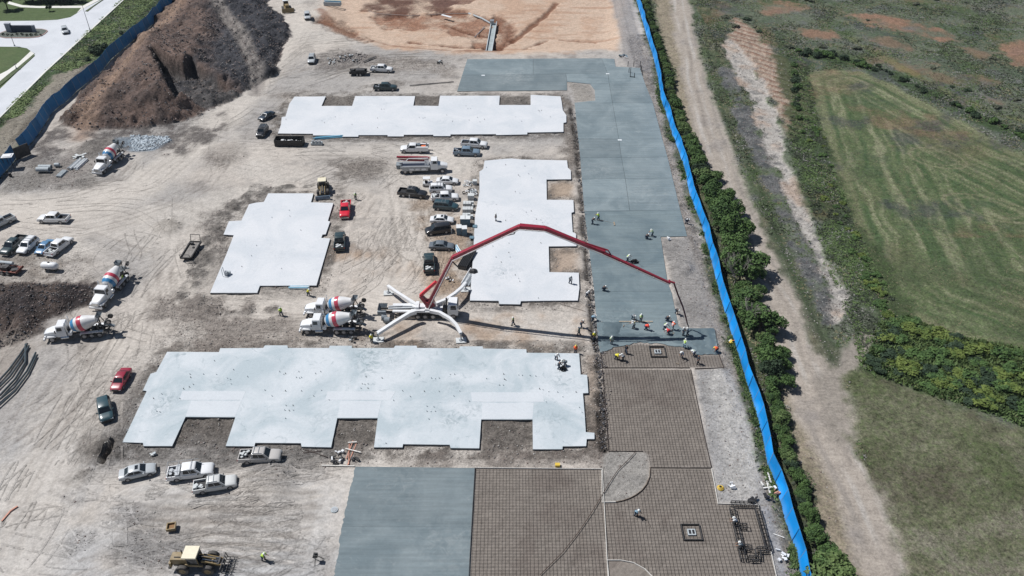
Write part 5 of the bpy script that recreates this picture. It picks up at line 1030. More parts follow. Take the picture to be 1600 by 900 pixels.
def vehicle(kind, front, rear, color, label, cat=None, scale=1.0, extra=(), z=0.8, name=None, group=None):
    L, W, H, hz_, bz, cb0, cb1, cr0, cr1, wr, wb = SPEC[kind]; loc, rz, ln = along(front, rear, z)
    nm = name or {'sedan':'parked_sedan','hatch':'parked_hatchback','suv':'parked_suv','van':'parked_minivan'}.get(kind, 'pickup_truck'); ct = cat or {'sedan':'car','hatch':'car','suv':'suv','van':'minivan'}.get(kind, 'pickup truck')
    t = thing(nm, label, ct, (loc.x, loc.y, zat(loc.x, loc.y)+.02), rz, group); t.scale = (scale,)*3
    pu = kind in ('pickup', 'crewcab'); w = W/2; x0 = -L/2; x1 = L/2; K = kind
    def body():
        mb = MB(); zb = .30
        if pu:
            s0 = cb0-.03
            st = [(s0,zb+.05,bz,w*.97),(0,zb,bz,w),(cb1,zb,bz-.02,w),(cb1+.5,zb,hz_,w*.99),(x1-.35,zb,hz_-.06,w*.96),(x1-.08,zb+.08,hz_-.22,w*.92),(x1,zb+.12,hz_-.38,w*.86)]
        else:
            rh = {'sedan': bz+.02, 'hatch': bz, 'suv': bz, 'van': bz}[K]
            st = [(x0,zb+.12,rh-.28,w*.84),(x0+.1,zb+.06,rh-.04,w*.93),(cb0-.02,zb,rh,w*.97),(-.4,zb,bz,w),(cb1,zb,bz-.02,w*.99),(cb1+.45,zb,hz_,w*.97),(x1-.35,zb+.02,hz_-.09,w*.93),(x1-.08,zb+.08,hz_-.24,w*.85),(x1,zb+.12,hz_-.36,w*.74)]
        mb.loft([ring(*s) for s in st])
        # greenhouse
        a, b, c, d = w*.90, w*.92, w*.72, w*.74; z1 = H-.07
        R = [[(cb0,-a,bz-.05),(cb0,a,bz-.05),(cr0,c,z1),(cr0,-c,z1)], [(cb1,-b,bz-.05),(cb1,b,bz-.05),(cr1,d,z1),(cr1,-d,z1)]]
        v = [*R[0], *R[1], (cr0+.1,-c*.8,H),(cr0+.1,c*.8,H),(cr1-.12,d*.8,H),(cr1-.12,-d*.8,H)]
        mb.add(v, [(0,3,2,1),(4,5,6,7),(0,4,7,3),(1,2,6,5),(3,7,11,8),(7,6,10,11),(6,2,9,10),(2,3,8,9),(8,11,10,9)])
        return mb
    key = K
    part('body', cached('body|'+key, body, 35), color, t)
    a, b, c, d = w*.90, w*.92, w*.72, w*.74; z1 = H-.07; zb_ = bz-.05
    part('windshield', cached('windshield|'+key, lambda: quad_on((cb1,-b,zb_),(cb1,b,zb_),(cr1,d,z1),(cr1,-d,z1), .07,.93,.12,.93)), GLASS, t)
    part('rear_window', cached('rear_window|'+key, lambda: quad_on((cb0,a,zb_),(cb0,-a,zb_),(cr0,-c,z1),(cr0,c,z1), .10,.90,.22,.9)), GLASS, t)
    for s in (1, -1):
        A, B, C, D = ((cb1,b*s,zb_),(cb0,a*s,zb_),(cr0,c*s,z1),(cr1,d*s,z1))
        if s < 0: A, B, C, D = B, A, D, C
        rngs = ((.14,.50),(.54,.86)) if s > 0 else ((.14,.46),(.50,.86))
        if K == 'pickup': rngs = ((.16,.84),)
        if K in ('suv', 'van'): rngs = ((.13,.40),(.43,.66),(.69,.92)) if s > 0 else ((.08,.31),(.34,.57),(.60,.87))
        for i, (u0, u1) in enumerate(rngs):
            part('side_window', cached('side_window|%s%d%d' % (key, s, i), lambda: quad_on(A, B, C, D, u0, u1, .20, .88)), GLASS, t)
    if pu:
        fl = .78; xb0 = x0+.04; xb1 = cb0-.06; 
        def bed():
            mb = MB(); 
            for s in (1, -1): mb.box(((xb0+xb1)/2, s*(w-.06), (.45+bz)/2+.02), (xb1-xb0, .12, bz-.45)); 
            mb.box((xb0+.05, 0, (.5+bz)/2), (.1, W-.26, bz-.5)); mb.box((x0-.02,0,.52), (.14, W-.1, .18)); return mb
        part('bed', cached('bed|'+key, bed), color, t); part('bed_floor', cached('bed_floor|'+key, lambda: MB().box(((xb0+xb1)/2,0,.62), (xb1-xb0-.1, W-.24, .3)).box((xb1-.03,0,.95),(.05,W-.26,.36))), BLACK, t)
    for sx_ in (-1, 1):
        for s in (-1, 1): add_wheel(t, sx_*wb/2+(.12 if not pu else .15), s*(w-.10), wr, .25)
    hl = cached('headlight|'+key, lambda: MB().box((0,0,0), (.16,.34,.15)))
    for s in (1, -1):
        part('headlight', hl, LAMP, t, loc=(x1-.13, s*w*.68, hz_-.34 if not pu else hz_-.36)); part('tail_light', cached('tail_light|'+key, lambda: MB().box((0,0,0), (.08,.16,.26))), TAIL, t, loc=(x0+(.02 if pu else .09), s*w*(.93 if pu else .76), bz-.22))
        part('mirror', cached('mirror', lambda: MB().box((0,0,0), (.12,.24,.16))), BLACK if pu else color, t, loc=(cb1-.32, s*(w+.10), bz+.08))
    part('bumper', cached('bumper|'+key, lambda: MB().box((x1-.06,0,.48), (.18,W*.84,.18))), CHROME if pu else BLACK, t)
    part('grille', cached('grille|'+key, lambda: MB().box((x1-.035 if pu else x1-.03,0,hz_-.42 if pu else .62), (.1,W*.5,.26 if pu else .12))), BLACK, t)
    for e in extra:
        if e == 'rack':
            mb = MB()
            for s in (-1, 1): mb.tube((x0+.2, s*w*.9, H+.12), (cb1-.3, s*w*.9, H+.12), .035, .035, 5)
            for xx in (x0+.2, cb0-.2, .3): mb.tube((xx,-w*.9,H+.12), (xx,w*.9,H+.12), .035, .035, 5); mb.tube((xx,-w*.9,bz), (xx,-w*.9,H+.12), .03, .03, 5); mb.tube((xx,w*.9,bz), (xx,w*.9,H+.12), .03, .03, 5)
            part('ladder_rack', mb, STEEL, t)
        if e == 'box': part('tool_box', MB().box((cb0-.4,0,bz+.05), (.55,W-.16,.34)), STEEL, t)
        if e == 'load':
            mb = MB(); r = random.Random(len(label))
            for q in range(6): mb.box((r.uniform(x0+.4,cb0-.5), r.uniform(-.6,.6), .95), (r.uniform(.25,.6), r.uniform(.25,.5), r.uniform(.2,.45)), r.uniform(0,3))
            o = solo('truck_bed_cargo', mb, PALLET if r.random() < .6 else STEEL, 'pale jumbled tools and boxes lying in the bed of the '+e_lab(label), 'cargo', None, (t.location.x, t.location.y, t.location.z), rz); 
        if e == 'cover': part('bed_cover', MB().box(((x0+cb0)/2,0,bz+.03), (cb0-x0-.1,W-.12,.05)), BLACK, t)
        if e == 'railings':
            mb = MB()
            for s in (-1,1): mb.box(((cr0+cr1)/2-.1, s*.62, H+.05), ((cr1-cr0)*.8,.05,.05))
            for q in (-.3,.4): mb.box((q-.4,0,H+.07), (.06,1.3,.04))
            part('roof_rack', mb, STEEL, t)
        if e == 'sunroof': part('sunroof', MB().box((.05,0,H+.002), (.42,.75,.014)), GLASS, t)
    return t
def e_lab(l): return ' '.join(l.split()[:5]).rstrip(',')
C_SIL = paint('silver', (.46,.49,.51)); C_GREY = paint('grey', (.12,.145,.17)); C_BLK = paint('black', (.012,.014,.018), .05); C_DGR = paint('dark_green', (.018,.04,.045), .06); C_RED = paint('red', (.60,.012,.035), .05)
C_MAR = paint('maroon', (.28,.012,.035), .06); C_BLUE = paint('blue', (.09,.22,.38), .08); C_SLB = paint('slate_blue', (.16,.23,.30), .08); C_TEAL = paint('dark_teal', (.022,.06,.075), .06); C_NAVY = paint('navy', (.014,.03,.05), .05); C_OFF = paint('off_white', (.62,.63,.62), .18); C_TAN = paint('champagne', (.48,.46,.44), .15)
V = vehicle
V('crewcab', (612.5,108), (580,107), WHITE, 'white crew cab pickup hitched to a black trailer, above the long far slab', extra=('load',))
V('crewcab', (619,135.5), (585,135.5), C_DGR, 'dark green pickup alone just above the long far slab', extra=('load',))
V('suv', (481,31), (479.5,18), C_SIL, 'silver suv parked near the yellow dozer at the top of the site')
V('suv', (485,100), (489,84), C_SIL, 'white and silver suv parked by the rubble heap below the dozer', extra=('railings',))
V('sedan', (404,186.5), (428,173.5), C_NAVY, 'dark navy car left of the long far slab, behind the black jeep', scale=.97)
V('suv', (403,215), (416,195), C_BLK, 'black jeep with open bonnet vents, left of the black dumpster', extra=('railings',))
V('crewcab', (761,225.5), (721,223), WHITE, 'white pickup half hidden behind the slate blue pickup below the far slab')
V('crewcab', (751,237), (707.5,236), C_SLB, 'slate blue crew cab pickup directly below the far slab', extra=('load',))
V('sedan', (716.5,281), (681.5,280.5), WHITE, 'white sedan directly below the parked red boom truck')
V('suv', (704.5,293.5), (672.5,294.5), WHITE, 'white suv between the white sedan and the white pickup in the packed row', extra=('railings',))
V('crewcab', (666,303), (623,298.5), C_BLK, 'black crew cab pickup parked apart, left of the packed row', extra=('railings',))
V('crewcab', (715,306), (675.5,307.5), WHITE, 'white pickup in the packed row, directly behind the dark teal van', scale=.93, extra=('load',))
V('van', (715.5,322), (677,319.5), C_TEAL, 'dark teal van in the packed row between two white vehicles', extra=('railings',))
V('sedan', (708,342), (673,341.5), WHITE, 'white sedan with a sunroof, beside the black minivan', extra=('sunroof',))
V('van', (665.5,360), (704,355), C_BLK, 'black minivan facing left, beside the white sunroof sedan')
V('sedan', (707,383), (673,382), C_GREY, 'dark grey sedan at the near end of the packed row')
V('pickup', (670,392), (670.8,428), C_DGR, 'dark pickup seen from behind, standing just above the boom truck', extra=('load',))
V('pickup', (537.5,343), (541.5,311), C_RED, 'bright red pickup facing the camera beside the small slab', extra=('load',))
V('pickup', (531.5,360), (530,393), C_DGR, 'dark green pickup with an open loaded bed, beside the small slab', extra=('load',))
V('crewcab', (61,340), (106,341), WHITE, 'white pickup parked alone left of the hauling road', extra=())
V('crewcab', (-13,352), (8,343), C_SIL, 'silver vehicle cut off by the left picture edge')
V('crewcab', (7,394), (34,371), C_DGR, 'dark green pickup, leftmost of the four vehicles in a row')
V('suv', (31,394), (55,372), WHITE, 'white suv between the dark green pickup and the blue car', extra=('railings',))
V('sedan', (60,393), (78,376), C_BLUE, 'blue car squeezed between the white suv and the white pickup', scale=.95)
V('crewcab', (105,373.5), (79,394), WHITE, 'white pickup with an open bed facing away, rightmost of four in a row', extra=('load',))
V('sedan', (180,607), (197,577), C_MAR, 'dark red sedan on the open dirt left of the widest slab')
V('suv', (167,656), (161,623), C_TEAL, 'dark teal suv below the dark red sedan')
V('sedan', (242,729), (186.5,742), C_SIL, 'silver sedan with a sunroof at the left end of the lower parked group', extra=('sunroof',))
V('crewcab', (330.5,731.5), (265,740), WHITE, 'white pickup with a ladder rack and tool box in the lower parked group', extra=('box','load','rack'))
V('crewcab', (364.5,750), (307,760), C_OFF, 'off white small pickup just below the white ladder rack pickup', scale=.93, extra=('load','railings'))
V('crewcab', (434,713), (380,715), C_TAN, 'champagne coloured pickup right under the front edge of the widest slab', scale=.95, extra=('load','railings'))
V('suv', (103,53), (100.5,43.5), C_SIL, 'small silver car driving on the wide concrete road', 'car', name='moving_car', scale=.92, z=.5)
# white service truck with utility body
loc, rz, _ = along((627,231.5), (674,232.5), .8)
t = vehicle('pickup', (627,231.5), (664,231.5), WHITE, 'white service truck with side lockers and crane gear, facing left', 'service truck', name='service_truck')
part('utility_body', MB().box((-2.15,.86,1.05), (2.7,.40,.95)).box((-2.15,-.86,1.05), (2.7,.40,.95)), WHITE, t); part('locker_gear', MB().box((-1.3,-.1,1.45), (.7,1.0,.7)), C_GREY, t); part('locker_gear', MB().box((-2.3,.1,1.25), (1.1,.7,.35)), ORANGE, t); part('rear_hoist', MB().tube((-3.2,.5,1.2), (-3.2,.5,2.3), .09,.08,6).tube((-3.2,.5,2.3), (-2.2,.2,2.4), .07,.06,6), DSTEEL, t)
# small white utility cart beside the suv
g = G(668, 290); t = thing('utility_cart', 'small white utility cart tucked behind the white suv in the packed row', 'utility cart', (g.x, g.y, .02), .05)
part('body', MB().box((0,0,.55), (2.0,1.15,.5), tx=.92).box((.85,0,.75), (.5,1.1,.3)), WHITE, t, 30); part('canopy', MB().box((-.1,0,1.85), (1.5,1.15,.07)), WHITE, t); part('canopy_frame', MB().path([(.5,-.5,.8),(.45,-.5,1.83)],.03).path([(.5,.5,.8),(.45,.5,1.83)],.03).path([(-.75,-.5,.8),(-.7,-.5,1.83)],.03).path([(-.75,.5,.8),(-.7,.5,1.83)],.03), BLACK, t); part('seat', MB().box((-.2,0,.9), (.5,1.0,.18)).box((-.45,0,1.15), (.1,1.0,.4)), BLACK, t)
for sx_ in (-.7,.75):
    for s in (-.5,.5): add_wheel(t, sx_, s, .27, .2)
# ---- concrete mixer trucks
def mixer(front, rear, label, s=1.0, chute=1, zf=1.0, zr=1.6):
    p, q = G(*front, zf), G(*rear, zr); d = p-q; rz = math.atan2(d.y, d.x); L = 10.6; u = Vector((math.cos(rz), math.sin(rz), 0)); c = Vector((p.x, p.y, 0))-u*(L/2)*s
    t = thing('concrete_mixer_truck', label, 'mixer truck', (c.x, c.y, zat(c.x, c.y)+.02), rz, 'red white and blue concrete mixer trucks'); t.scale = (s,)*3; K = lambda k, f, sm=0: cached('mx_'+k, f, sm)
    f = part('chassis', cached('chassis|mx', lambda: MB().box((-.4,.42,.95), (9.0,.14,.3)).box((-.4,-.42,.95), (9.0,.14,.3)).box((-4.6,0,.9), (.2,1.6,.4)).box((-2.2,0,.95), (.3,.9,.3)).box((1.2,0,.95), (.3,.9,.3))), DSTEEL, t)
    part('hood', cached('hood|mx', lambda: MB().loft([ring(2.95,.9,2.02,1.0,.05), ring(3.9,.9,1.92,.9,.05), ring(4.8,.95,1.7,.72,.04), ring(5.02,1.0,1.5,.62,.02)]), 35), WHITE, t)
    part('fender', cached('fender|mx', lambda: MB().box((3.95,1.0,1.12), (1.5,.42,.22), tx=.75).box((3.95,-1.0,1.12), (1.5,.42,.22), tx=.75)), WHITE, t)
    part('grille', cached('grille|mx', lambda: MB().box((5.02,0,1.25), (.08,.95,.62))), CHROME, t); part('bumper', cached('bumper|mx', lambda: MB().box((5.1,0,.68), (.24,2.3,.34))), WHITE, t)
    cab = part('cab', cached('cab|mx', lambda: MB().loft([ring(1.5,.85,2.0,1.12), ring(3.0,.85,2.0,1.12)]).box((2.2,0,2.42), (1.42,2.16,.92), tx=.86, ty=.9).box((2.2,0,2.92), (1.3,1.98,.1), tx=.9, ty=.9), 35), WHITE, t)
    part('windshield', cached('windshield|mx', lambda: quad_on((2.91,-1.08,1.96),(2.91,1.08,1.96),(2.81,.97,2.88),(2.81,-.97,2.88), .05,.95,.1,.88)), GLASS, t)
    for s_ in (1, -1):
        A, B, C, D = ((2.91,1.08*s_,1.96),(1.49,1.08*s_,1.96),(1.59,.97*s_,2.88),(2.81,.97*s_,2.88))
        if s_ < 0: A, B, C, D = B, A, D, C
        part('side_window', cached('side_window|mx%d' % s_, lambda: quad_on(A, B, C, D, *((.12,.66) if s_ > 0 else (.34,.88)), .15, .8)), GLASS, t)
        part('mirror', cached('mirror|mx', lambda: MB().box((0,0,0), (.12,.2,.5))), BLACK, t, loc=(2.95, 1.32*s_, 2.2)); part('headlight', cached('headlight|mx', lambda: MB().box((0,0,0), (.2,.3,.22))), LAMP, t, loc=(4.86, .92*s_, 1.15))
        part('step_tank', cached('step_tank|mx', lambda: MB().tube((-.6,0,0),(.6,0,0),.3,.3,12), 40), CHROME, t, loc=(1.9, .98*s_, .72)); part('water_tank', cached('water_tank|mx', lambda: MB().tube((0,-.35,0),(0,.35,0),.33,.33,12), 40), WHITE, t, loc=(.95, .8*s_, 1.4))
        part('rear_fender', cached('rear_fender|mx', lambda: MB().box((0,0,0), (3.3,.55,.07)).box((1.72,0,-.14), (.07,.55,.34)).box((-1.72,0,-.14), (.07,.55,.34))), WHITE, t, loc=(-2.2, .95*s_, 1.18))
        add_wheel(t, 3.95, .98*s_, .54, .34)
        for x in (-.95,-2.1,-3.3): add_wheel(t, x, .92*s_, .52, .5)
        part('exhaust_stack', cached('exhaust|mx', lambda: MB().tube((0,0,1.0),(0,0,3.5),.09,.09,8)), CHROME, t, loc=(1.3, .95*s_, 0))
    ax = Vector((-1, 0, math.tan(math.radians(13)))).normalized(); o = Vector((.95, 0, 2.05))
    prof = [(0,.25),(.12,.62),(.45,.95),(.95,1.16),(1.5,1.25),(2.1,1.25),(2.7,1.12),(3.4,.90),(4.1,.66),(4.4,.6)]
    dr = part('drum', cached('drum|mx', lambda: MB().lathe(prof, o, ax, 28), 50), DRUMW, t)
    R = lambda x: np.interp(x, [q_[0] for q_ in prof], [q_[1] for q_ in prof])
    for nm, a, b, m in (('blue_band', .42, 1.08, BAND_B), ('red_band', 1.6, 2.3, BAND_R)):
        part(nm, cached(nm+'|mx', lambda: MB().lathe([(a, R(a)-.02)]+[(x, float(R(x))+.012) for x in np.linspace(a, b, 5)]+[(b, R(b)-.02)], o, ax, 28), 50), m, dr)
    part('pedestal', cached('pedestal|mx', lambda: MB().box((1.15,0,1.5), (.3,1.2,.9)).box((-3.3,.75,1.7), (.18,.14,1.6)).box((-3.3,-.75,1.7), (.18,.14,1.6)).box((-3.3,0,1.75), (.2,1.5,.2))), DSTEEL, t)
    E = o+ax*4.45
    part('hopper', cached('hopper|mx', lambda: MB().loft([[(E.x-.1,-.55,E.z+.95),(E.x-1.0,-.55,E.z+.95),(E.x-1.0,.55,E.z+.95),(E.x-.1,.55,E.z+.95)], [(E.x-.05,-.25,E.z+.3),(E.x-.55,-.25,E.z+.3),(E.x-.55,.25,E.z+.3),(E.x-.05,.25,E.z+.3)]], False)), GREYC, t)
    part('hopper_frame', cached('hopper_frame|mx', lambda: MB().path([(-4.3,.8,1.0),(-3.6,.75,3.0),(-4.2,.5,E.z+.9)],.07).path([(-4.3,-.8,1.0),(-3.6,-.75,3.0),(-4.2,-.5,E.z+.9)],.07).bar((-4.5,-.7,2.4),(-4.5,.7,2.4),.12,.12)), DSTEEL, t)
    part('discharge_chute', cached('chute|mx', lambda: MB().box((-4.6,.1,2.15), (.9,.9,.5), tx=.5).bar((-4.6,0,1.9),(-5.7,.25,1.35),.5,.16).bar((-5.0,-.35,1.2),(-3.9,-.95,1.55),.4,.14)), GREYC, t)
    bw = part('booster_arm', cached('booster|mx', lambda: MB().bar((-4.5,.5,2.3),(-5.2,.5,2.8),.14,.14).bar((-4.5,-.5,2.3),(-5.2,-.5,2.8),.14,.14)), DSTEEL, t)
    for s_ in (1, -1):
        k = part('wheel', cached('wheel|0.42|0.30', lambda: wheelmesh(.42, .3), 40), RUBBER, t, loc=(-5.2, .75*s_, 2.75), rotz=0 if s_ > 0 else math.pi); part('rim', cached('rim|0.42|0.30', lambda: rimmesh(.42,.3), 40), RIM, k)
    return t
mixer((150,269.5), (195,226), 'white mixer truck alone at far left, beside the crushed rock bed')
mixer((147.5,480), (194,421), 'mixer truck leaving the dark brown pile, its rear toward the small slab')
mixer((69,523), (174,507), 'mixer truck parked alone at the near edge of the dark brown pile')
mixer((475,483), (571,481), 'rear mixer truck of the side by side pair at the boom truck', .97)
mixer((468,509), (571,505), 'front mixer truck of the side by side pair, nearest the widest slab')
# ---- boom pump truck at work (built in world coordinates round the turret)
def bent(L, px, z, w, h, t, m, nm, foot):
    """outrigger: box beam through photo points at height z, then a leg down to a pad"""
    o = t.location; P = [G(x, y, zz) for (x, y), zz in zip(px, z)]; P = [Vector((p.x-o.x, p.y-o.y, p.z)) for p in P]; mb = MB(); n = len(P)
    rings = []
    for i, p in enumerate(P):
        d = (P[min(i+1, n-1)]-P[max(i-1, 0)]).normalized(); s = d.cross(Vector((0,0,1))).normalized()*(w/2); up = s.normalized().cross(d).normalized(); k = h*(1-.35*i/(n-1))/2
        rings.append([p-s-up*k, p+s-up*k, p+s+up*k, p-s+up*k])
    mb.loft(rings); a = part(nm, mb, m, t, 20); e = P[-1]; f = G(*foot, 0); f = Vector((f.x-o.x, f.y-o.y, .25))
    part('outrigger_leg', MB().bar(e, (e.x, e.y, .3), .26, .26) if False else MB().tube(e, (e.x, e.y, .28), .13, .11, 8), STEEL, a); part('foot_plate', MB().tube((e.x, e.y, .2), (e.x, e.y, .3), .38, .3, 10), STEEL, a); pad = solo('outrigger_pad', MB().box((0,0,.09), (1.7,1.3,.16), .1), PALLET, {0:'square pad under the boom truck outrigger that points left toward the wide slab', 1:'square pad under the front right curved outrigger of the boom truck', 2:'square pad under the rear outrigger beside the silver pipe bundle', 3:'square pad under the far rear straight outrigger of the boom truck'}[L], 'outrigger pad', None, (o.x+e.x, o.y+e.y, 0.02))
    return a, e
B0 = G(672, 492); bt = thing('boom_pump_truck', 'white concrete pump truck with a tall raised red boom and four spread outriggers', 'pump truck', (B0.x, B0.y, .02))
PX = lambda px, py=492: G(px, py).x-B0.x
part('chassis', MB().box((-2.0,.45,1.0), (12.6,.16,.36)).box((-2.0,-.45,1.0), (12.6,.16,.36)).box((-1.5,0,1.0),(2.0,1.0,.5)).box((1.5,0,1.1),(2.2,1.4,.7)), DSTEEL, bt)
part('cab', MB().box((3.95,0,1.55), (1.75,2.4,1.5)).box((3.95,0,2.6), (1.7,2.36,.7), tx=.86, ty=.92), WHITE, bt, 30)
part('windshield', quad_on((4.80,-1.18,2.25),(4.80,1.18,2.25),(4.68,1.08,2.95),(4.68,-1.08,2.95), .05,.95,0,.9), GLASS, bt); part('side_window', quad_on((3.10,-1.19,2.25),(4.80,-1.19,2.25),(4.68,-1.09,2.95),(3.22,-1.09,2.95), .3,.85,-.3,.75), GLASS, bt); part('side_window', quad_on((4.80,1.19,2.25),(3.10,1.19,2.25),(3.22,1.09,2.95),(4.68,1.09,2.95), .15,.7,-.3,.75), GLASS, bt)
part('exhaust_stack', MB().tube((2.85,.5,1.0),(2.85,.5,3.2),.14,.14,8).box((2.6,-.2,1.7),(.5,1.5,1.2)), DSTEEL, bt)
for x in (4.2, 2.6, .8, -.5, -1.7):
    for s in (-1, 1): add_wheel(bt, x-.2, s*1.05, .52, .36 if x > 2 else .48)
for x in (-5.2,):
    for s in (-1, 1): add_wheel(bt, x, s*1.05, .52, .48)
part('deck', MB().box((-.2,0,1.45), (4.8,2.3,.22)).box((-4.4,.75,1.5), (3.6,.55,.3)).box((-4.4,-.8,1.42), (3.4,.5,.26)).box((-1.9,-.95,1.62), (2.2,.45,.4)).box((-3.0,.2,1.75), (2.8,.4,.35)), WHITE, bt)
part('pump_cylinder', MB().tube((-6.9,.35,1.5),(-2.6,.35,1.7),.16,.16,8).tube((-6.9,-.2,1.5),(-2.6,-.2,1.7),.16,.16,8).tube((-6.2,.9,1.45),(-3.2,.9,1.5),.07,.07,6), STEEL, bt, 40)
part('hopper', MB().loft([[(-8.6,-.85,1.75),(-7.1,-.85,1.75),(-7.1,.95,1.75),(-8.6,.95,1.75)], [(-8.2,-.5,.8),(-7.3,-.5,.8),(-7.3,.5,.8),(-8.2,.5,.8)]], False).box((-7.9,-1.1,1.2), (1.4,.3,.9)).tube((-7.9,-1.5,.7),(-7.0,-1.5,.7),.5,.35,12), GREYC, bt, 40)
part('washout_drum', MB().tube((-7.4,-1.9,.5),(-6.5,-2.0,.5),.5,.48,14), GREYC, bt, 40)
o1, _ = bent(0, [(650,487),(640,490),(615,505),(590,521)], [2.0,2.0,1.8,1.5], .55, .75, bt, WHITE, 'outrigger', (590,536)); 
bent(1, [(672,486),(687,489),(703,498),(713,508),(720,521)], [2.0,2.1,2.05,1.9,1.6], .5, .6, bt, WHITE, 'outrigger', (721,536))
bent(2, [(682,475),(695,469.5),(710,459.5),(721,450),(727,442)], [1.9,2.0,2.0,1.9,1.6], .5, .6, bt, WHITE, 'outrigger', (732,459))
bent(3, [(652,478),(635,467),(618,456),(606,447)], [1.9,1.9,1.8,1.6], .5, .65, bt, WHITE, 'outrigger', (606,462))
part('outrigger_frame', MB().box((-2.0,.1,1.95), (.7,1.7,.5), tx=.8).box((-1.0,.1,1.8), (3.6,.9,.35)).box((.1,0,1.7), (1.6,1.8,.4)), WHITE, bt)
# lettering plate: dark unreadable stencil blocks along the near straight outrigger
# boom in its own vertical plane through turret and hose end
T0 = G(1075, 515); PN = Vector((-(T0.y-B0.y), T0.x-B0.x, 0)).normalized(); CAMP = Vector((0, 0, CH))
def onplane(px, py, off=0.0):
    d = G(px, py)-CAMP; k = (B0+PN*off-CAMP).dot(PN)/d.dot(PN); p = CAMP+d*k; return Vector((p.x-B0.x, p.y-B0.y, p.z))
J = {k: onplane(*v) for k, v in dict(base=(671,480), crank=(657,462), crank2=(681,441), top=(707.5,403), peak=(812,354), bend=(852,357), elbow=(944,394), last=(1046,440), tip=(1073.5,506)).items()}
part('turret', MB().tube((J['base'].x,0,1.4),(J['base'].x,0,2.6),.75,.6,14).box((J['base'].x+.2,0,2.6), (1.7,1.1,.9), tx=.7), BOOMRED, bt, 40)
def beam(nm, a, b, w0, w1, m=BOOMRED, off=0.0):
    mb = MB(); d = (b-a).normalized(); s = PN; up = s.cross(d).normalized()
    mb.loft([[p-s*w*.58+s*off-up*w*.45, p+s*w*.58+s*off-up*w*.45, p+s*w*.58+s*off+up*w*.45, p-s*w*.58+s*off+up*w*.45] for p, w in ((a, w0), (b, w1))]); return part(nm, mb, m, bt)
s1 = beam('boom_section', J['base']+Vector((0,0,.8)), J['top'], .85, .66)
beam('boom_crank', J['base']+Vector((-.2,0,.7)), J['crank'], .8, .55); beam('boom_crank', J['crank'], J['crank2'], .5, .44, mat('bright_boom_red', (.62,.03,.05), .4, 0, .05), .1); part('boom_brace', MB().tube(J['crank'].lerp(J['base'], .55)+Vector((0,0,.3)), J['base'].lerp(J['top'], .12)+Vector((0,0,.7)), .09, .09, 6), BOOMRED, bt)
beam('boom_section', J['top'], J['peak'], .66, .58, off=.05); s3 = beam('boom_section', J['peak'], J['bend'], .72, .62); beam('boom_section', J['bend'], J['elbow'], .60, .48); beam('boom_section', J['elbow'], J['last'], .46, .32, off=-.35); beam('boom_tip', J['last']+Vector((-.2,0,.1)), J['last']+Vector((.9,0,-.3)), .26, .2)
for k in ('top', 'peak', 'bend', 'elbow', 'last'): part('boom_joint', MB().tube(J[k]-PN*.5, J[k]+PN*.3, .26 if k != 'last' else .17, .26 if k != 'last' else .17, 10), BOOMRED, bt, 40)
part('boom_link', MB().tube(J['peak']+Vector((-.3,0,-.2)), J['peak']+Vector((-.9,0,-1.4)), .09,.09,6).tube(J['peak']+Vector((-.9,0,-1.4)), J['peak']+Vector((-4,0,-2.2)), .06,.06,6).tube(J['top']+Vector((-.2,0,-.6)), J['top']+Vector((.9,0,-2.0)), .12,.1,6), DSTEEL, bt)
part('boom_link', MB().tube(J['elbow']+Vector((-3.2,-.2,1.9)), J['elbow']+Vector((.5,-.2,.5)), .13,.13,6).path([J['elbow']+Vector((.5,-.3,.6)), J['elbow']+Vector((1.0,-.3,-.2)), J['elbow']+Vector((.1,-.3,-.4))], .1), BOOMRED, bt)
dp = MB(); off = -PN*.72
seq = [J['base']+Vector((0,0,.4)), J['top'], J['peak'], J['bend'], J['elbow'], J['last']]
for a, b in zip(seq, seq[1:]):
    dp.tube(a+off-Vector((0,0,.12)), b+off-Vector((0,0,.12)), .085, .085, 6)
    for k in range(1, 4): q = a.lerp(b, k/4)+off-Vector((0,0,.12)); dp.tube(q-(b-a).normalized()*.06, q+(b-a).normalized()*.06, .13, .13, 6)
part('delivery_pipe', dp, mat('pale_delivery_pipe', (.55,.53,.52), .5, .1, .1), bt)
hs = [J['last']+Vector((.7,0,-.2))]+[J['last'].lerp(J['tip'], f)+Vector((.35*math.sin(f*3.0)+.3*(1-f),0,0)) for f in (.3,.6,.85,1)]
part('end_hose', MB().path(hs[:-1], .13, 7).tube(hs[-2], hs[-1], .11, .1, 7), mat('dark_red_hose', (.09,.015,.022), .6), bt, 40)
part('end_hose', MB().path([hs[-1], hs[-1]+Vector((.15,-.3,-.3)), hs[-1]+Vector((-.1,-.9,-1.1))], .10, 7), BLACK, bt, 40)
# ---- parked folded boom truck
loc, rz, _ = along((701,261), (621,262.5), .9); L = 10.6
t = thing('folded_pump_truck', 'parked white pump truck with its red boom folded flat along the roof', 'pump truck', (loc.x, loc.y, .02), rz)
part('chassis', MB().box((-.3,0,.95), (10.4,1.0,.36)), DSTEEL, t); part('hood', MB().loft([ring(3.2,.9,2.0,1.0,.05), ring(4.6,.95,1.8,.82,.04), ring(5.3,1.0,1.55,.66,.02)]), WHITE, t, 35)
part('cab', MB().box((2.5,0,1.6), (1.6,2.3,1.4)).box((2.5,0,2.6), (1.5,2.2,.75), tx=.86, ty=.9), WHITE, t, 30)
part('windshield', quad_on((3.25,-1.1,2.22),(3.25,1.1,2.22),(3.14,.99,2.97),(3.14,-.99,2.97), .05,.95,.05,.9), GLASS, t); part('side_window', quad_on((1.75,-1.1,2.22),(3.25,-1.1,2.22),(3.14,-.99,2.97),(1.86,-.99,2.97), .3,.9,0,.85), GLASS, t)
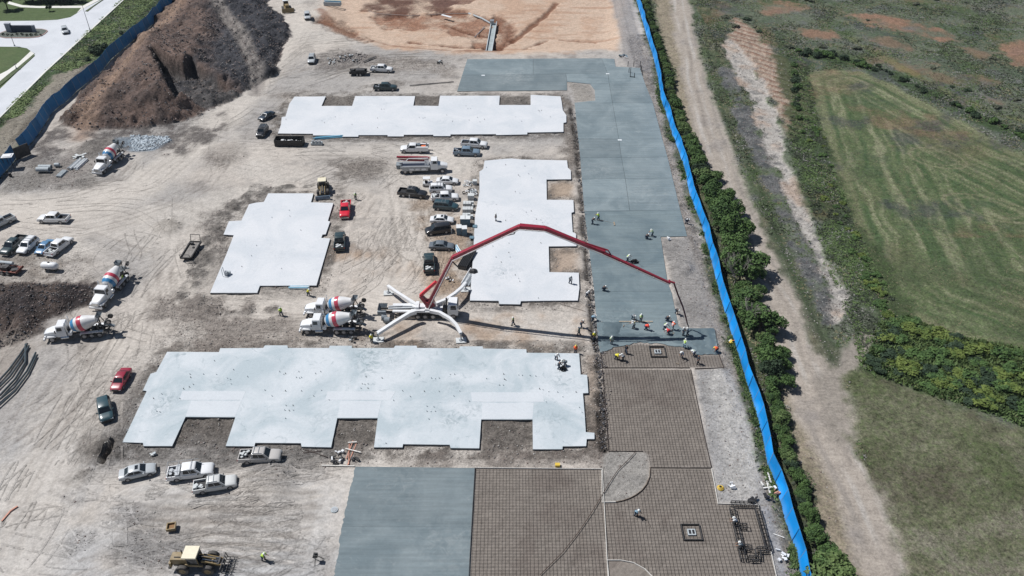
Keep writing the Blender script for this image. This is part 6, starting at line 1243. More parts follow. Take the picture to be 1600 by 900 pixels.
part('deck', MB().box((-1.6,0,1.5), (6.4,2.4,.4)).box((-1.7,-1.1,1.1), (5.6,.3,.7)).box((-1.7,1.1,1.1), (5.6,.3,.7)), STEEL, t)
for x in (-3.3,-2.0,-.7): part('locker_panel', MB().box((x+.9,-1.262,1.12), (.9,.03,.42)), WHITE, t)
for k, (z, y, l0, l1) in enumerate(((2.5,.15,-5.4,1.2),(2.9,.6,-5.2,1.5),(3.2,.2,-5.5,1.1))): part('boom_section', MB().bar((l0,y,z+.25),(l1,y,z),.36,.34), BOOMRED, t)
part('delivery_pipe', MB().path([(-5.4,-.3,3.0),(-3.6,-.3,2.6),(-3.0,-.2,3.2),(1.3,-.2,3.25)], .09, 6), PVC, t); part('turret', MB().tube((.9,0,1.6),(.9,0,2.7),.6,.5,12), WHITE, t, 40); part('hopper', MB().box((-5.1,0,1.5), (1.0,1.5,.9), tx=1.2, ty=1.1), GREYC, t)
for x in (4.2,-2.6,-3.8):
    for s in (-1, 1): add_wheel(t, x, s*1.02, .52, .38)
# ---- wheel loader with rake attachment, bottom left
def tractor(front, rear, label, kind, s=1.0, z=1.0):
    loc, rz, ln = along(front, rear, z); t = thing({'loader':'wheel_loader','dozer':'bulldozer','tractor':'box_blade_tractor'}[kind], label, {'loader':'loader','dozer':'bulldozer','tractor':'tractor'}[kind], (loc.x, loc.y, .02), rz); t.scale = (s,)*3
    if kind != 'dozer':
        part('engine_hood', MB().box((-2.1,0,1.55), (2.1,1.15,.8), tx=.9, ty=.9).box((-3.1,0,1.2), (.25,1.5,.7)), YELLOW, t); part('frame', MB().box((-.3,0,.95), (5.2,.9,.5)).box((-3.25,0,.75), (.3,1.6,.25)), DSTEEL, t)
        part('cab', MB().box((-.55,0,1.9), (1.35,1.35,1.3), tx=.92, ty=.92), GLASS, t); part('cab_roof', MB().box((-.7,0,2.62), (1.7,1.75,.14), tx=.95, ty=.95), CREAM, t); part('cab_pillar', MB().path([(-1.2,.66,1.3),(-1.18,.62,2.56)],.05).path([(-1.2,-.66,1.3),(-1.18,-.62,2.56)],.05).path([(.12,.66,1.3),(.05,.62,2.56)],.05).path([(.12,-.66,1.3),(.05,-.62,2.56)],.05), YELLOW, t)
        part('exhaust_stack', MB().tube((-1.9,.3,1.9),(-1.9,.3,2.6),.07,.07,6).box((-2.3,-.2,2.0),(.7,.1,.08)), BLACK, t); part('side_rail', MB().bar((-1.4,-.72,1.25),(.6,-.72,1.1),.12,.3).bar((-1.4,.72,1.25),(.6,.72,1.1),.12,.3), YELLOW, t)
        for x, r in ((-1.7,.68),(1.15,.68)):
            for s_ in (-1, 1): add_wheel(t, x, s_*.98, r, .46, YELLOW)
        part('lift_arm', MB().bar((.4,.45,1.6),(2.5,.45,.9),.14,.26).bar((.4,-.45,1.6),(2.5,-.45,.9),.14,.26).box((1.5,0,1.2),(.2,.9,.2)).bar((.5,0,1.9),(1.9,0,1.5),.12,.14), YELLOW, t); part('lift_cylinder', MB().tube((.5,.2,1.7),(2.1,.2,1.3),.06,.06,6).tube((.5,-.2,1.7),(2.1,-.2,1.3),.06,.06,6), CHROME, t)
        if kind == 'loader':
            mb = MB()
            for y in np.linspace(-1.1,1.1,7): mb.bar((2.6,y,1.1),(2.7,y,.3),.07,.07).bar((2.7,y,.3),(3.9,y,.2),.07,.07)
            for x_, z_ in ((2.6,1.1),(2.7,.55),(3.0,.3),(3.5,.26)): mb.bar((x_,-1.15,z_),(x_,1.15,z_),.08,.08)
            part('rake', mb, DSTEEL, t)
        else: part('blade', MB().box((3.0,0,.5), (.16,3.0,.75), ry=-.15).box((3.15,1.45,.5),(.5,.08,.6)).box((3.15,-1.45,.5),(.5,.08,.6)), C_SLB, t)
    else:
        part('engine_hood', MB().box((1.0,0,1.7), (2.2,1.2,1.0), tx=.9, ty=.9), YELLOW, t); part('cab', MB().box((-.9,0,2.2), (1.5,1.6,1.4), tx=.9, ty=.9), GLASS, t); part('cab_roof', MB().box((-.9,0,2.97), (1.7,1.8,.14)), WHITE, t); part('frame', MB().box((0,0,1.1), (4.4,1.6,.5)), YELLOW, t)
        for s_ in (-1, 1): part('track', MB().box((-.1,s_*1.15,.5), (4.0,.6,.9), tx=.85), DSTEEL, t)
        part('blade', MB().box((2.9,0,.8), (.2,3.8,1.3), ry=-.15), YELLOW, t); part('push_arm', MB().bar((.2,1.5,.6),(2.8,1.5,.6),.15,.25).bar((.2,-1.5,.6),(2.8,-1.5,.6),.15,.25), YELLOW, t)
    return t
tractor((357,877), (268,876), 'dusty yellow wheel loader with a cream cab roof and black rake, bottom left', 'loader', 1.06, 1.1)
tractor((504,308), (505,282), 'yellow tractor pushing a wide blue-grey blade behind the small slab', 'tractor', 1.0, .9)
tractor((452,20), (444,3), 'yellow bulldozer with a white cab roof at the top of the hauling road', 'dozer', 1.0, 1.0)
# ---- trailers, dumpster, tank
loc, rz, _ = along((576,113), (546,113.5), .6); t = thing('equipment_trailer', 'black trailer with dark cargo hitched behind the white pickup near the far slab', 'trailer', (loc.x, loc.y, .02), rz)
part('deck', MB().box((-.2,0,.62), (4.6,2.0,.2)).box((-.2,1.0,.95),(4.6,.08,.7)).box((-.2,-1.0,.95),(4.6,.08,.7)).box((2.1,0,.95),(.08,2.0,.7)), BLACK, t); part('drawbar', MB().bar((2.1,.7,.55),(3.4,0,.5),.1,.12).bar((2.1,-.7,.55),(3.4,0,.5),.1,.12), DSTEEL, t); part('cargo', MB().box((.4,0,1.1), (2.6,1.6,.8), tx=.9).box((-1.7,.2,1.0),(1.0,.8,.7),.3), DSTEEL, t)
for s in (-1, 1): add_wheel(t, -.4, s*1.15, .36, .22); add_wheel(t, .45, s*1.15, .36, .22)
a, b = G(308,377,.5), G(289,408,.5); c = (a+b)/2; rz = math.atan2((a-b).y, (a-b).x); t = thing('flatbed_trailer', 'open black flatbed trailer with raised ramp frame, alone left of the small slab', 'trailer', (c.x, c.y, .02), rz)
part('deck', MB().box((0,0,.62), (5.2,1.7,.12)), mat('worn_deck', (.22,.205,.19), .85, 0, .3, 2), t); part('side_rail', MB().bar((-2.7,1.0,.75),(2.7,1.0,.75),.2,.34).bar((-2.7,-1.0,.75),(2.7,-1.0,.75),.2,.34).bar((2.7,-1.0,.75),(2.7,1.0,.75),.12,.3).bar((-2.7,-1.0,.75),(-2.7,1.0,.75),.12,.3), BLACK, t)
part('ramp_frame', MB().path([(2.7,-.9,.8),(3.1,-.9,2.1),(3.1,.9,2.1),(2.7,.9,.8)],.06,5).path([(-2.7,-.9,.8),(-3.0,-.9,1.7),(-3.0,.9,1.7),(-2.7,.9,.8)],.05,5), DSTEEL, t); part('winch', MB().box((1.9,.4,.9),(.5,.5,.45)).box((.8,-.2,.78),(.4,.3,.2)), DSTEEL, t)
for s in (-1, 1): add_wheel(t, -.4, s*1.0, .34, .22); add_wheel(t, .4, s*1.0, .34, .22)
a, b = G(475,222,.6), G(430,222,.6); c = (a+b)/2; t = thing('open_dumpster', 'long black open dumpster with pale rubbish inside, in front of the far slab', 'dumpster', (c.x, c.y, .02), 0)
part('side_wall', MB().box((0,1.15,.8), (6.4,.1,1.5)), BLACK, t); part('side_wall', MB().box((0,-1.15,.8), (6.4,.1,1.5)), BLACK, t); part('end_wall', MB().box((3.2,0,.8), (.1,2.2,1.5)), BLACK, t); part('end_wall', MB().box((-3.2,0,.8), (.1,2.2,1.5)), BLACK, t); part('floor', MB().box((0,0,.12), (6.2,2.2,.1)), BLACK, t)
r = random.Random(8); mb = MB()
for k in range(26): mb.box((r.uniform(-2.2,2.8), r.uniform(-.2,.9), r.uniform(.5,.9)), (r.uniform(.3,1.1), r.uniform(.1,.5), .1), r.uniform(0,3))
tag(part('rubbish', mb, PVC, None, loc=(c.x, c.y, 0)), 'jumble of pale boards and scraps inside the long black dumpster', 'rubbish')
t = thing('propane_tank', 'white horizontal storage tank on the dirt below the four parked vehicles', 'tank', tuple(G(80,421,.2)), -.12)
part('tank_shell', MB().lathe([(-1.55,.3),(-1.4,.55),(-1.1,.68),(1.1,.68),(1.4,.55),(1.55,.3)], (0,0,.85), (1,0,0), 18), WHITE, t, 50); part('saddle', MB().box((-.8,0,.25), (.15,1.0,.5)), DSTEEL, t); part('saddle', MB().box((.8,0,.25), (.15,1.0,.5)), DSTEEL, t); part('hatch', MB().tube((0,0,1.5),(0,0,1.62),.22,.2,10), DSTEEL, t)
c = G(14,421,.5); t = thing('machine_trailer', 'small rusty trailer carrying machinery and a pale pipe, left picture edge', 'trailer', (c.x, c.y, .02), -.15)
part('deck', MB().box((.1,0,.6), (4.4,2.1,.15)).box((2.2,0,.75),(.1,2.1,.35)), mat('rust_red', (.17,.06,.045), .8), t); part('machinery', MB().box((-.4,-.2,1.0),(1.4,1.1,.7)).box((-1.2,.5,1.1),(.8,.5,.8)).tube((-.5,-.6,1.4),(1.2,.2,1.0),.1,.1,6), DSTEEL, t); part('pipe_load', MB().tube((-2.4,.75,1.35),(.6,.75,1.35),.33,.33,12), CONPIPE, t, 40); part('ramp', MB().box((1.5,-.3,.9),(1.2,.8,.1),.3), DSTEEL, t)
for s in (-1, 1): add_wheel(t, -.6, s*1.15, .42, .26); add_wheel(t, .5, s*1.15, .42, .26)
# ------------------------------------------------------------------ people
def skinned(name, joints, edges, root, sub=1):
    """joints: {key: (pos, radius)}; grows one continuous surface round the skeleton"""
    bm = bmesh.new(); lay = bm.verts.layers.skin.verify(); vm = {}
    for k, (p, r) in joints.items():
        v = bm.verts.new(p); v[lay].radius = (r, r) if not isinstance(r, tuple) else r; v[lay].use_root = (k == root); vm[k] = v
    for a, b in edges: bm.edges.new((vm[a], vm[b]))
    me = bpy.data.meshes.new('tmp'); bm.to_mesh(me); bm.free(); o = bpy.data.objects.new('tmp', me); COL.objects.link(o)
    s = o.modifiers.new('s', 'SKIN'); s.use_smooth_shade = True
    if 0: m = o.modifiers.new('d', 'SUBSURF'); m.levels = sub
    dg = bpy.context.evaluated_depsgraph_get(); out = bpy.data.meshes.new_from_object(o.evaluated_get(dg)); out.name = name
    bpy.data.objects.remove(o); out.materials.clear(); out.materials.append(None); return out
def posemeshes(key, bend=0.0, stride=0.0, crouch=0.0, armL=(.2,.1), armR=(.2,-.1), elbow=.4):
    hz_ = .93-.42*crouch; hip = Vector((-.12*crouch-.1*bend, 0, hz_)); R = lambda v: Vector((v[0]*math.cos(bend)+v[2]*math.sin(bend), v[1], -v[0]*math.sin(bend)+v[2]*math.cos(bend)))
    J = {'hip': (hip, (.14,.11)), 'waist': (hip+R((0,0,.20)), (.13,.10)), 'chest': (hip+R((0,0,.42)), (.16,.115)), 'neck': (hip+R((.01,0,.56)), .055), 'head': (hip+R((.03,0,.66)), .09), 'crown': (hip+R((.03,0,.78)), .075), 'nose': (hip+R((.14,0,.68)), .014), 'chin': (hip+R((.09,0,.61)), .03)}
    E = [('hip','waist'),('waist','chest'),('chest','neck'),('neck','head'),('head','crown'),('head','nose'),('head','chin')]
    hands = {}
    for s, nm, (fw, sd) in ((1,'L',armL), (-1,'R',armR)):
        sh = hip+R((0,.20*s,.50)); a = fw; up = Vector((math.sin(a), .12*s+sd*.2, -math.cos(a))).normalized(); el = sh+up*.29; b = fw+elbow; fo = Vector((math.sin(b), -.05*s, -math.cos(b))).normalized(); wr = el+fo*.26; hd = wr+fo*.08
        J.update({'sh'+nm: (sh, .065), 'el'+nm: (el, .047), 'wr'+nm: (wr, .032), 'hd'+nm: (hd, (.042,.022))}); E += [('chest','sh'+nm),('sh'+nm,'el'+nm),('el'+nm,'wr'+nm),('wr'+nm,'hd'+nm)]
        for i, l in enumerate((.075,.085,.08,.065)):
            J['f%d%s' % (i, nm)] = (hd+fo*l+Vector((.025*(i-1.5),0,0))+Vector((0,-.02*s,-.01*i)), .009); E.append(('hd'+nm, 'f%d%s' % (i, nm)))
        J['th'+nm] = (wr+fo*.06+Vector((.055,-.01*s,0)), .011); E.append(('wr'+nm, 'th'+nm)); hands[nm] = hd
    for s, nm in ((1,'L'),(-1,'R')):
        st = stride*s; hp = hip+Vector((0,.10*s,-.05)); an = Vector((st*.32-.02, .12*s, .09)); kn = (hp+an)/2+Vector((.05+.30*crouch+.06*abs(stride), .02*s, .0+.02)); toe = an+Vector((.17,.02*s,-.05)); heel = an+Vector((-.06,0,-.05))
        J.update({'th_'+nm: (hp, .088), 'kn'+nm: (kn, .06), 'an'+nm: (an, .042), 'to'+nm: (toe, .035), 'he'+nm: (heel, .035)}); E += [('hip','th_'+nm),('th_'+nm,'kn'+nm),('kn'+nm,'an'+nm),('an'+nm,'to'+nm),('an'+nm,'he'+nm)]
    out = {'body': skinned('body', J, E, 'hip', 0)}
    def sub(keys, grow, root, ends=()):
        jj = {}
        for k in keys:
            p, r = J[k]; r = (r[0]+grow, r[1]+grow) if isinstance(r, tuple) else r+grow; jj[k] = (p, r)
        return jj, [e for e in E if e[0] in keys and e[1] in keys]
    out['shirt'] = skinned('shirt', *sub(['hip','waist','chest','shL','elL','shR','elR'], .034, 'waist'), 'waist')
    jj, ee = sub(['hip','th_L','knL','anL','th_R','knR','anR'], .026, 'hip'); out['trousers'] = skinned('trousers', jj, ee, 'hip')
    bt_ = MB()
    for nm in 'LR': a = J['an'+nm][0]; t_ = J['to'+nm][0]; bt_.loft([[(a.x-.11,a.y-.055,.0),(a.x-.11,a.y+.055,.0),(a.x-.10,a.y+.05,.17),(a.x-.10,a.y-.05,.17)], [(a.x+.04,a.y-.06,.0),(a.x+.04,a.y+.06,.0),(a.x+.04,a.y+.05,.15),(a.x+.04,a.y-.05,.15)], [(t_.x+.05,t_.y-.045,.0),(t_.x+.05,t_.y+.045,.0),(t_.x+.04,t_.y+.035,.05),(t_.x+.04,t_.y-.035,.05)]])
    out['boots'] = bt_.mesh('boots', 40); c = J['crown'][0]; up = R((0,0,1)).normalized()
    out['hard_hat'] = MB().lathe([(-.055,.175),(-.04,.165),(-.035,.135),(.02,.13),(.075,.10),(.105,.05),(.115,.01)], c+up*.01, up, 14).mesh('hard_hat', 40)
    ey = MB()
    for s in (1,-1): q = J['head'][0]+R((.083,.034*s,.045)); ey.box(q, (.02,.02,.014))
    out['eyes'] = ey.mesh('eyes')
    vs = MB(); h, w_, ch_ = J['hip'][0], J['waist'][0], J['chest'][0]; sh_ = ch_+R((0,0,.10)); rg_ = []
    for p, a, b in ((h+R((0,0,.10)), .19,.165),(w_, .19,.165),(ch_, .215,.18),(sh_, .18,.135)): rg_.append([p+R((b*math.cos(q), a*math.sin(q), 0)) for q in [i*math.pi/6 for i in range(12)]])
    vs.loft(rg_, True); out['vest'] = vs.mesh('vest', 60); out['hands'] = hands
    for k in ('boots','hard_hat','eyes','vest'): out[k].materials.append(None)
    return out
import bmesh
POSE = {'stand': posemeshes('stand'), 'walk': posemeshes('walk', .06, .7, 0, (.35,0), (-.3,0), .35), 'lean': posemeshes('lean', .55, .4, .12, (.9,0), (.6,0), .35), 'bend': posemeshes('bend', 1.15, .5, .25, (.35,0), (.5,0), .15),
        'crouch': posemeshes('crouch', .75, .3, .95, (.7,0), (.9,0), .3), 'reach': posemeshes('reach', .25, .5, .05, (1.2,0), (1.0,0), .3)}
SKIN = mat('skin', (.30,.17,.11), .6, 0, .05); cl = lambda n, c: mat('cloth_'+n, c, .85, 0, .1, 6)
LIME = cl('lime', (.50,.72,.10)); YEL = cl('yellow', (.70,.62,.06)); ORG = cl('orange', (.85,.13,.04)); REDV = cl('red', (.72,.06,.06)); WHT = cl('white', (.68,.70,.72)); DRK = cl('dark', (.03,.035,.045)); GRY = cl('grey', (.22,.26,.28)); LBL = cl('light_blue', (.22,.36,.46)); PALEG = cl('pale_green', (.50,.60,.42)); JEAN = cl('denim', (.045,.075,.12)); KHA = cl('khaki', (.20,.17,.13)); HW = mat('hat_white', (.78,.79,.76), .4, 0, .02); HY = mat('hat_yellow', (.75,.62,.12), .4, 0, .02); BOOT = mat('rubber_boot', (.03,.028,.026), .7); EYE = mat('eye_dark', (.02,.015,.012), .3)
TOOLS = mat('tool_handle', (.30,.24,.18), .7)
def worker(px, py, pose, deg, shirt, vest, label, hat=HW, tr=JEAN, base=0.02, tool=None, s=0.98):
    g = G(px, py, base); t = thing('person', label, 'person', (g.x, g.y, base), math.radians(deg)); t.scale = (s,)*3; M = POSE[pose]
    for nm, m in (('body', SKIN), ('shirt', shirt), ('trousers', tr), ('boots', BOOT), ('eyes', EYE)): part(nm, M[nm], m, t)
    if vest: part('vest', M['vest'], vest, t)
    if hat: part('hard_hat', M['hard_hat'], hat, t)
    if tool:
        h = M['hands']['L']; c, s_ = math.cos(t.rotation_euler.z), math.sin(t.rotation_euler.z); W = lambda v: Vector((g.x+(v[0]*c-v[1]*s_)*s, g.y+(v[0]*s_+v[1]*c)*s, base+v[2]*s)); hw = W(h); mb = MB(); O = Vector((g.x, g.y, base))
        d = Vector((c, s_, 0))
        if tool == 'rake': e = O+d*1.7+Vector((0,0,.08)); mb.tube(hw-d*.25+Vector((0,0,.2))-O, e-O, .02, .02, 5); mb.box(e-O, (.08,.55,.10), t.rotation_euler.z); nm = 'concrete_rake'
        elif tool == 'screed': mb.box((d.x*.8, d.y*.8, .10), (5.6,.16,.12), 0.0); mb.tube(hw-O, Vector((d.x*.8, d.y*.8, .15)), .02, .02, 5); nm = 'screed_board'
        elif tool == 'float': mb.tube(hw-O, d*4.3+Vector((0,0,.15)), .022, .022, 5); mb.box(d*4.3+Vector((0,0,.1)), (.25,1.2,.06), t.rotation_euler.z); nm = 'bull_float'
        elif tool == 'pole': mb.tube(hw-d*.3+Vector((0,0,.5))-O, d*2.6+Vector((0,0,.1)), .02, .02, 5); nm = 'long_handled_tool'
        o = solo(nm, mb, TOOLS if tool != 'screed' else WOOD, {'rake':'concrete rake','screed':'long straight screed board','float':'long handled float','pole':'long handled tool'}[tool]+' held by the '+' '.join(label.split()[:9]), 'tool', None, (g.x, g.y, base))
    return t
Wk = worker
Wk(989,499,'bend',-60,GRY,None,'worker in grey bending over the long screed board, white hard hat',tool='screed',base=.12)
Wk(1001,503,'stand',-100,PALEG,LIME,'worker in a pale green vest right behind the screed board man',base=.12)
Wk(990,513,'lean',160,WHT,YEL,'worker in a yellow vest leaning left of the red shirted worker on wet concrete',base=.12,tool='rake')
Wk(1009,515,'bend',-20,REDV,ORG,'worker in a red orange shirt bending, centre of the wet concrete',base=.12)
Wk(1042,501,'crouch',-20,DRK,None,'crouching worker in black on fresh concrete with a board beside him',base=.12)
Wk(1038,515,'lean',-40,WHT,LIME,'worker in a lime vest leaning left of the worker in bright red',base=.12,tool='rake')
Wk(1044,522,'bend',200,REDV,REDV,'worker in bright red bending, nearest the hose crew',base=.12)
Wk(1050.5,515,'reach',30,ORG,WHT,'worker with orange sleeves and white vest beside the worker in bright red',base=.12,tr=GRY)
Wk(1057,490,'bend',-60,DRK,None,'worker in dark clothes bending at the gravel island edge form',base=.12)
Wk(1067,524,'stand',-70,GRY,None,'worker in plain grey standing left of the dangling boom hose',base=.12,tr=GRY)
Wk(1074,524,'reach',180,GRY,WHT,'worker guiding the dangling boom hose end',base=.12)
Wk(1069,543,'lean',70,PALEG,LIME,'worker in lime guiding the black hose at the pour edge',base=.12,tr=LBL)
Wk(1065,559,'lean',-120,WHT,None,'worker in white raking at the left of the mat edge group',tool='rake')
Wk(1084,555,'bend',-160,WHT,PALEG,'worker in pale green bending over the mat beside the worker in black')
Wk(1090,568,'walk',-150,DRK,None,'worker all in black walking on the mat at its right end',hat=None,tr=DRK)
Wk(1119,550,'bend',200,ORG,ORG,'worker in bright orange bending at the right end of the mat',hat=HY)
Wk(962.5,561,'bend',-30,YEL,YEL,'worker in bright yellow bending at the left end of the mat')
Wk(978,552,'walk',-110,DRK,None,'worker in dark clothes standing behind two others on the mat',hat=None)
Wk(973,563,'lean',-150,WHT,None,'worker in a white shirt and dark trousers right of the yellow worker',tr=DRK)
Wk(955,538,'stand',-80,PALEG,WHT,'worker in pale grey green standing at the ragged front of the wet concrete',tr=GRY)
Wk(928,531,'stand',-60,YEL,LIME,'worker in yellow beside the trench, inside the boom shadow')
Wk(926,501,'bend',0,LBL,None,'worker in light blue bending at the left edge of the fresh paving')
Wk(908,512,'lean',20,DRK,None,'worker in dark clothes handling coiled hose left of the paving')
Wk(904.5,524,'walk',170,GRY,LIME,'worker walking alone in the boom shadow on the dirt')
Wk(917,464,'lean',-40,WHT,None,'worker in a white shirt leaning at the trench by the right hand slab corner')
Wk(943,454,'crouch',-10,DRK,None,'kneeling finisher in navy at the top left of the newest pour',base=.12)
Wk(802,508,'walk',180,DRK,LIME,'worker with a dark shirt on the bare dirt below the right hand slab')
Wk(899,552,'stand',-90,ORG,ORG,'worker in orange at the top right corner of the widest slab',hat=HY,base=.02)
Wk(869,562,'lean',-60,WHT,None,'worker in a white shirt leaning on the widest slab, left of the trowel machine',base=.38)
Wk(873,576,'lean',0,DRK,None,'worker in black gripping the power trowel on the widest slab',base=.38)
Wk(883,571,'bend',180,GRY,None,'worker in grey bending right of the trowel machine on the widest slab',base=.38)
Wk(935,344,'reach',160,LIME,LIME,'worker in lime on the far paving beside a dark companion',base=.12)
Wk(925.5,350,'lean',0,DRK,None,'worker in black pulling a long float on the far paving',tool='float',base=.12)
Wk(1019,369,'lean',170,PALEG,LIME,'worker in pale lime at the corner of the gravel island',base=.12)
Wk(1010,373,'crouch',0,DRK,None,'crouching worker in black beside the worker at the gravel island corner',base=.12)
Wk(1072,349,'bend',-30,DRK,WHT,'worker bending at the right edge form of the far paving',base=.05)
Wk(980,408,'lean',-10,WHT,LIME,'worker in lime and white pushing the walk behind trowel on smooth concrete',base=.12)
Wk(891,443,'walk',-60,GRY,WHT,'lone worker walking on the right hand slab near its lower notch',base=.38)
Wk(775,345,'stand',180,DRK,None,'lone worker in dark clothes on the upper part of the right hand slab',base=.38)
Wk(556,312,'stand',-90,PALEG,LIME,'worker in lime standing alone near the bright red pickup')
Wk(440,493,'walk',150,LIME,LIME,'worker in lime walking alone on the dirt left of the mixer pair')
Wk(482,462,'lean',-20,YEL,LIME,'worker in yellow at the blue sheet bundle below the small slab')
Wk(581,535,'stand',-60,YEL,YEL,'worker in bright yellow beside the left outrigger pad of the boom truck')
Wk(412,875,'lean',-20,LIME,LIME,'worker in lime alone in the lower dirt yard, right of the wheel loader')
Wk(993.5,806,'lean',-50,LBL,None,'worker in pale blue leaning alone on the widest rebar mat',tool='pole')
Wk(1147.5,820,'lean',180,WHT,None,'worker in a white shirt tying bars at the black steel frame, upper one',tr=DRK)
Wk(1156.5,858,'lean',180,GRY,None,'worker in grey tying bars at the black steel frame, lower one',tr=DRK)
Wk(194,441,'lean',60,LIME,LIME,'worker in lime beside the rear wheels of the mixer leaving the pile')
# ------------------------------------------------------------------ machines and materials
def trowel(px, py, base, label, rz=0):
    g = G(px, py, base); t = thing('power_trowel', label, 'power trowel', (g.x, g.y, base), rz)
    part('guard_ring', MB().lathe([(0,.55),(.1,.58),(.16,.55),(.1,.50),(0,.48)], (0,0,.03), (0,0,1), 18), DSTEEL, t); part('engine', MB().box((0,0,.38), (.4,.35,.4)).tube((0,0,.58),(0,0,.68),.12,.1,8), BLACK, t); part('handle', MB().path([(-.2,.0,.35),(-1.2,.0,.95)], .03).bar((-1.2,-.25,.95),(-1.2,.25,.95),.04,.04), DSTEEL, t)
    part('blade', MB().box((.25,0,.03),(.45,.14,.02)).box((-.25,0,.03),(.45,.14,.02)).box((0,.25,.03),(.14,.45,.02)).box((0,-.25,.03),(.14,.45,.02)), STEEL, t)
trowel(989.5, 410, .13, 'black walk behind trowel on the smooth concrete under the red boom'); trowel(880, 577, .38, 'black power trowel between the workers on the widest slab'); trowel(993, 409.5, .13, 'second small black machine right of the walk behind trowel', 2)
g = G(354, 430, .38); t = thing('slab_equipment', 'small standing equipment with a dark drum on the lower left of the small slab', 'equipment', (g.x, g.y, .38)); part('drum', MB().tube((0,0,0),(0,0,.8),.35,.35,12), STEEL, t, 40); part('frame', MB().path([(-.5,-.4,0),(-.5,-.4,1.5),(-.5,.4,1.5),(-.5,.4,0)],.05).box((.4,.3,.3),(.5,.5,.6)), CONPIPE, t)
# row of stacked materials between the cars and the right slab
stk = [(742,288,'crate',(.9,.9,.9),'white cube crate at the top corner of the right hand slab'),(733,289,'coil',0,'tangle of pale hose coils, upper end of the material row'),(731,299,'coil',1,'grey hose coils, second group in the material row'),(738,303,'coil',1,'dark coils at the slab edge in the material row'),
       (736,311,'crate',(1.3,1.1,1.0),'grey wrapped crate below the hose coils in the material row'),(732,322,'pallet',(2.1,1.3,.8),'pale block pallet, first below the hose coils'),(731,331,'pallet',(2.2,1.3,.9),'pale block pallet, second below the hose coils'),(731,341,'pallet',(2.1,1.2,.8),'pale block pallet, third below the hose coils')]
for px, py, k, d, lab in stk:
    g = G(px, py); r = random.Random(int(px+py))
    if k == 'crate': t = thing('crate', lab, 'crate', (g.x, g.y, .02)); part('box', MB().box((0,0,d[2]/2+.08), d), PALLET, t); part('skid', MB().box((0,0,.04), (d[0]+.1,d[1]+.1,.08)), WOOD, t)
    elif k == 'coil':
        t = thing('hose_coil', lab, 'hose coils', (g.x, g.y, .02))
        for q in range(5):
            cx_, cy_ = r.uniform(-.9,.9), r.uniform(-.9,.9); R_ = r.uniform(.3,.5); z_ = r.uniform(.15,.5); mb = MB().path([(cx_+R_*math.cos(a*.628), cy_+R_*math.sin(a*.628), z_) for a in range(11)], .09, 5); part('coil', mb, r.choice((PVC, DSTEEL, CONPIPE)) if d else r.choice((PVC, CONPIPE)), t)
        part('bucket', MB().tube((.2,0,0),(.2,0,.45),.2,.24,10), DSTEEL, t)
    else:
        t = thing('block_pallet', lab, 'pallet'); t.location = (g.x, g.y, .02); part('skid', MB().box((0,0,.07), (d[0],d[1],.14)), WOOD, t)
        for i in range(4):
            for j in range(2):
                o = part('block', cached('block', lambda: MB().box((0,0,0), (.5,.55,.36))), PALLET, t, loc=((i-1.5)*.53+r.uniform(-.02,.02), (j-.5)*.6, .33)); 
                if r.random() < .85: part('block', CACHE['block'], PALLET, t, loc=((i-1.5)*.53+r.uniform(-.02,.02), (j-.5)*.6, .71))
WRAP = mat('slate_wrap', (.11,.19,.24), .6, 0, .15, 2); TOPP = mat('pale_wrap_top', (.62,.64,.64), .6, 0, .08)
for i, (px, py) in enumerate(((723.5,351),(731,351),(717.5,365),(726,366.5))):
    g = G(px, py); t = thing('wrapped_pallet', ('upper' if i < 2 else 'lower')+' '+('left' if i % 2 == 0 else 'right')+' tall slate coloured wrapped pallet of the four beside the cars', 'pallet', (g.x, g.y, .02), .03*i, 'tall wrapped pallets beside the packed row of cars')
    part('wrapped_load', MB().box((0,0,.85), (1.0,1.3,1.5)), WRAP, t); part('top_cover', MB().box((0,0,1.64), (1.02,1.32,.07)), TOPP, t); part('skid', MB().box((0,0,.05), (1.0,1.3,.1)), WOOD, t)
for px, py, lab, d in ((742,354,'flat slate blue sheet lying on the slab edge beside the wrapped pallets',(.8,1.0,.15)),(737,371.5,'second slate blue sheet on the slab edge, lower one',(.8,.9,.15))):
    g = G(px, py, .4); solo('folded_sheet', MB().box((0,0,d[2]/2), d), WRAP, lab, 'sheet', None, (g.x, g.y, .39))
solo('white_post', MB().tube((0,0,0),(0,0,1.1),.06,.06,8), PVC, 'short white post standing right of the black minivan', 'post', None, tuple(G(705.5,365))); solo('white_post', MB().tube((0,0,0),(0,0,1.1),.06,.06,8), PVC, 'short white post standing below the black crew cab pickup', 'post', None, tuple(G(640,312)))
def bundle(nm, a, b, n, r, m, label, cat, rows=2, z0=0.0, jit=.12):
    A, B = G(*a), G(*b); c = (A+B)/2; d = (B-A); L = d.length; rz = math.atan2(d.y, d.x); t = thing(nm, label, cat, (c.x, c.y, .03+z0), rz); q = random.Random(n+int(a[0]))
    me = cached('%s|%.1f%.2f' % ('pipe', L, r), lambda: MB().tube((-L/2,0,0),(L/2,0,0),r,r,8), 40)
    for k in range(n):
        row = k % rows; i = k//rows; w = (n/rows-1)/2; part('pipe', me, m if not isinstance(m, tuple) else q.choice(m), t, 0, None, (q.uniform(-jit,jit)*L*.5, (i-w)*r*2.15+row*r, r+row*r*1.8), q.uniform(-.025,.025))
    return t
bundle('pipe_bundle', (727,478/1.07),(742,423), 18, .09, (STEEL, PVC, CONPIPE), 'silver pipe bundle beside the right slab, touching the curved outrigger', 'pipes', 2); 
bundle('pipe_bundle', (711,385),(717,395), 8, .09, (BLUEPIPE, PVC), 'short light blue pipe bundle above the black tarp stack, next to the boom', 'pipes', 2)
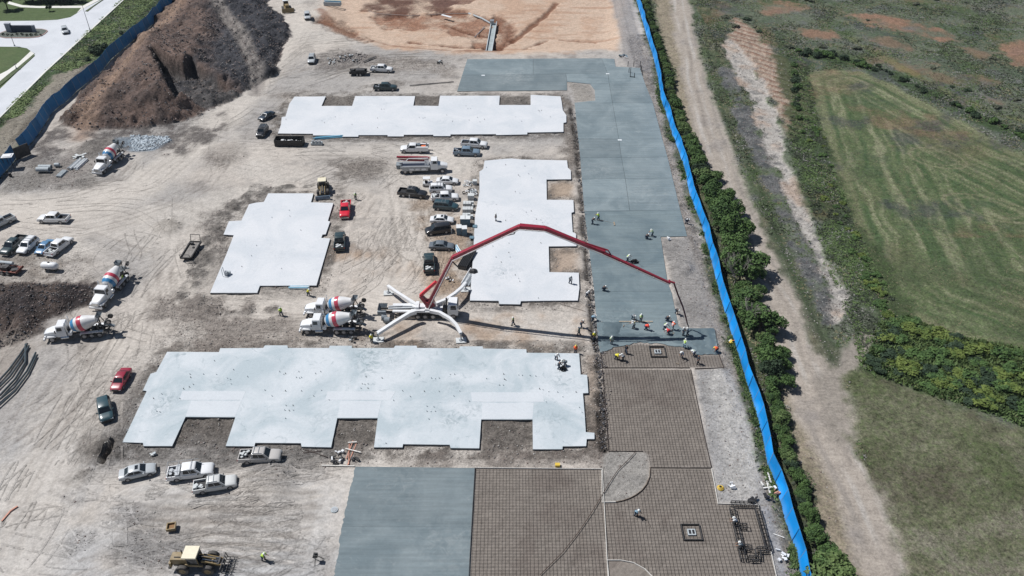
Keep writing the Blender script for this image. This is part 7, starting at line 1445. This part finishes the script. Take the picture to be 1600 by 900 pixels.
A, B = G(738,392,.5), G(722,418,.5); c = (A+B)/2; d = A-B; t = thing('lumber_stack', 'long black tarped stack leaning against the right slab under the boom', 'stack', (c.x, c.y, 0.02), math.atan2(d.y, d.x)); part('lumber', MB().box((0,0,.35), (d.length,1.6,.7)), DSTEEL, t)
for k in range(6): part('tarp_strip', MB().tube((-d.length*.5, (k-2.5)*.3, .74), (d.length*.5, (k-2.5)*.3+.05, .76), .12, .13, 7), BLACK, t)
g = G(740, 425, .3); solo('tarp_heap', MB().loft([[(x*s_, y*s_, z_) for x, y in ((-.8,-.5),(.2,-.8),(.9,-.3),(.7,.6),(-.3,.8),(-.9,.3))] for s_, z_ in ((1,0),(.9,.4),(.5,.8),(.15,.95))]), BLACK, 'crumpled black tarp heap on top of the silver pipe bundle', 'tarp', None, (g.x, g.y, .02))
bundle('pipe_bundle', (491,218),(534,214.5), 5, .13, BLUEPIPE, 'light blue pipes lying along the front edge of the far slab', 'pipes', 2)
g = G(495, 224, .3); t = thing('pallet_stack', 'small grey pallets and barrels beside the black dumpster', 'pallets', (g.x, g.y, .02)); part('skid', MB().box((0,0,.3), (2.6,.9,.5)), CONPIPE, t)
for k in range(3): part('barrel', MB().tube((-.8+k*.75,-.1,.55),(-.8+k*.75,-.1,1.0),.3,.3,12), STEEL, t, 40)
bundle('sheet_bundle', (452,450.5),(482,450.5), 8, .10, (BLUEPIPE, CONPIPE, PVC), 'pale blue sheet bundle under the lower right corner of the small slab', 'bundle', 2)
t = thing('concrete_pipes', 'two large grey concrete pipes lying side by side, far left yard', 'pipes', tuple(G(70,266,.3)), .0)
for k in (-1, 1): part('pipe', MB().lathe([(-1.35,.5),(1.35,.5),(1.35,.38),(-1.35,.38)], (0,k*.55,.5), (1,0,0), 16), CONPIPE, t, 40)
solo('pipe_end', MB().tube((-.5,0,.4),(.5,0,.4),.42,.42,14), CONPIPE, 'single short grey pipe piece right of the two large pipes', 'pipe', None, tuple(G(90,260,.2)), .1, 40)
bundle('pipe_bundle', (114,266),(131,251), 16, .13, (CONPIPE, STEEL, PVC), 'larger grey pipe bundle near the lone far left mixer truck', 'pipes', 2, 0, .2); bundle('pipe_bundle', (92,278),(103,268), 10, .11, (CONPIPE, STEEL), 'smaller dark grey pipe bundle below the larger one, far left yard', 'pipes', 2, 0, .15)
g = G(125, 245, .2); t = thing('pallet_pile', 'heap of pale broken pallets behind the larger grey pipe bundle', 'pallets', (g.x, g.y, .05)); q = random.Random(4)
for k in range(9): part('board', MB().box((q.uniform(-1.3,1.3), q.uniform(-.5,.5), .1+.08*k), (q.uniform(1,1.8), .5, .07), q.uniform(0,3)), PALLET, t)
# gate gap in the left fence
g = G(33, 247); t = thing('gate_canopy', 'small white canopy on posts standing at the gap in the left blue fence', 'canopy', (G(19,262).x, G(19,262).y, 0)); part('canopy', MB().box((0,0,2.9), (2.2,1.9,.12), .2).box((0,0,3.0),(1.6,1.3,.12),.2), PVC, t)
for x, y in ((-.9,-.7),(.9,-.7),(.9,.7),(-.9,.7)): part('post', MB().tube((x,y,0),(x,y,2.9),.06,.06,6), DSTEEL, t)
solo('open_gate_leaf', MB().box((0,0,1.5), (3.4,.12,2.8), 1.0), DSTEEL, 'open dark gate leaf beside the gap in the left blue fence', 'gate', None, tuple(G(38,246)))
solo('small_barrel', MB().tube((0,0,0),(0,0,.9),.3,.3,10), DSTEEL, 'small dark barrel on the ground below the white canopy', 'barrel', None, tuple(G(17,276))); 
# long dark pipes, lower left
PD = mat('dark_conduit', (.022,.04,.052), .5, 0, .2, 3, dust=.05)
def curved(nm, pts, r, label):
    P = [G(x, y, .25) for x, y in pts]; o = P[0]; mb = MB().path([(p.x-o.x, p.y-o.y, .28) for p in P], r, 8); return solo(nm, mb, PD, label, 'pipe', 'long dark pipes lying in the lower left of the yard', (o.x, o.y, 0), 0, 40)
curved('dark_pipe', [(43,537),(30,556),(14,578),(-6,600)], .15, 'long dark pipe, leftmost of the bundle at the left picture edge'); curved('dark_pipe', [(45,541),(34,562),(16,588),(-8,612)], .15, 'long dark pipe, second from the left of the bundle at the left picture edge')
curved('dark_pipe', [(40,538),(40,566),(24,592),(0,618)], .16, 'long dark pipe that bows outward in the middle of the bundle'); curved('dark_pipe', [(56,551),(42,580),(22,606),(-10,632)], .15, 'long dark pipe, right side of the bundle, slightly bowed'); curved('dark_pipe', [(57,556),(44,584),(24,611),(-10,642)], .14, 'long dark pipe, outermost right of the bundle')
# debris and small things
def sticks(nm, pts, label, cat, m, w=.1, z=.12):
    o = G(*pts[0][0]); mb = MB()
    for k, (a, b) in enumerate(pts): A, B = G(*a), G(*b); mb.bar((A.x-o.x, A.y-o.y, z+.05*k), (B.x-o.x, B.y-o.y, z+.05*k), w, .08)
    return solo(nm, mb, m, label, cat, None, (o.x, o.y, 0))
sticks('orange_stakes', [((543,728),(557,694)),((545,727),(546,693)),((541,718),(552,690))], 'crossed orange poles beside the top left corner of the lower grey paving', 'poles', mat('faded_orange', (.50,.24,.17), .7), .11); sticks('pale_boards', [((540,703),(564,709)),((544,694),(558,693))], 'pale crossed boards lying over the orange poles', 'boards', WHITEWOOD, .16, .3)
sticks('scattered_lumber', [((1195,745),(1205,765)),((1197,752),(1203,772)),((1192,764),(1212,762)),((1199,740),(1204,756)),((1188,755),(1192,761))], 'scattered pale lumber pieces near the blue fence at the gravel strip end', 'lumber', WHITEWOOD, .2); sticks('pale_plank', [((1208,835),(1225,841))], 'single pale plank on the gravel right of the black steel frame', 'plank', WHITEWOOD, .12)
sticks('long_board', [((600,215),(800,211.5))], 'very long thin board along the front edge of the far slab', 'board', DSTEEL, .12); sticks('long_beam', [((640,134.5),(709,128.5))], 'long dark beam lying on dirt left of the far grey paving arm', 'beam', DSTEEL, .3, .2); sticks('dark_beams', [((568,98),(585,91)),((577,94),(588,90))], 'short dark beams above the white pickup with trailer', 'beams', DSTEEL, .5, .3)
sticks('timber', [((474,703),(502,712)),((502,706),(474,709)),((500,712),(512,716))], 'thin dark timbers right of the champagne pickup', 'timber', RUST, .14); sticks('form_line', [((503,728),(554,729))], 'thin pale form board leading to the lower grey paving', 'board', WHITEWOOD, .14); sticks('orange_form', [((3,815),(16,800)),((16,800),(28,792))], 'faded orange strip ending in a dark loop, left picture edge', 'strip', MATS['faded_orange'], .2)
sticks('red_straps', [((840,465),(915,487))] , 'thin dark cable lying on dirt between the right slab and trench', 'cable', RUST, .06, .03)
def pile(nm, px, py, label, ms, n=8, R=.8, seed=1, sz=(.3,.7)):
    g = G(px, py); t = thing(nm, label, 'debris', (g.x, g.y, .03)); q = random.Random(seed)
    for k in range(n): part('scrap', MB().box((q.uniform(-R,R), q.uniform(-R,R), q.uniform(.1,.45)), (q.uniform(*sz), q.uniform(.12,.4), q.uniform(.08,.3)), q.uniform(0,3), q.uniform(-.3,.3)), q.choice(ms), t)
pile('trash_heap', 525, 717, 'heap of black bags and white scraps left of the crossed orange poles', (BLACK, BLACK, PVC), 14, 1.1, 3); pile('tool_heap', 556, 717, 'small black tool heap right of the crossed orange poles', (BLACK, DSTEEL), 5, .5, 4); pile('tool_heap', 553, 532, 'small dark equipment heap left of the outrigger pad worker', (DSTEEL, CONPIPE), 6, .6, 5)
pile('scrap_heap', 686, 98, 'small dark equipment with poles at the left end of the far paving', (DSTEEL, CONPIPE, BLACK), 9, .9, 6); pile('rock_heap', 242, 711, 'small pale boulder heap above the silver sedan', (PALLET, CONPIPE), 4, .4, 7, (.4,.9)); pile('white_scraps', 1223, 868, 'white plastic scraps at the foot of the blue fence, lower right', (PVC,), 7, .8, 8); pile('white_scraps', 1140, 760, 'crumpled white sheet beside the yellow coil', (PVC,), 5, .5, 9)
pile('yellow_scraps', 1044, 374, 'yellowish bag at the top corner of the gravel island', (YPLAST, PVC), 4, .35, 10); pile('bright_scraps', 1141, 536, 'orange and yellow scraps against the blue fence beside the orange worker', (ORANGE, YPLAST, PVC), 5, .5, 11); pile('bright_scraps', 1211, 769, 'pinkish scraps at the fence foot below the scattered lumber', (YPLAST, PVC, MATS['faded_orange']), 5, .5, 12)
pile('dark_scraps', 703, 437, 'black bucket and scraps on dirt between the boom base and pipe bundle', (BLACK, PVC), 7, .9, 13, (.2,.4)); pile('dark_scraps', 975, 89, 'white sheet and dark barrels at the far corner of the paving', (PVC, WRAP, DSTEEL), 6, 1.2, 14, (.6,1.4)); pile('dark_scraps', 1199, 778, 'black folded mesh just outside the steel frame corner', (BLACK,), 5, .5, 15); pile('dark_scraps', 1176, 785, 'dark tarp lying at the top edge of the black steel frame', (BLACK,), 6, .5, 16, (.5,1.0))
pile('rubble_blocks', 545, 92, 'broken concrete blocks in the rubble heap right of the parked suv', (CONPIPE, DSTEEL, PALLET), 22, 2.6, 17, (.4,1.2)); pile('rubble_blocks', 521, 97, 'lower end of broken concrete blocks nearest the parked suv', (CONPIPE, DSTEEL, PALLET), 12, 1.8, 18, (.4,1.0))
g = G(1125.5, 763); mb = MB()
for q in range(3): mb.path([((.42-.09*q)*math.cos(a*.5236), (.42-.09*q)*math.sin(a*.5236), .08+.1*q) for a in range(13)], .06, 5)
solo('yellow_coil', mb, YPLAST, 'yellow coiled hose at the corner of the gravel strip beside the mat', 'hose coil', None, (g.x, g.y, .03))
solo('yellow_block', MB().box((0,0,.2), (.65,.5,.36)), YPLAST, 'small yellow box at the rear edge of the bottom middle mat', 'box', None, tuple(G(871,728)))
g = G(268, 824); t = thing('manhole_form', 'square yellow wooden manhole form in the churned dirt ring', 'form box', (g.x, g.y, -.1), .2)
for x, y, a, b in ((0,.5,1.1,.12),(0,-.5,1.1,.12),(.5,0,.12,.9),(-.5,0,.12,.9)): part('form_board', MB().box((x,y,.25), (a,b,.4)), YELLOW, t)
part('cover', MB().box((0,0,.12), (.85,.85,.1)), mat('rusty_cover', (.22,.12,.05), .8), t)
g = G(522.5, 797); t = thing('manhole', 'round pale concrete manhole left of the lower grey paving', 'manhole', (g.x, g.y, 0)); part('collar', MB().tube((0,0,-.1),(0,0,.14),.5,.46,20), CONPIPE, t, 40); part('cover', MB().tube((0,0,.14),(0,0,.18),.33,.33,18), STEEL, t, 40)
g = G(495, 876); t = thing('tripod_stand', 'black tripod shaped stand left of the lower grey paving', 'tripod', (g.x, g.y, 0)); part('head', MB().box((0,0,1.1), (.5,.5,.4)).tube((0,0,1.2),(0,0,1.5),.15,.12,8), BLACK, t)
for a in (0.4, 2.5, 4.6): part('leg', MB().tube((0,0,1.1),(.8*math.cos(a),.8*math.sin(a),0),.05,.04,6), BLACK, t)
# black reinforcing frame standing on the widest mat, and the far one
def cage(pts, h, label, step=.55):
    o = G(*pts[0][0]); t = thing('rebar_cage', label, 'rebar cage', (o.x, o.y, .1))
    for a, b in pts:
        A, B = G(*a)-o, G(*b)-o; d = B-A; n = max(2, int(d.length/step)); s = Vector((-d.y, d.x, 0)).normalized()*.3; mb = MB()
        for z_ in (.15, h): mb.bar((A.x+s.x, A.y+s.y, z_), (B.x+s.x, B.y+s.y, z_), .09, .09); mb.bar((A.x-s.x, A.y-s.y, z_), (B.x-s.x, B.y-s.y, z_), .09, .09)
        part('frame_side', mb, DSTEEL, t); q = random.Random(int(a[0]))
        for k in range(n+1):
            p = A+d*k/n; j = q.uniform(-.1,.25); part('stirrup', MB().path([(p.x+s.x,p.y+s.y,0),(p.x+s.x,p.y+s.y,h+j),(p.x-s.x,p.y-s.y,h+j),(p.x-s.x,p.y-s.y,0)], .045, 4), BLACK, t)
cage([((1142,790),(1182,791)),((1143,797),(1161,878)),((1182,797),(1200,862)),((1200,862),(1183,862)),((1183,862),(1184,876)),((1183,876),(1170,876)),((1160,858),(1174,860)),((1153,825),(1166,826))], .5, 'tangled black reinforcing frame standing on the lower right rebar mat')
t = thing('anchor_stakes', 'black vertical stakes in the far right corner of the grey paving', 'stakes', tuple(G(983,118)))
for x, y in ((981,104),(982.5,114),(984.5,121),(991,122),(990,104),(1000,104),(1002,112),(1003.5,118),(1001,110),(985,114)):
    p = G(x, y)-G(983,118); part('stake', MB().tube((p.x,p.y,0),(p.x,p.y,1.5),.09,.08,6), BLACK, t)
part('stake_rail', MB().bar((G(984.5,121)-G(983,118))+Vector((0,0,.3)), (G(992,122)-G(983,118))+Vector((0,0,.3)), .12,.12), BLACK, t)
# structures in the red excavation
g = G(767, 60); t = thing('box_culvert', 'open grey concrete box culvert in the red excavation', 'culvert', (g.x, g.y, zat(g.x, g.y)-.2), -.02)
A, B = G(770,27)-g, G(764,76)-g
for s in (-.85, .85): part('side_wall', MB().bar((A.x+s,A.y,.55),(B.x+s,B.y,.55),.22,.9), CONPIPE, t)
part('floor', MB().bar((A.x,A.y,.3),(B.x,B.y,.3),1.5,.4), mat('culvert_floor', (.30,.34,.35), .8, 0, .15, 1), t); part('end_wall', MB().box((B.x,B.y,.6),(2.0,.25,.9)), CONPIPE, t); part('head_box', MB().box((A.x-.6,A.y-1,.9),(1.2,1.6,1.7)), STEEL, t)
def ditchpipe(pts, label, r=.28, m=None):
    P = [G(x, y) for x, y in pts]; o = P[0]; mb = MB().path([(p.x-o.x, p.y-o.y, zat(p.x, p.y)+.3) for p in P], r, 8); solo('drain_pipe', mb, m or mat('dirty_pipe', (.34,.27,.24), .8), label, 'pipe', None, (o.x, o.y, 0), 0, 40)
ditchpipe([(575,10),(590,14),(640,15),(690,14),(732,13)], 'long thin pipe running along the top of the red excavation', .14); ditchpipe([(732,13),(752,20),(772,27)], 'pipe slanting down to the culvert head in the excavation', .3, CONPIPE)
sticks('pale_slabs', [((690,20),(705,24))], 'pale boards lying in the red excavation', 'boards', PVC, .9, -.6)
ditchpipe([(741,50),(748,43),(757,34)], 'thin grey pole leaning toward the culvert in the excavation', .12, STEEL)
t = thing('pipe_carrier', 'pale steel trench box lying at the top of the yard beside the dozer', 'trench box', tuple(G(520,8))); part('side_panel', MB().bar((-2.8,1.0,.6),(2.8,.2,.6),.3,1.2), BLUEPIPE, t); part('side_panel', MB().bar((-2.8,-.4,.6),(2.8,-1.2,.6),.3,1.2), CONPIPE, t); part('spreader', MB().bar((2.6,.2,.9),(2.6,-1.1,.9),.2,.2).bar((-2.6,1.0,.9),(-2.6,-.4,.9),.2,.2), STEEL, t)
for px, py in ((1424/1.01,497/1.04),): pass

# ------------------------------------------------------------------ thin summer haze
hz = MB().box((0, 1000, 41), (7600, 8600, 94)); hm = bpy.data.materials.new('haze_air'); hm.use_nodes = True; hn = hm.node_tree; hn.nodes.clear()
ho = hn.nodes.new('ShaderNodeOutputMaterial'); hv = hn.nodes.new('ShaderNodeVolumePrincipled'); hv.inputs['Color'].default_value = (.80, .90, 1.0, 1); hv.inputs['Density'].default_value = 0.00006; hn.links.new(hv.outputs[0], ho.inputs['Volume'])
tag(part('haze', hz, hm, None), kind='stuff')
